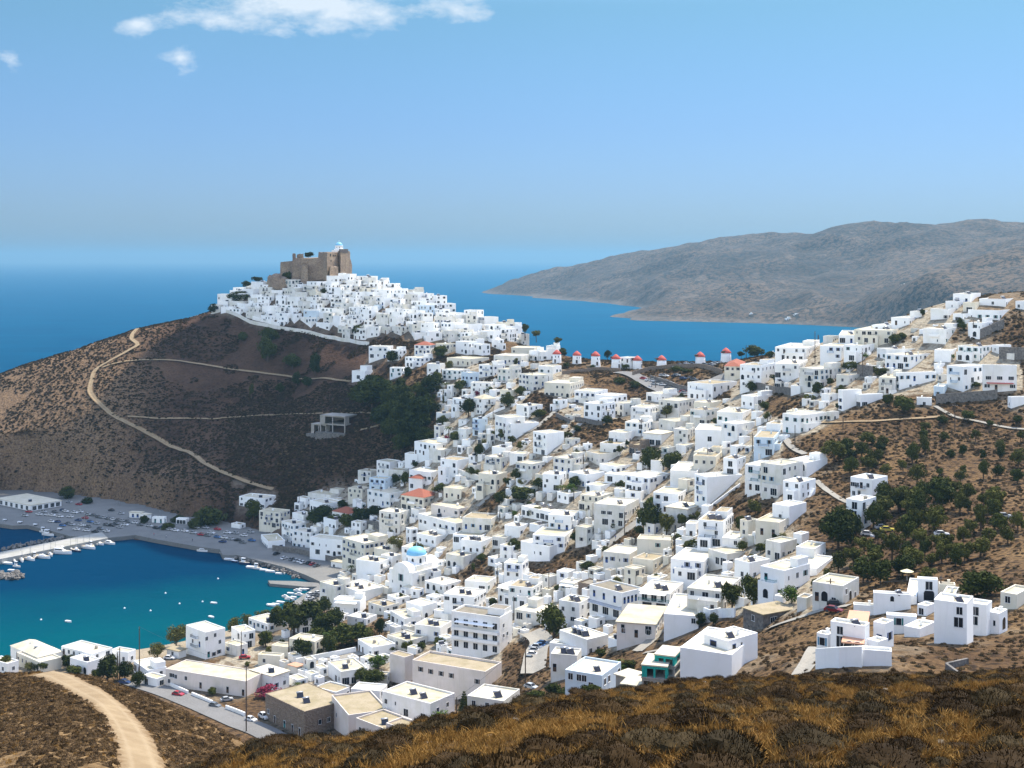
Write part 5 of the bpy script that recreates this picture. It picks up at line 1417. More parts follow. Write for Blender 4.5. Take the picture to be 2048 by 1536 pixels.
TT(1000, 560, 'dark', '860 628 60 68;510 612 50 52;860 1165 100 85;1690 1325 150 105;1210 1445 180 115;960 830 110 60;1080 860 110 60;620 1215 70 55;530 700 60 40;740 705 60 30;1000 710 70 40;1420 735 120 50;1500 745 110 40;1700 1220 70 60'); TT(1000, 560, 'pine', '1330 1095 110 95;960 1395 80 75;540 1275 80 65;1580 1310 60 45')
TT(1400, 520, 'dark', '440 775 150 95;560 782 80 55;330 775 60 45;1190 885 120 75;940 1085 100 115;1500 1165 90 95;1640 1235 170 150;1040 1000 70 60;520 1195 100 65;1560 670 110 80;1620 640 80 60;480 1450 90 60;330 1400 80 60;1110 1200 60 60'); TT(1400, 520, 'pine', '610 1005 110 95;870 1135 130 70;1450 920 150 70;1380 900 100 60'); TT(1400, 520, 'light', '1290 785 140 55;1880 655 60 40')
TT(1536, 520, 'dark', '1240 455 40 65;1560 560 60 70;1600 1290 110 90;1400 1320 90 80;1250 1440 90 90;1660 1010 100 40;1540 520 60 60;2000 1300 80 60;1780 1330 70 50')

# ------------------------------------------------------------------ harbour
def quay_slab(name, poly, z, label, cat, mat, kind=None, depth=4):
    P = [flat(px, py, z)[:2] for px, py in poly]
    ar = sum(P[i][0] * P[(i + 1) % len(P)][1] - P[(i + 1) % len(P)][0] * P[i][1] for i in range(len(P)))
    if ar < 0: P = P[::-1]
    mb = MB(); mb.prism(P, z - depth, z); o = mb.obj(name, mat); tag(o, label, cat, None, kind); return o
QZ = 2.1
quay_slab('quay', QUAY_PX, QZ, None, None, M_quay, 'structure')
quay_slab('pier', [(204, 1064), (216, 1076), (0, 1118), (-60, 1130), (-60, 1114), (0, 1104)], 2.6, 'long pale concrete pier with yachts moored along its harbour side', 'pier', wallmat('pale pier concrete', (.34, .33, .31), .15))
quay_slab('jetty', [(536, 1161), (540, 1167), (610, 1173), (640, 1173), (640, 1166), (590, 1162)], 1.3, 'short low jetty sticking out from the end of the quay', 'jetty', M_quay)
quay_slab('quay_edge', [(612, 1186), (640, 1170), (652, 1172), (652, 1196), (590, 1226), (560, 1236), (550, 1228)], 1.5, None, None, M_quay, 'structure')
def hull(L, w, h, mat_h, mat_d, name='hull'):
    mb = MB(); N = 9; rows = []
    for i in range(N):
        t = i / (N - 1); x = -L / 2 + L * t
        b = w / 2 * (1 - max(0, (t - .45) / .55) ** 2.2) * (.86 + .14 * min(1, t * 4)); sh = h * (1 + .35 * max(0, t - .5) ** 1.2)
        rows.append([(x, -b, sh), (x, -b * .72, 0), (x, 0, -.25), (x, b * .72, 0), (x, b, sh)])
    k = 0; mb.v = [p for r in rows for p in r]
    for i in range(N - 1):
        for j in range(4): mb.f.append((i * 5 + j, (i + 1) * 5 + j, (i + 1) * 5 + j + 1, i * 5 + j + 1)); mb.m.append(0)
        mb.f.append((i * 5 + 4, (i + 1) * 5 + 4, (i + 1) * 5, i * 5)); mb.m.append(1)
    mb.f.append((0, 1, 2, 3, 4)); mb.m.append(0)
    return mb.mesh(name, [mat_h, mat_d])
M_bw = plain('boat white', (.78, .79, .80), .3, var=.03); M_bn = plain('boat navy', (.03, .05, .12), .3); M_deck = plain('boat deck', (.55, .48, .38), .6)
BOATS = []
def boat(px, py, w, kind='motor', hull_c=M_bw, rz=None, look=None):
    P = flat(px, py, 0); s = P[1] / F; L = max(w * s, 3.2); r = random.Random(int(px * 7 + py)); rz = R(r.uniform(-35, -15)) if rz is None else R(rz)
    root = empty({'yacht': 'sailing_yacht', 'motor': 'motor_boat', 'small': 'small_boat', 'fish': 'fishing_boat'}[kind], P, rz)
    b = L * .30 if kind != 'small' else L * .36; h = L * .10 + .25
    link('hull', hull(L, b, h, hull_c, M_bw if kind == 'small' else M_deck), (), root)
    c = MB()
    if kind == 'motor':
        c.prism([(-L * .3, -b * .32), (L * .18, -b * .28), (L * .18, b * .28), (-L * .3, b * .32)], h, h + L * .10, top=[(-L * .27, -b * .28), (L * .05, -b * .24), (L * .05, b * .24), (-L * .27, b * .28)])
        cb = c.obj('cabin', M_bw, root); g = MB(); g.box(-L * .22, L * .11, -b * .305, b * .305, h + L * .035, h + L * .075); g.obj('window', M_glass, cb)
    elif kind == 'fish':
        c.box(-L * .32, -L * .02, -b * .26, b * .26, h, h + 1.9); c.box(-L * .35, L * .03, -b * .3, b * .3, h + 1.903, h + 2.05); cb = c.obj('wheelhouse', M_bw, root); g = MB(); g.box(-L * .25, -L * .01, -b * .265, b * .265, h + 1.1, h + 1.6); g.obj('window', M_glass, cb)
        m = MB(); m.tube((L * .2, 0, h), (L * .2, 0, h + L * .45), .06, .04); m.obj('mast', M_wood, root)
    elif kind == 'yacht':
        c.prism([(-L * .2, -b * .25), (L * .2, -b * .15), (L * .2, b * .15), (-L * .2, b * .25)], h, h + .55, top=[(-L * .2, -b * .2), (L * .15, -b * .1), (L * .15, b * .1), (-L * .2, b * .2)]); c.obj('cabin', M_bw, root)
        m = MB(); m.tube((L * .08, 0, h), (L * .08, 0, h + L * 1.15), .09, .05); m.obj('mast', M_grey, root); m = MB(); m.tube((L * .08, 0, h + 1.5), (-L * .32, 0, h + 1.5), .16, .12); m.obj('boom', M_bn, root)
    else:
        c.box(-L * .12, L * .04, -b * .33, b * .33, h * .75, h * .9); c.obj('seat', M_deck, root)
    cn = 'white' if hull_c is M_bw else 'navy blue'
    BOATS.append(dict(o=root, x=px, y=py, look=look or {'yacht': f'{cn} sailing yacht with bare mast', 'motor': f'{cn} motor boat with low cabin', 'small': 'small open white boat' if hull_c is M_bw else 'small open dark boat', 'fish': f'{cn} fishing boat with white wheelhouse'}[kind], lab=None, cat='boat'))
for row in '''60 1120 32 yacht;85 1116 38 yacht;122 1107 50 motor;154 1103 24 yacht n;177 1097 36 yacht;197 1089 30 motor;219 1088 30 motor;241 1077 24 small;12 1049 22 fish;43 1054 26 fish n;73 1059 26 fish;97 1071 30 fish;122 1068 28 fish;60 1046 16 small n;16 1128 24 small;34 1134 18 fish;24 1142 18 small;40 1112 22 yacht n;140 1100 22 yacht;165 1092 20 yacht;365 1085 22 motor;402 1098 20 motor;406 1103 26 motor;420 1093 22 motor;459 1120 22 small;490 1128 26 fish n;504 1136 24 small;541 1144 22 small;558 1148 15 small;614 1177 22 motor;582 1188 16 small;600 1191 22 motor;580 1200 22 motor;562 1206 20 small;543 1212 22 small;428 1207 9 small;423 1235 9 small;137 1244 8 small;612 1180 18 small n;470 1124 18 small n'''.split(';'):
    v = row.split(); boat(float(v[0]), float(v[1]), float(v[2]), v[3], M_bn if len(v) > 4 else M_bw)
for k in range(13):
    t = k / 12; boat(28 + 165 * t + (k % 3) * 2, 1123 - 34 * t + (k % 2) * 2, 20 + (k * 7) % 14, ('motor', 'yacht', 'yacht', 'fish')[k % 4], M_bn if k % 5 == 3 else M_bw, rz=-50 - (k * 13) % 20)
for x, y, w, k in ((330, 1081, 16, 'small'), (384, 1092, 18, 'small'), (436, 1102, 22, 'motor'), (448, 1108, 18, 'small'), (515, 1138, 20, 'fish'), (528, 1141, 18, 'small'), (596, 1183, 20, 'motor'), (606, 1180, 18, 'small'), (572, 1195, 20, 'motor'), (588, 1196, 16, 'small'), (552, 1210, 18, 'small'), (30, 1050, 20, 'motor'), (60, 1056, 20, 'small'), (88, 1065, 22, 'fish'), (110, 1070, 20, 'motor')): boat(x, y, w, k)
BUOYS = []
for px, py in ((82, 1240), (249, 1217), (301, 1222), (359, 1208), (405, 1204), (331, 1187), (436, 1158)):
    P = flat(px, py, 0); mb = MB(); mb.lathe([(.05, -.3), (.38, -.1), (.45, .15), (.3, .42), (.06, .52)], 10); mb.lathe([(.05, .5), (.05, .75)], 6)
    o = mb.obj('mooring_buoy', M_bw, None, P, smooth=True); BUOYS.append(dict(o=o, x=px, y=py, look='small white mooring buoy', lab=None, cat='buoy'))
def rocks(name, pts, w, n, seed, label):
    g = np.random.default_rng(seed); P = np.array([flat(a, b, .4)[:2] for a, b in pts]); seg = np.hypot(*(P[1:] - P[:-1]).T); t = np.concatenate([[0], np.cumsum(seg)])
    q = g.uniform(0, t[-1], n); x = np.interp(q, t, P[:, 0]) + g.normal(0, w, n); y = np.interp(q, t, P[:, 1]) + g.normal(0, w, n)
    pr = [rockproto('boulder', s) for s in (51, 52, 53)]
    for p_ in pr: p_.data.materials[0] = M_fstone
    o = scatter(name, np.column_stack([x, y, g.uniform(-.3, .9, n)]), g.uniform(.7, 1.5, n), pr, tilt=.6, seed=seed); o['label'] = label
rocks('breakwater_rocks', [(470, 1113), (520, 1126), (570, 1139), (608, 1153)], 1.6, 260, 61, 'grey boulders of the rubble bank along the quay road')
rocks('pier_rocks', [(0, 1100), (70, 1086), (140, 1073), (200, 1063)], 1.2, 170, 62, 'grey boulders along the outer side of the pier')
rocks('harbour_mouth_rocks', [(-10, 1150), (12, 1152), (34, 1155)], 2.2, 130, 63, 'grey boulder heap at the end of the breakwater')

# ------------------------------------------------------------------ cars
def car_meshes():
    prof = [(-2.1, .32), (-2.12, .72), (-2.0, .9), (-1.3, .94), (1.0, .92), (1.95, .78), (2.1, .6), (2.08, .32)]
    mb = MB(); n = len(prof)
    for s, y in ((0, -.84), (1, .84)):
        for x, z in prof: mb.v.append((x, y * (.93 if abs(x) > 1.9 else 1), z))
    for i in range(n): j = (i + 1) % n; mb.f.append((i, i + n, j + n, j)); mb.m.append(0)
    mb.f.append(tuple(range(n))); mb.m.append(0); mb.f.append(tuple(range(2 * n - 1, n - 1, -1))); mb.m.append(0)
    mb.prism([(-1.15, -.58), (.25, -.58), (.25, .58), (-1.15, .58)], 1.40, 1.46)
    for x, y in ((-1.2, .6), (.28, .6)):
        for s in (-1, 1): mb.tube((x * (1.45 if x < 0 else 3.0), s * .76, .93), (x, s * y, 1.42), .05, n=4)
    body = mb
    g = MB(); g.prism([(-1.75, -.76), (.85, -.76), (.85, .76), (-1.75, .76)], .925, 1.405, top=[(-1.2, -.6), (.28, -.6), (.28, .6), (-1.2, .6)])
    w = MB(); w.tube((0, -.09, 0), (0, .09, 0), .32, n=12)
    return body, g.mesh('windows', [M_glass]), w.mesh('wheel', [M_rail])
CBODY, CGLASS, CWHEEL = car_meshes()
CPAINT = {'white': (.72, .72, .72), 'silver': (.42, .43, .44), 'black': (.015, .015, .018), 'red': (.38, .02, .03), 'navy blue': (.03, .06, .16), 'grey': (.14, .145, .15), 'yellow': (.60, .50, .10), 'dark red': (.16, .012, .02), 'blue': (.05, .14, .32)}
CM = {}; CARS = []
def car(px, py, color, rz, on='t', near=False, van=False, s=1.0):
    if color not in CM:
        m = plain(color + ' car paint', CPAINT[color], .25, var=.02); m.node_tree.nodes['Principled BSDF'].inputs['Coat Weight'].default_value = .6
        b = CBODY.mesh('body', [m]); fb = MB(); fb.v = list(CBODY.v); fb.f = list(CBODY.f); fb.m = [0] * len(CBODY.f)
        fb.prism([(-1.75, -.76), (.85, -.76), (.85, .76), (-1.75, .76)], .925, 1.405, m=1, top=[(-1.2, -.6), (.28, -.6), (.28, .6), (-1.2, .6)])
        for x in (-1.3, 1.3):
            for y in (-.8, .8): fb.tube((x, y - .09, .32), (x, y + .09, .32), .32, n=8, m=2)
        CM[color] = (b, fb.mesh('parked_car', [m, M_glass, M_rail]))
    P = flat(px, py, QZ + .01) if on == 'q' else at(px, py)
    if on != 'q': P = (P[0], P[1], h1(P[0], P[1]) + .12)
    b, fb = CM[color]
    if near:
        root = empty('parked_car', P, R(rz)); link('body', b, (), root); link('windows', CGLASS, (), root)
        for x in (-1.3, 1.3):
            for y in (-.8, .8): link('wheel', CWHEEL, (), root, (x, y, .32))
    else: root = link('parked_car', fb, (), None, P, R(rz))
    if van: root.scale = (1.08, 1.05, 1.3)
    root['group'] = 'parked cars'
    CARS.append(dict(o=root, x=px, y=py, look=f'{color} ' + ('van' if van else 'car'), lab=None, cat='van' if van else 'car'))
cr = random.Random(31)
def pick(): return cr.choice(['white', 'white', 'white', 'silver', 'silver', 'grey', 'grey', 'black', 'navy blue', 'red', 'blue'])
for x, y in ((310, 320), (380, 325), (418, 328), (480, 338), (503, 288), (524, 296), (597, 306), (412, 378), (458, 380), (625, 368), (575, 403), (655, 408), (702, 418), (705, 321), (742, 328), (790, 343), (835, 347), (870, 357), (908, 362), (945, 368), (983, 373), (1022, 378), (1076, 388), (722, 380), (770, 392), (802, 435), (850, 405), (893, 410), (957, 424), (552, 222), (630, 240), (890, 288), (970, 313), (1195, 413), (1300, 423), (1405, 450), (1545, 468), (1605, 483), (1565, 428), (1645, 428), (1740, 503), (1790, 508), (1840, 518), (1900, 528), (1820, 468), (2005, 463), (2015, 530)):
    car(x / 4, 950 + y / 4, pick(), cr.choice((-25, -30, 150, 155)), 'q')
for x, y in ((350, 300), (440, 300), (560, 340), (640, 300), (680, 350), (540, 395), (500, 410), (610, 440), (690, 450), (850, 455), (760, 460), (930, 395), (1000, 405), (1120, 405), (1250, 430), (1480, 455), (1690, 470), (1740, 440), (1880, 470), (1950, 490), (1780, 540), (200, 330), (230, 300), (1350, 440), (1660, 490), (1940, 545)): car(x / 4, 950 + y / 4, pick(), cr.choice((-25, -30, 150, 155)), 'q')
for i, (x, y) in enumerate(((165, 838), (225, 872), (290, 882), (325, 892), (355, 897), (380, 907), (425, 912), (485, 932), (455, 920))): car(512 + x / 4, 900 + y / 4, ('black', 'white', 'grey', 'silver', 'white', 'white', 'black', 'grey', 'red')[i], 60, 'q')
for x, y, c, rz, v in ((1425, 960, 'red', -25, 0), (1815, 995, 'silver', 25, 0), (1720, 1045, 'grey', -30, 0), (2008, 1155, 'white', -35, 0), (1000, 862, 'navy blue', -20, 0), (1355, 668, 'white', -10, 0), (1957, 663, 'red', 10, 0), (2110, 1140, 'white', -50, 1), (2560, 850, 'black', -15, 0)): car(x / 4, 1152 + y / 4, c, rz, near=True, van=v)
for x, y, c, rz, v in ((85, 470, 'silver', 50, 0), (110, 440, 'silver', 50, 0), (232, 572, 'blue', -15, 0), (205, 590, 'white', -15, 1), (185, 608, 'silver', -15, 0), (170, 640, 'white', -15, 0), (148, 672, 'grey', -15, 0), (155, 900, 'silver', -40, 0), (706, 388, 'black', 0, 0), (250, 552, 'navy blue', -15, 0)): car(1024 + x / 4, 1152 + y / 4, c, rz, near=True, van=v)
for x, y, c, rz in ((545, 262, 'black', -15), (525, 318, 'dark red', -30)): car(1536 + x / 4, 1152 + y / 4, c, rz, near=True)
for x, y, c in ((915, 812, 'silver'), (955, 828, 'yellow'), (800, 862, 'white'), (1390, 880, 'white'), (1895, 745, 'silver'), (880, 875, 'white')): car(1536 + x / 4, 850 + y / 4, c, cr.uniform(-30, 30))
for x, y in ((1180, 810), (1205, 862), (1262, 828), (1300, 842), (1345, 857), (1390, 872), (1430, 882), (1465, 892), (1290, 776), (1322, 781), (1390, 786), (1415, 777), (1465, 797), (1522, 792), (1556, 802), (1440, 681), (1480, 687), (1520, 688), (1560, 692), (1640, 688), (1682, 698), (1722, 668), (1762, 668), (1210, 951), (1240, 945), (1275, 958), (1225, 815), (1362, 830), (1320, 815), (1280, 805), (1700, 690), (1600, 700), (1475, 900), (1240, 838), (1150, 800), (1330, 700), (1400, 700), (1490, 672), (1540, 676)):
    car(1000 + x / 4, 560 + y / 4, pick(), cr.choice((-35, -30, 60)))
for x, y in ((1235, 985), (1900, 1120)): car(700 + x / 4, 520 + y / 4, pick(), 0)
for x, y in ((905, 765), (1600, 130)): car(1024 + x / 4, 900 + y / 4, 'white' if x < 1000 else 'blue', 10, near=True)
for x, y in ((440, 1165), (465, 1180), (480, 1165), (500, 1150), (430, 1195)): car(512 + x / 4, 900 + y / 4, 'white' if x % 3 else 'grey', 40, 'q', near=False)
# ------------------------------------------------------------------ buildings of the quay
def qY(py, z=QZ): return F * (CAMZ - z) / (py - HY)
def qhouse(xl, xc, xr, yt, yb, **kw):
    yb_ = 950 + yb / 4
    house(xl / 4, xc / 4, xr / 4, 950 + yt / 4, yb_, Y=qY(yb_), **kw)
qhouse(-30, 245, 492, 243, 290, a=38, style='slab', wall=M_frame, roof=1, st=1, fl=[(x, .1, 'shop') for x in (.1, .25, .4, .55, .7, .85)], fr=[(x, .1, 'shop') for x in (.12, .3, .5, .7, .88)], lab='large flat-roofed open pavilion behind the harbour car park', look='large flat-roofed pavilion', name='harbour_pavilion', cat='pavilion', chim=False)
qhouse(1035, 1130, 1152, 300, 345, style='slab', wall=0, roof=1, st=1, fl=[(.7, .1, 'bluedoor', (1.3, 1, .9)), (.3, .1, 'bluedoor', (1.3, 1, .9))], fr=[], lab='white kiosk with blue shutters at the back of the harbour car park', look='white kiosk', name='kiosk', cat='kiosk', chim=False)
qhouse(1130, 1180, 1210, 315, 355, style='slab', wall=1, roof=1, st=1, chim=False)
qhouse(1215, 1310, 1332, 340, 385, wall=1, roof=1, st=1, chim=False)
qhouse(1408, 1490, 1512, 350, 395, wall=1, roof=1, st=1, chim=False, fl=[(.8, .05, 'glassdoor'), (.5, .05, 'glassdoor'), (.2, .05, 'glassdoor')], fr=[])
qhouse(1875, 1930, 1960, 260, 310, wall=0, st=1); qhouse(1850, 1920, 1965, 395, 430, wall=1, st=1)

# ------------------------------------------------------------------ church
def church():
    lab = 'white church with a sky blue dome above the waterfront houses'
    root, P, al, A, B, h = house(512 + 1065 / 4, 512 + 1255 / 4, 512 + 1500 / 4, 900 + 985 / 4, 900 + 1140 / 4, wall=0, roof=1, st=2, a=40, par=.25, look='white domed church', lab=lab, name='domed_church', cat='church', chim=False, sol=0, top=None, seed=991,
                                 fl=[(.5, .48, 'teal', (1.5, 1, 2.0)), (.85, .3, 'slit'), (.5, .0, 'door')], fr=[(.18, .40, 'arch', (.7, 1, .75)), (.36, .40, 'arch', (.7, 1, .75)), (.54, .40, 'arch', (.7, 1, .75)), (.85, .4, 'slit')])
    mb = MB(); n = 16; cx, r = -A / 2, A * .36
    arc = [(cx - r * math.cos(math.pi * k / n), h - .6 + r * .85 * math.sin(math.pi * k / n)) for k in range(n + 1)]
    for y0, y1 in ((-.02, .5), (B - .5, B + .02)):
        for k in range(n):
            a, b = arc[k], arc[k + 1]
            mb.quad((a[0], y0, a[1]), (b[0], y0, b[1]), (b[0], y1, b[1]), (a[0], y1, a[1]))
            mb.quad((cx, y0, h - .6), (b[0], y0, b[1]), (a[0], y0, a[1])); mb.quad((cx, y1, h - .6), (a[0], y1, a[1]), (b[0], y1, b[1]))
    mb.obj('gable', W[0], root)
    mb = MB()
    for k in range(n):
        a, b = arc[k], arc[k + 1]; s = .93
        f = lambda p: (cx + (p[0] - cx) * s, h + (p[1] - h) * s)
        a, b = f(a), f(b); mb.quad((a[0], .5, a[1]), (b[0], .5, b[1]), (b[0], B - .5, b[1]), (a[0], B - .5, a[1]))
    mb.obj('vault', W[1], root, smooth=True)
    R_ = min(4.3, A * .36); dz = h + 1.3
    mb = MB(); mb.prism([(cx - R_ * 1.12, B * .5 - R_ * 1.12), (cx + R_ * 1.12, B * .5 - R_ * 1.12), (cx + R_ * 1.12, B * .5 + R_ * 1.12), (cx - R_ * 1.12, B * .5 + R_ * 1.12)], h, h + 2.1); mb.obj('dome_base', W[0], root)
    mb = MB(); mb.lathe([(R_, h + 2.1), (R_, h + 5.2), (R_ * 1.06, h + 5.3), (R_ * 1.06, h + 5.6), (R_ * .98, h + 5.65)], 24, cx=cx, cy=B * .5); dr = mb.obj('drum', W[0], root)
    for k in range(8):
        t = 2 * math.pi * (k + .5) / 8; o = link('window', WIN['arch'], (), dr, (cx + math.cos(t) * (R_ - .03), B * .5 + math.sin(t) * (R_ - .03), h + 2.6), t + R(90)); o.scale = (.62, 1, .85)
    mb = MB(); mb.lathe([(R_ * math.cos(t), h + 5.66 + R_ * .74 * math.sin(t)) for t in np.linspace(0, 1.5, 10)] , 24, cx=cx, cy=B * .5); mb.obj('dome', M_dome, root, smooth=True)
    zt = h + 5.66 + R_ * .74; mb = MB(); mb.box(cx - .06, cx + .06, B * .5 - .06, B * .5 + .06, zt - .1, zt + 1.4); mb.box(cx - .4, cx + .4, B * .5 - .05, B * .5 + .05, zt + .85, zt + .97); mb.obj('cross', M_frame, root)
church()
house(512 + 1180 / 4, 512 + 1250 / 4, 512 + 1290 / 4, 900 + 1105 / 4, 900 + 1150 / 4, style='tile', roof=1, wall=1, st=1, fl=[], fr=[], lab='tiny white gabled chapel hut in front of the church wall', look='tiny white chapel hut', name='chapel', cat='chapel', chim=False)

# ------------------------------------------------------------------ open frame buildings
def frame_house(xl, xc, xr, yt, yb, mat, roofm, lab, name, floors=2, fill=None, a=None, plinth=0):
    Y = march(xc, yb); P = ray(xc, yb, Y); s = Y / F; al = R(a) if a else min(max(math.atan2(xr - xc, xc - xl), R(16)), R(74))
    A = solve(P, xl, -math.cos(al), math.sin(al)); B = solve(P, xr, math.sin(al), math.cos(al)); h = (yb - yt) * s; sth = h / floors
    root = empty(name, P, -al); root['category'] = 'unfinished house'
    if plinth: mb = MB(); mb.box(-A - 2, 1.2, -2.2, B + 1, -6, -.1); mb.obj('plinth', M_fstone, root)
    for k in range(floors):
        z0, z1 = k * sth, (k + 1) * sth - .25; c = .38 if not plinth else .55
        m = mat if (fill is None or k == floors - 1) else M_conc
        for x in (-A, -A / 2 - c / 2, -c):
            for y in (0, B - c):
                mb = MB(); mb.box(x, x + c, y, y + c, z0 - (4.5 if k == 0 else 0), z1 - .5); mb.obj('column', m, root)
        mb = MB(); mb.box(-A, 0, 0, c, z1 - .498, z1 - .002); mb.box(-A, 0, B - c, B, z1 - .498, z1 - .002); mb.box(-A, -A + c, c + .002, B - c - .002, z1 - .496, z1 - .004); mb.box(-c, 0, c + .002, B - c - .002, z1 - .496, z1 - .004); mb.obj('beam', m, root)
        mb = MB(); mb.box(-A - .12, .12, -.12, B + .12, z1, z1 + .245); mb.obj('roof' if k == floors - 1 else 'floor_slab', roofm if k == floors - 1 else M_conc, root)
        if fill is not None:
            mb = MB(); mb.box(-A + c, -c, B - c - .25, B - c - .03, z0, z1 - .5); mb.box(-A + .05, -A + .25, c, B - c, z0, z1 - .5)
            if k == floors - 1: mb.box(-A + c + .02, -A * .80, .06, .3, z0, z1 - .5); mb.box(-.30, -.06, c + .02, B * .35, z0, z1 - .5)
            mb.obj('wall', fill if k == floors - 1 else M_conc, root)
        else:
            mb = MB(); mb.box(-A + c, -c, B * .5, B * .5 + .2, z0, z1 - .5); mb.obj('wall', mat, root)
    HOUSE_FOOT.append((P[0], P[1], al, A, B))
    HOUSES.append(dict(o=root, x=(xl + xr) / 2, y=(yt + yb) / 2, look=name.replace('_', ' '), lab=lab, cat='unfinished house', w=xr - xl, h=yb - yt))
frame_house(1024 + 1038 / 4, 1024 + 1240 / 4, 1024 + 1288 / 4, 1152 + 722 / 4, 1152 + 925 / 4, M_turq, ROOF[1], 'unfinished turquoise house frame with dark open ground floor', 'unfinished_house', 2, M_turq)
frame_house(1024 + 1140 / 4, 1024 + 1300 / 4, 1024 + 1366 / 4, 1152 + 640 / 4, 1152 + 880 / 4, M_turq, ROOF[1], 'turquoise frame block with white roof just behind the unfinished turquoise house', 'unfinished_house', 3, M_turq)
frame_house(640, 690, 714, 833, 866, M_conc, M_conc, 'bare grey concrete house frame alone on the shaded castle slope', 'unfinished_house', 2, M_conc, plinth=1)
frame_house(622, 652, 676, 850, 870, M_conc, M_conc, 'low concrete terrace frame left of the bare grey house frame', 'unfinished_house', 1, M_conc, plinth=1)

# ------------------------------------------------------------------ castle
def rough_up(o, amp):
    import bmesh
    from mathutils import noise as nz_
    bm = bmesh.new(); bm.from_mesh(o.data); bmesh.ops.subdivide_edges(bm, edges=bm.edges[:], cuts=7, use_grid_fill=True)
    zs = [v.co.z for v in bm.verts]; z1 = max(zs)
    for v in bm.verts:
        p = v.co * .35; d = nz_.noise_vector(p + Vector((3, 7, 1)))
        v.co += Vector((d.x, d.y, 0)) * amp
        if v.co.z > z1 - .6: v.co.z += min(0.15, nz_.noise(v.co * .5 + Vector((9, 2, 0)))) * amp * 3.2
    bm.to_mesh(o.data); bm.free(); o.data.update(); return o
def castle():
    Y0 = 948.0
    def X(px, Y): return (px - CX) * Y / F
    def Z(py, Y): return CAMZ - (py - HY) * Y / F
    root = empty('castle', (X(640, 965), 965, Z(556, 965))); o3 = root.location
    def wall_block(name, plan, top, base=570, mat=M_castle, batter=1.05, parent=root, notch=None):
        pts = [(X(px, Y) - o3.x, Y - o3.y) for px, Y in plan]; c = np.mean(pts, 0)
        low = [((p[0] - c[0]) * batter + c[0], (p[1] - c[1]) * batter + c[1]) for p in pts]
        mb = MB(); zt = [Z(t, Y) - o3.z for t, (px, Y) in zip(top if hasattr(top, '__len__') else [top] * len(plan), plan)]
        mb.prism(low, [Z(base, plan[0][1]) - o3.z] * len(pts), zt, top=pts); o = mb.obj(name, mat, parent); return rough_up(o, .45 if name != 'battlement' else .15)
    wall_block('bastion', [(561, 962), (592, 956), (594, 985), (566, 990)], [524, 522, 522, 524], 572, batter=1.10)
    cw = wall_block('curtain_wall', [(585, 953), (656, 949), (656, 990), (588, 990)], [517, 515.5, 515, 516], 572, batter=1.04)
    wall_block('curtain_wall', [(585, 955), (591, 954.5), (591, 975), (586, 975)], [507, 507, 508, 507], 530, batter=1)
    wall_block('curtain_wall', [(594, 962), (607, 962), (607, 968), (594, 968)], [509, 507, 508, 511], 530, batter=1)
    keep = wall_block('keep', [(637, 955), (654.5, 945), (700, 988), (680, 1005)], [504.5, 504, 505, 505], 572, batter=1.05)
    wall_block('tower', [(676, 966), (681, 962), (699, 980), (694, 990)], [502, 502, 502, 502], 572, batter=1.02)
    m = wall_block('battlement', [(678.2, 963.5), (680.6, 961), (696.5, 977), (694, 986)], [498.2, 498.2, 498.2, 498.2], 505, batter=1.0, mat=plain('dark stone', (.10, .085, .08), .9))
    wall_block('buttress', [(603, 947), (615, 946), (614, 955), (604, 955)], [531, 529, 529, 531], 572, batter=1.25)
    wall_block('buttress', [(660, 944), (676, 954), (674, 966), (660, 958)], [532, 534, 533, 532], 574, batter=1.15, mat=M_castle)
    wall_block('buttress', [(698, 984), (704, 990), (703, 1000), (697, 996)], [508, 530, 532, 508], 574, batter=1.25)
    mb = MB()
    def win(px, py, Y, w, h_):
        s = Y / F; x, z = X(px, Y) - o3.x, Z(py, Y) - o3.z; q = MB(); q.box(-w / 2, w / 2, -.25, .3, 0, h_)
        o = q.obj('window', M_glass, keep, (x, Y - o3.y, z), R(55)); return o
    # openings on the lit right face of the keep (line from px 654.5, Y 945 to px 700, Y 988)
    for px, py, w, h_ in ((660.5, 513, .9, 1.9), (666.5, 513, .8, 1.3), (670, 513, .8, 1.3), (661.5, 524, .9, 1.3)):
        t = (px - 654.5) / 45.5; Yw = 945 + 43 * t * 1.0
        # on the plane: solve for the wall point at this column
        ax, ay = X(654.5, 945), 945; bx, by = X(700, 988), 988; k = (px - CX) / F; tt = (k * ay - ax) / ((bx - ax) - k * (by - ay))
        win(px, py, ay + (by - ay) * tt - .1, w, h_)
    # church inside the walls
    cx, cy = X(678, 985) - o3.x, 985 - o3.y; zb = Z(503, 985) - o3.z
    mb = MB(); mb.box(cx - 5.0, cx + 4.6, cy - 4, cy + 5, zb - 6, zb + 1.0); mb.box(cx - 3.4, cx + 3.4, cy - 3.4, cy + 3.4, zb + 1.002, zb + 2.0); ch = mb.obj('church', W[0], root)
    mb = MB(); mb.lathe([(2.9, zb + 2), (2.9, zb + 4.2), (3.1, zb + 4.25), (3.1, zb + 4.45), (2.8, zb + 4.5)], 18, cx=cx, cy=cy); mb.obj('drum', W[0], ch)
    for k in range(8):
        t = 2 * math.pi * k / 8 + .3; o = link('window', WIN['slit'], (), ch, (cx + math.cos(t) * 2.88, cy + math.sin(t) * 2.88, zb + 2.6), t + R(90))
    mb = MB(); mb.lathe([(2.75 * math.cos(t), zb + 4.5 + 2.5 * math.sin(t)) for t in np.linspace(0, 1.5, 9)], 18, cx=cx, cy=cy); mb.obj('dome', M_dome, ch, smooth=True)
    mb = MB(); mb.box(cx - .07, cx + .07, cy - .07, cy + .07, zb + 6.9, zb + 8.6); mb.box(cx - .5, cx + .5, cy - .05, cy + .05, zb + 7.9, zb + 8.05); mb.obj('cross', M_frame, ch)
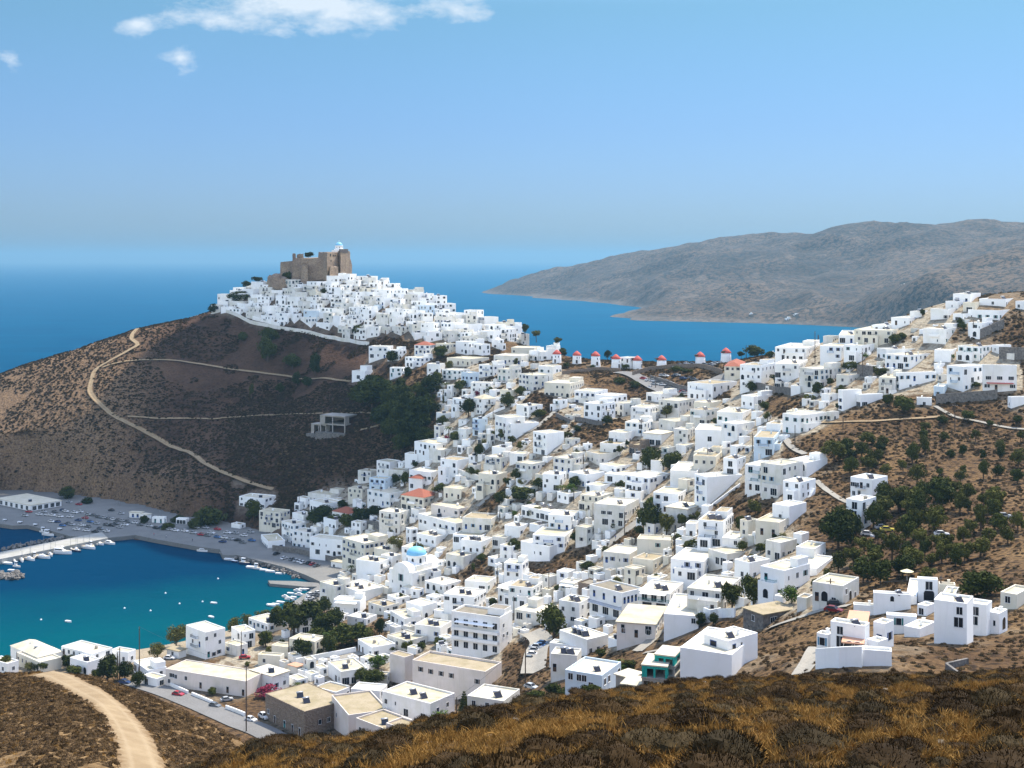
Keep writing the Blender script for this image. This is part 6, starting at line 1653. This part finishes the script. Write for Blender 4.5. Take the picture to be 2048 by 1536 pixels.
    tag(root, 'ruined brown stone castle with a blue-domed church on the hilltop', 'castle')
    # crag under the walls
    mb = MB(); g = np.random.default_rng(3)
    for px, py, w in ((556, 556, 5), (566, 562, 6), (578, 566, 6), (590, 566, 5), (600, 568, 5), (545, 560, 4), (612, 568, 4), (640, 566, 4), (662, 568, 4), (690, 568, 4)):
        x, y, z = X(px, 952), 952 + g.uniform(-3, 3), Z(py, 952); k = len(mb.v)
        mb.lathe([(w * 1.1, z - 8), (w, z - 2), (w * .8, z + 1.5), (w * .35, z + 3.2)], 9, cx=x, cy=y)
        for i in range(k, len(mb.v)): mb.v[i] = tuple(np.array(mb.v[i]) + g.normal(0, .55, 3))
    tag(mb.obj('crag', M_castle), kind='structure')
    x, y = X(640, 968), 968; HOUSE_FOOT.append((X(700, 950), 945, 0, 52, 50))
castle()

# ------------------------------------------------------------------ windmills
def windmills():
    rows = [(455, 662, 74, 592), (615, 667, 74, 602), (765, 682, 78, 607), (928, 702, 78, 630), (1100, 702, 80, 642), (1293, 702, 82, 640), (1602, 670, 82, 612), (1808, 652, 86, 582)]
    names = ['first', 'second', 'third', 'fourth', 'fifth', 'sixth', 'seventh', 'eighth']
    for i, (x, yb, w, yt) in enumerate(rows):
        px, py = 1000 + x / 4, 560 + yb / 4; Y = march(px, py, y0=640); P = ray(px, py, Y); s = Y / F; r = w / 8 * s; h = (yb - yt) / 4 * s
        root = empty('windmill', P, R(20 * i))
        mb = MB(); mb.lathe([(r * 1.02, -3), (r, 0), (r * .93, h * .55), (r * .90, h), (r * .8, h + .02)], 24); tw = mb.obj('tower', W[1], root, smooth=False)
        for p in tw.data.polygons: p.use_smooth = len(p.vertices) == 4
        mb = MB(); mb.lathe([(r * .98, h - .05), (r * 1.0, h + .15), (r * .62, h + r * .52), (r * .22, h + r * .86), (.05, h + r * .96)], 20); mb.obj('cap', M_cap, root, smooth=True)
        for a in (250, 265, 290):
            q = link('window', WIN['slit'], (), tw, (math.cos(R(a)) * r * .945, math.sin(R(a)) * r * .945, h * (.62 if a != 265 else .3)), R(a + 90)) if a != 265 else None
        q = link('door', WIN['door'], (), tw, (math.cos(R(245)) * r * .985, math.sin(R(245)) * r * .985, .05), R(335))
        mb = MB(); mb.box(-.9, .9, r * .55, r * 1.12, h + .1, h + 1.2); mb.tube((0, r * .6, h + .9), (0, r * 1.5, h + 1.0), .16); mb.obj('axle_housing', M_brown, root)
        o = root; o['label'] = f'white round windmill with red cap, {names[i]} from the left along the ridge'; o['category'] = 'windmill'; o['group'] = 'ridge windmills'
        HOUSE_PTS.append((P[0], P[1], 7)); HOUSE_FOOT.append((P[0] + r, P[1] - r, 0, 2 * r, 2 * r)); BOXES.append((px - w / 8, 560 + yt / 4, px + w / 8, py))
windmills()

# ------------------------------------------------------------------ walls, lanes, poles
def wall_strip(pts, h, mat, label, th=.45, name='retaining_wall', y0=190., px=True, fn=None):
    P = [Vector(at(a, b, fn or ht, y0)) for a, b in pts]; out = []
    for i in range(len(P) - 1):
        n = max(1, int((P[i + 1] - P[i]).length / 4))
        out += [P[i].lerp(P[i + 1], k / n) for k in range(n)]
    out.append(P[-1]); mb = MB(); L = []
    for i, p in enumerate(out):
        d = out[min(i + 1, len(out) - 1)] - out[max(0, i - 1)]; d.z = 0; d.normalize(); s = Vector((d.y, -d.x, 0)) * th / 2; z = h1(p.x, p.y)
        L.append((p + s, p - s, z))
    for i, (a, b, z) in enumerate(L): mb.v += [(a.x, a.y, z - 2.5), (a.x, a.y, z + h), (b.x, b.y, z + h), (b.x, b.y, z - 2.5)]
    for i in range(len(L) - 1):
        k = i * 4
        for q in range(3): mb.f.append((k + q, k + 4 + q, k + 5 + q, k + 1 + q)); mb.m.append(0)
    mb.f += [(0, 1, 2, 3), tuple((len(L) - 1) * 4 + q for q in (3, 2, 1, 0))]; mb.m += [0, 0]
    return tag(mb.obj(name, mat), label, 'wall')
for pts, h, m, lab in (
    ([(444, 626), (470, 634), (500, 648), (530, 655), (570, 662), (620, 668), (670, 676), (700, 682), (738, 690)], 2.3, W[2], 'long white wall along the foot of the castle village'),
    ([(1124, 749), (1160, 744), (1190, 739), (1240, 742)], 2.0, M_stone, 'grey stone wall below the left windmills'),
    ([(1265, 753), (1300, 742), (1345, 736), (1400, 737), (1445, 748)], 2.4, M_stone, 'long curved grey wall above the ridge car park'),
    ([(1300, 760), (1345, 772), (1385, 782)], 2.6, M_fstone, 'straight grey wall inside the ridge car park'),
    ([(1872, 812), (1915, 806), (1950, 800), (1995, 797)], 3.8, M_fstone, 'long grey block wall under the upper right houses'),
    ([(1958, 676), (2008, 655)], 4, M_fstone, 'grey wall beside the top right hotel'), ([(1998, 716), (2060, 716)], 5, M_fstone, 'tall grey wall at the right edge below the hilltop'),
    ([(1480, 776), (1530, 782), (1585, 790)], 3.2, M_fstone, 'grey terrace wall under the three-storey ridge hotels'), ([(1715, 752), (1745, 757)], 5, M_fstone, 'short tall grey wall behind the ridge shrubs'),
    ([(545, 1106), (590, 1111), (640, 1123), (688, 1128)], 4.0, M_fstone, 'dark stone wall behind the quayside parked cars'), ([(700, 1077), (727, 1056), (745, 1052)], 3.0, W[0], 'white wall climbing from the waterfront terrace'),
    ([(727, 1054), (755, 1058), (782, 1068)], 3.6, M_fstone, 'stone wall under the grove behind the waterfront'),
    ([(1633, 1339), (1680, 1343), (1724, 1339)], 3.4, W[1], 'blank curved white garden wall in front of the villa'),
    ([(1893, 1336), (1937, 1370)], 1.1, M_fstone, 'long side of the empty stone enclosure on the scrub slope'), ([(1893, 1334), (1935, 1325)], 1.0, M_fstone, 'short side of the empty stone enclosure on the scrub slope'),
    ([(341, 1374), (376, 1390)], 1.4, W[0], 'low white wall behind the red car'), ([(384, 1392), (425, 1408)], 1.3, W[0], 'low white front garden wall beside the grey road'), ([(452, 1418), (490, 1432)], 1.5, W[0], 'low white yard wall right of the parked silver car'),
    ([(592, 1328), (650, 1316), (712, 1304)], 2.0, W[0], 'long white lane wall beneath the big dark trees'), ([(610, 1190), (640, 1172)], 1.0, W[0], 'low white harbour wall above the moored boats'),
    ([(1080, 1238), (1030, 1246)], 1.2, W[0], 'white garden fence below the one-storey house by the dark tree'), ([(1336, 1220), (1400, 1232), (1470, 1236)], 2.4, W[0], 'white retaining wall right of the twin-arch house'),
    ([(1395, 1035), (1480, 970)], 1.2, W[0], 'white wall climbing beside the big blank house'), ([(1575, 990), (1632, 975)], 1.0, W[0], 'white wall on the dry bank edge'),
    ([(870, 998), (905, 990), (930, 996)], 2.4, M_stone, 'brown stone terrace wall under the small cream house'), ([(885, 940), (920, 948), (960, 962)], 2.5, W[2], 'curving pale wall beside the climbing lane'),
    ([(770, 668), (800, 652), (832, 668)], 2.2, M_stone, 'brown stone wall round the bare patch in the castle village'), ([(965, 843), (1010, 820)], 1.4, W[0], 'white wall above the dry grass plot in mid town'),
    ([(1112, 835), (1140, 850)], 2.0, M_fstone, 'grey wall between the two dry grass plots'), ([(1150, 845), (1205, 852)], 2.2, M_fstone, 'stone wall under the round-cornered white block'),
    ([(505, 640), (540, 650), (560, 655)], 2.6, W[0], 'white terrace wall inside the lower castle village')):
    wall_strip(pts, h, m, lab)

def road(name, pts, w, m, **kw):
    o, out = ribbon(name, pts, w, m, **kw); ROADS.append((out, w * .46)); return o
road('dirt_road', [(292, 1560), (268, 1480), (228, 1422), (172, 1382), (118, 1355), (90, 1347)], 4.4, M_dirt, fn=H, y0=80., lift=.16, step=1.2)
road('road', [(262, 1362), (330, 1384), (400, 1411), (470, 1440), (530, 1466), (600, 1498)], 8.5, M_asph, lift=.35)
road('path', [(276, 660), (263, 676), (275, 690), (252, 704), (215, 724), (192, 738), (182, 765), (180, 785), (193, 803), (222, 830), (252, 846), (290, 864), (330, 886), (372, 903), (405, 924), (440, 944), (490, 964), (545, 982)], 3.4, M_dirt, lift=.3, y0=400)
road('path', [(205, 735), (250, 725), (330, 721), (400, 728), (480, 740), (560, 750), (620, 758), (700, 762)], 2.4, M_dirt, lift=.3, y0=400)
road('path', [(255, 833), (330, 837), (420, 837), (510, 829), (600, 826), (700, 825), (812, 830)], 1.8, M_dirt, lift=.3, y0=400)
road('path', [(720, 862), (770, 848), (812, 832)], 2.6, M_dirt, lift=.3, y0=400)
road('lane', [(1276, 1042), (1245, 1068), (1208, 1094)], 5.0, M_lane, lift=.3)
road('lane', [(1566, 870), (1580, 895), (1610, 912)], 2.6, M_lane, lift=.3); road('lane', [(1632, 962), (1665, 985), (1698, 1002)], 2.2, M_lane, lift=.3)
road('lane', [(1536, 1254), (1590, 1240), (1650, 1223), (1700, 1218)], 3.0, M_lane, lift=.3); road('lane', [(1594, 1366), (1612, 1335), (1634, 1300)], 3.2, M_lane, lift=.3)
road('lane', [(1066, 1352), (1072, 1310), (1082, 1285), (1060, 1268)], 7.5, M_lane, lift=.3); road('path', [(1274, 1303), (1300, 1284), (1320, 1266)], 3.2, M_lane, lift=.3); road('path', [(1288, 1304), (1330, 1296), (1404, 1283)], 1.8, M_lane, lift=.3)
road('lane', [(640, 1318), (690, 1312), (740, 1300), (800, 1272)], 6.0, M_lane, lift=.3); road('path', [(955, 1012), (985, 985), (1005, 965)], 3.0, M_lane, lift=.3)
road('lane', [(1040, 868), (1075, 856), (1125, 812)], 2.5, M_lane, lift=.3); road('lane', [(1110, 905), (1140, 870), (1160, 850)], 3, M_lane, lift=.3)
road('lane', [(1235, 745), (1265, 752), (1300, 770), (1340, 785), (1370, 790)], 9, M_asph, lift=.4); road('path', [(1870, 818), (1905, 835), (1960, 842), (2060, 856)], 2.0, M_lane, lift=.3); road('path', [(1640, 850), (1740, 847), (1890, 838)], 2.2, M_dirt, lift=.3)
road('lane', [(992, 830), (998, 800), (985, 770)], 3.5, M_lane, lift=.3); road('path', [(380, 632), (410, 620), (435, 604)], 4, M_dirt, lift=.3, y0=400)
road('track', [(1380, 790), (1460, 748), (1520, 735)], 12, M_asph, lift=.4)

POLES = []
def pole(px, py, yt, arm=False, fn=None, metal=False):
    P = at(px, py, fn or ht); h = (py - yt) * P[1] / F; root = empty('utility_pole', P, R(-25))
    mb = MB(); mb.tube((0, 0, -1), (0, 0, h), .20, .14, 8); mb.obj('shaft', M_grey if metal else M_wood, root)
    if arm:
        mb = MB(); mb.box(-1.0, 1.0, -.06, .06, h - .8, h - .66); mb.obj('crossarm', M_wood, root)
        for x in (-.85, -.3, .3, .85): q = MB(); q.tube((x, 0, h - .66), (x, 0, h - .42), .05, .035, 6); q.obj('insulator', M_frame, root)
    else:
        mb = MB(); mb.box(-.35, .35, -.17, -.11, h - .5, h - .42); mb.obj('bracket', M_grey, root)
    POLES.append(dict(o=root, x=px, y=(py + yt) / 2, look='wooden utility pole with crossarm' if arm else 'plain dark utility pole', lab=None, cat='utility pole', P=(P[0], P[1], P[2] + h)))
    return POLES[-1]
for tx, ty, rows in ((0, 1152, '1115 860 405;135 760 610;940 820 610;957 835 575 a;1970 1245 720 a;1930 660 440'), (512, 1152, '262 668 490;755 1020 870 a;1605 1135 970;0 0 0'), (1024, 1152, '107 890 490 a;15 335 160;472 380 310'),
                     (1024, 900, '295 1155 950;900 685 495;720 775 650 a;960 785 690;1300 835 650;495 415 300 a;572 142 40;1565 135 0'), (512, 900, '1720 1000 900;1930 1095 930;1000 435 270;1865 335 150;1515 215 10;1950 575 480;710 285 170;345 470 340'),
                     (1536, 1152, '500 245 20 a;1382 170 0'), (1000, 560, '1130 1245 1110;665 1485 1390;1245 862 750;258 890 775;1690 945 830'), (1400, 520, '920 832 570;1300 935 735 a;1145 1335 1250;760 1505 1320;420 1540 1385 a;1330 1005 955;370 780 680;948 640 600;1645 870 735'), (1536, 520, '1495 1372 1150 a;600 1365 1250;1690 625 530;1642 610 475;400 650 600'), (700, 520, '1137 960 820;1588 1050 930;1232 1475 1305;1145 1320 1180;1457 1020 880;1525 1520 1420'), (0, 950, '675 460 325;865 400 300;1280 370 280;955 260 215;125 310 240')):
    for row in rows.split(';'):
        v = row.split()
        if v[0] == '0' and v[1] == '0': continue
        pole(tx + float(v[0]) / 4, ty + float(v[1]) / 4, ty + float(v[2]) / 4, len(v) > 3, metal=(tx == 0 and ty == 950))
def wire(a, b, sag, name, lab):
    a, b = Vector(a), Vector(b); mb = MB(); n = 14; pr = None
    for i in range(n + 1):
        t = i / n; p = a.lerp(b, t); p.z -= sag * 4 * t * (1 - t)
        if pr: mb.tube(pr, p, .028, n=4, caps=False)
        pr = p
    tag(mb.obj(name, M_rail), lab, 'cable')
near = lambda x, y: min(POLES, key=lambda p: abs(p['x'] - x) + abs(p['y'] - y))
wire(near(278, 1310)['P'], near(492, 1400)['P'], 1.2, 'power_cable', 'thin cable between the tall sea-side pole and the roadside pole with crossarm')
wire(near(492, 1400)['P'], near(700, 1390)['P'], 1.3, 'power_cable', 'thin cable from the roadside crossarm pole across the low white houses')
wire(near(700, 1390)['P'], near(913, 1415)['P'], 1.3, 'power_cable', 'thin cable in front of the white house with two solar heaters')
wire(near(1050, 1330)['P'], near(913, 1415)['P'], 1.2, 'power_cable', 'thin cable from the car lane pole to the pole by the araucaria')
wire(near(1661, 1185)['P'], near(1881, 1175)['P'], 1.0, 'power_cable', 'thin cable above the right-hand villas')

# a few people
PEOPLE = []
def person(P, shirt, pants, lab, rz=0, step=.16):
    bm = bpy.data.meshes.new('person')
    v = [(0, 0, .95), (0, 0, 1.15), (0, 0, 1.40), (0, .01, 1.52), (0, -.01, 1.62), (0, -.01, 1.74), (.10, 0, .88), (.11, -step, .48), (.11, -step * .6, .06), (.11, -step * .6 - .14, .03), (-.10, 0, .88), (-.11, step * .6, .48), (-.11, step * 1.3, .08), (-.11, step * 1.3 - .13, .03),
         (.19, 0, 1.38), (.24, .06, 1.12), (.25, -.06, .88), (.25, -.08, .80), (-.19, 0, 1.38), (-.24, -.04, 1.12), (-.25, -.14, .90), (-.25, -.17, .82)]
    e = [(0, 1), (1, 2), (2, 3), (3, 4), (4, 5), (0, 6), (6, 7), (7, 8), (8, 9), (0, 10), (10, 11), (11, 12), (12, 13), (2, 14), (14, 15), (15, 16), (16, 17), (2, 18), (18, 19), (19, 20), (20, 21)]
    rad = [.13, .13, .15, .055, .09, .075, .085, .06, .04, .035, .085, .06, .04, .035, .06, .042, .032, .03, .06, .042, .032, .03]
    bm.from_pydata(v, e, []); o = bpy.data.objects.new('person', bm); COL.objects.link(o); o.location = P; o.rotation_euler = (0, 0, rz)
    o.modifiers.new('skin', 'SKIN'); sk = bm.skin_vertices or None
    lay = bm.skin_vertices[0] if bm.skin_vertices else bm.attributes
    try:
        for i, r in enumerate(rad): bm.skin_vertices[0].data[i].radius = (r, r * .8, 0)[:2]
        bm.skin_vertices[0].data[0].use_root = True
    except Exception as ex: pass
    s = o.modifiers.new('sub', 'SUBSURF'); s.levels = 1; s.render_levels = 2
    t = NT('clothing ' + lab[:12]); sp = t.new('ShaderNodeSeparateXYZ'); t.l(t.objc(), sp.inputs[0])
    n = t.new('ShaderNodeValToRGB'); n.color_ramp.interpolation = 'CONSTANT'; el = n.color_ramp.elements
    for p, c in ((.0, pants), (.52, shirt), (.80, (.42, .24, .16)), (.90, (.03, .02, .015))):
        if p == 0: el[0].position = 0; el[0].color = (*c, 1)
        elif p == .52: el[1].position = .52; el[1].color = (*c, 1)
        else: q = el.new(p); q.color = (*c, 1)
    t.l(t.math('DIVIDE', sp.outputs[2], 1.82), n.inputs[0]); t.color(n.outputs[0]); bm.materials.append(t.mat)
    tag(o, lab, 'person'); PEOPLE.append(o)
P = at(1231, 1080); person((P[0], P[1], h1(P[0], P[1]) + .3), (.05, .09, .3), (.02, .02, .03), 'person in dark clothes walking up the steep concrete lane', 2.6)
for x, y, c, lab in ((1232, 488, (.5, .1, .08), 'person in a red top standing on the quay edge'), (1330, 505, (.6, .6, .6), 'person in a pale top on the quay edge beside a bollard'), (1540, 535, (.05, .05, .06), 'person in dark clothes at the quay corner above the boats')):
    person(flat(x / 4, 950 + y / 4, QZ), c, (.04, .05, .09), lab, x)

# bins
def bin_(px, py, c, lab):
    P = at(px, py); root = empty('waste_bin', (P[0], P[1], h1(P[0], P[1]) + .05), R(20)); mb = MB(); mb.prism([(-.6, -.45), (.6, -.45), (.6, .45), (-.6, .45)], .18, 1.1, top=[(-.68, -.52), (.68, -.52), (.68, .52), (-.68, .52)]); mb.obj('body', plain('bin ' + lab[:8], c, .5), root)
    mb = MB(); mb.prism([(-.7, -.54), (.7, -.54), (.7, .54), (-.7, .54)], 1.104, 1.25, top=[(-.6, -.3), (.6, -.3), (.6, .3), (-.6, .3)]); mb.obj('lid', M_red, root); tag(root, lab, 'waste bin')
bin_(605, 1468, (.04, .08, .16), 'dark waste bin with a pink-red lid at the roadside by the stone warehouse')
def parasol(px, py, c, lab):
    P = at(px, py); root = empty('parasol', (P[0], P[1], h1(P[0], P[1]) + .1)); mb = MB(); mb.tube((0, 0, 0), (0, 0, 2.5), .04); mb.obj('pole', M_frame, root)
    mb = MB(); n = 10; mb.v = [(0, 0, 2.75)] + [(1.6 * math.cos(2 * math.pi * k / n), 1.6 * math.sin(2 * math.pi * k / n), 2.15) for k in range(n)]; mb.f = [(0, 1 + k, 1 + (k + 1) % n) for k in range(n)]; mb.m = [0] * n; mb.obj('canopy', plain('parasol ' + lab[:6], c, .8), root); tag(root, lab, 'parasol')
parasol(1425, 931, (.03, .35, .35), 'small teal parasol on a mid-town roof terrace'); parasol(1814, 1163, (.75, .68, .45), 'cream parasol beside the arched villa')

# cottages on the far shore
def far_cottages(m):
    for px, py, w, lab in ((1578, 641, 12, 'tiny pale cottage at the left end of the far beach'), (1594, 634, 14, 'small pale farmhouse just above the far beach'), (1812, 574, 12, 'tiny white building alone high in the far valley'), (1503, 632, 7, 'tiny white hut low on the far cape')):
        Y = march(px, py, lambda x, y: tps_eval(m, x, y), 2500., 5200.); P = ray(px, py, Y); s = Y / F; mb = MB(); mb.box(-w / 2 * s, w / 2 * s, 0, w * .6 * s, -8, 4.5); mb.box(-w / 2 * s * .4, w / 2 * s * .5, .5, w * .4 * s, 4.503, 7.5)
        root = empty('cottage', (P[0], P[1], P[2] + 1), .2); mb.obj('wall', W[0], root); q = MB()
        for x in (-.3, 0, .3): q.box(x * w * s - .7, x * w * s + .7, -.15, -.02, 1, 3)
        q.obj('window', M_glass, root); tag(root, lab, 'cottage')

# ------------------------------------------------------------------ build the ground, then the plants
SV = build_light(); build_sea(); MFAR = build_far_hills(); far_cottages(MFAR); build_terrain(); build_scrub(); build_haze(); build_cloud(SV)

# ------------------------------------------------------------------ merge the smallest houses beyond three hundred
def merge_small(keep=292):
    H_ = [h for h in HOUSES if h['o'].name.startswith('white_house')]
    H_.sort(key=lambda h: -(h['w'] * h['h'] + (1e9 if h['lab'] else 0)))
    small = H_[keep:]
    if not small: return
    bpy.context.view_layer.update()
    kids = {}
    for o in SC.objects:
        if o.parent: kids.setdefault(o.parent.name, []).append(o)
    V = []; Fs = []; MI = []; mats = []
    for h in small:
        todo = [h['o']]; objs = []
        while todo:
            q = todo.pop(); objs.append(q); todo += kids.get(q.name, [])
        for q in objs:
            if q.type == 'MESH':
                n = len(V); M = q.matrix_world; V += [tuple(M @ v.co) for v in q.data.vertices]
                mm = []
                for m in q.data.materials:
                    if m not in mats: mats.append(m)
                    mm.append(mats.index(m))
                for p in q.data.polygons: Fs.append(tuple(n + i for i in p.vertices)); MI.append(mm[p.material_index])
        for q in objs[::-1]: bpy.data.objects.remove(q)
        HOUSES.remove(h)
    me = bpy.data.meshes.new('more_houses'); me.from_pydata(V, [], Fs)
    for m in mats: me.materials.append(m)
    me.polygons.foreach_set('material_index', MI); me.update()
    o = link('more_houses', me); tag(o, 'the many small white houses packed between the others on the castle hill', None, None, 'stuff')
merge_small()

# ------------------------------------------------------------------ labels: look, then where it stands against something one can find
LMS = [('the hilltop castle', 640, 535), ('the blue-domed church', 822, 1130), ('the school tower', 805, 1345), ('the balcony hotel with white awning', 950, 1280), ('the brown stone warehouse', 610, 1425), ('the turquoise house frame', 1310, 1345),
       ('the blue-balcony corner building', 1240, 1215), ('the twin-arch house', 1330, 1210), ('the tall blank cube house', 1905, 1245), ('the lone slope cube house', 1738, 975), ('the red-roofed house in the grove', 700, 1020), ('the leftmost windmill', 1114, 715), ('the rightmost windmill', 1452, 712),
       ('the concrete frame on the slope', 680, 850), ('the ridge car park', 1340, 765), ('the harbour pavilion', 60, 1010), ('the grey stone shed', 1560, 1235), ('the tall house by the tamarisks', 410, 1290), ('the golden grass patch', 1120, 1130), ('the pier', 100, 1090), ('the big blank-walled house', 1440, 975),
       ('the bare patch below the castle', 800, 675), ('the hilltop hotel at upper right', 1935, 600), ('the red-awning house at the right edge', 1990, 755), ('the small tower house on the slope', 720, 740), ('the villa with curved wall', 1690, 1275), ('the long cream house with teal shutters', 1310, 1090), ('the red-capped windmill row', 1250, 725),
       ('the stacked-balcony block in mid town', 1095, 885), ('the grey block wall at upper right', 1930, 800), ('the quay corner', 270, 1065), ('the red car by the road', 356, 1390), ('the wooded gully', 830, 840), ('the pine grove', 1850, 1060), ('the curved lane on the right slope', 1590, 890)]
ORD = ['nearest', 'second', 'third', 'fourth', 'fifth', 'sixth', 'seventh', 'eighth', 'ninth', 'tenth', 'eleventh', 'twelfth', 'thirteenth', 'fourteenth', 'fifteenth', 'sixteenth', 'seventeenth', 'eighteenth', 'nineteenth', 'twentieth']
def label_all(items, noun, group=None):
    todo = []
    for h in items:
        if h['lab']: h['o']['label'] = h['lab']
        else: todo.append(h)
        h['o']['category'] = h['cat']
        if group: h['o']['group'] = group
    buckets = {}
    for h in todo:
        best = min(LMS, key=lambda l: math.hypot((h['x'] - l[1]), (h['y'] - l[2]) * 1.4))
        dx, dy = h['x'] - best[1], (h['y'] - best[2]) * 1.3; a = math.degrees(math.atan2(-dy, dx)) % 360
        d = ['right of', 'above right of', 'above', 'above left of', 'left of', 'below left of', 'below', 'below right of'][int((a + 22.5) // 45) % 8]
        h['_k'] = (best[0], d); h['_d'] = math.hypot(dx, dy); buckets.setdefault((best[0], d), []).append(h)
    for (lm, d), L in buckets.items():
        L.sort(key=lambda h: h['_d'])
        for i, h in enumerate(L):
            h['o']['label'] = f"{h['look']}, {ORD[min(i, 19)]} {noun} {d} {lm}" if len(L) > 1 else f"{h['look']}, only {noun} just {d} {lm}"
    for h in todo:
        h['o']['label'] = h['o']['label'].replace('only ' + noun + ' just ', noun + ' ')
        w = h['o']['label'].split()
        if len(w) > 16:
            s = h['o']['label'].replace(' with ', ' , ') if False else h['o']['label']
            for a_, b_ in (('-storey house with a solar heater on its roof', '-storey house with solar heater'), ('-storey house with solar heaters on its roof', '-storey house with solar heaters'), ('the bare patch below the castle', 'the bare castle patch'), ('the concrete frame on the slope', 'the concrete frame'), ('the tall house by the tamarisks', 'the tamarisk house'), ('the villa with curved wall', 'the curved-wall villa'), ('the red car by the road', 'the red car'), (' with bare mast', ''), ('the lone slope cube house', 'the lone cube'), ('the blue-balcony corner building', 'the blue-balcony building'), ('the balcony hotel with white awning', 'the balcony hotel'), ('the long cream house with teal shutters', 'the long cream house'), ('the red-awning house at the right edge', 'the red-awning house'), ('the stacked-balcony block in mid town', 'the stacked-balcony block'), ('the hilltop hotel at upper right', 'the hilltop hotel'), ('the grey block wall at upper right', 'the grey block wall'), ('the curved lane on the right slope', 'the right slope lane'), ('the small tower house on the slope', 'the small tower house'), ('the red-roofed house in the grove', 'the red-roofed house')):
                if len(s.split()) > 16: s = s.replace(a_, b_)
            if len(s.split()) > 16: s = s.replace('bright white ', 'white ').replace('weathered white ', 'white ')
            h['o']['label'] = s
label_all(HOUSES, 'house'); label_all([t for t in TREES if t['cat'] == 'tree'], 'tree', 'trees among the houses'); label_all([t for t in TREES if t['cat'] == 'bush'], 'bush', 'bushes among the houses')
label_all(CARS, 'vehicle', 'parked cars'); label_all(BOATS, 'boat', 'boats in the harbour'); label_all(POLES, 'pole', 'utility poles'); label_all(BUOYS, 'buoy', 'mooring buoys')

for _o in SC.objects:
    _l = _o.get('label')
    if _l and len(_l.split()) > 16: print('LONG', _l)
cam = bpy.data.cameras.new('camera'); co = bpy.data.objects.new('camera', cam); COL.objects.link(co)
cam.sensor_width = 36; cam.lens = 36 * F / 2048; cam.shift_y = -(768 - HY) / 2048; cam.clip_start = .5; cam.clip_end = 120000
co.location = (0, 0, CAMZ); co.rotation_euler = (R(90), 0, 0); SC.camera = co
SC.view_settings.view_transform = 'Standard'; SC.view_settings.look = 'None'; SC.view_settings.gamma = 1; SC.view_settings.exposure = EXPOSURE
SC.render.engine = 'CYCLES'; SC.cycles.max_bounces = 6; SC.cycles.transparent_max_bounces = 12; SC.cycles.volume_bounces = 0
try: SC.cycles.use_denoising = True
except Exception: pass
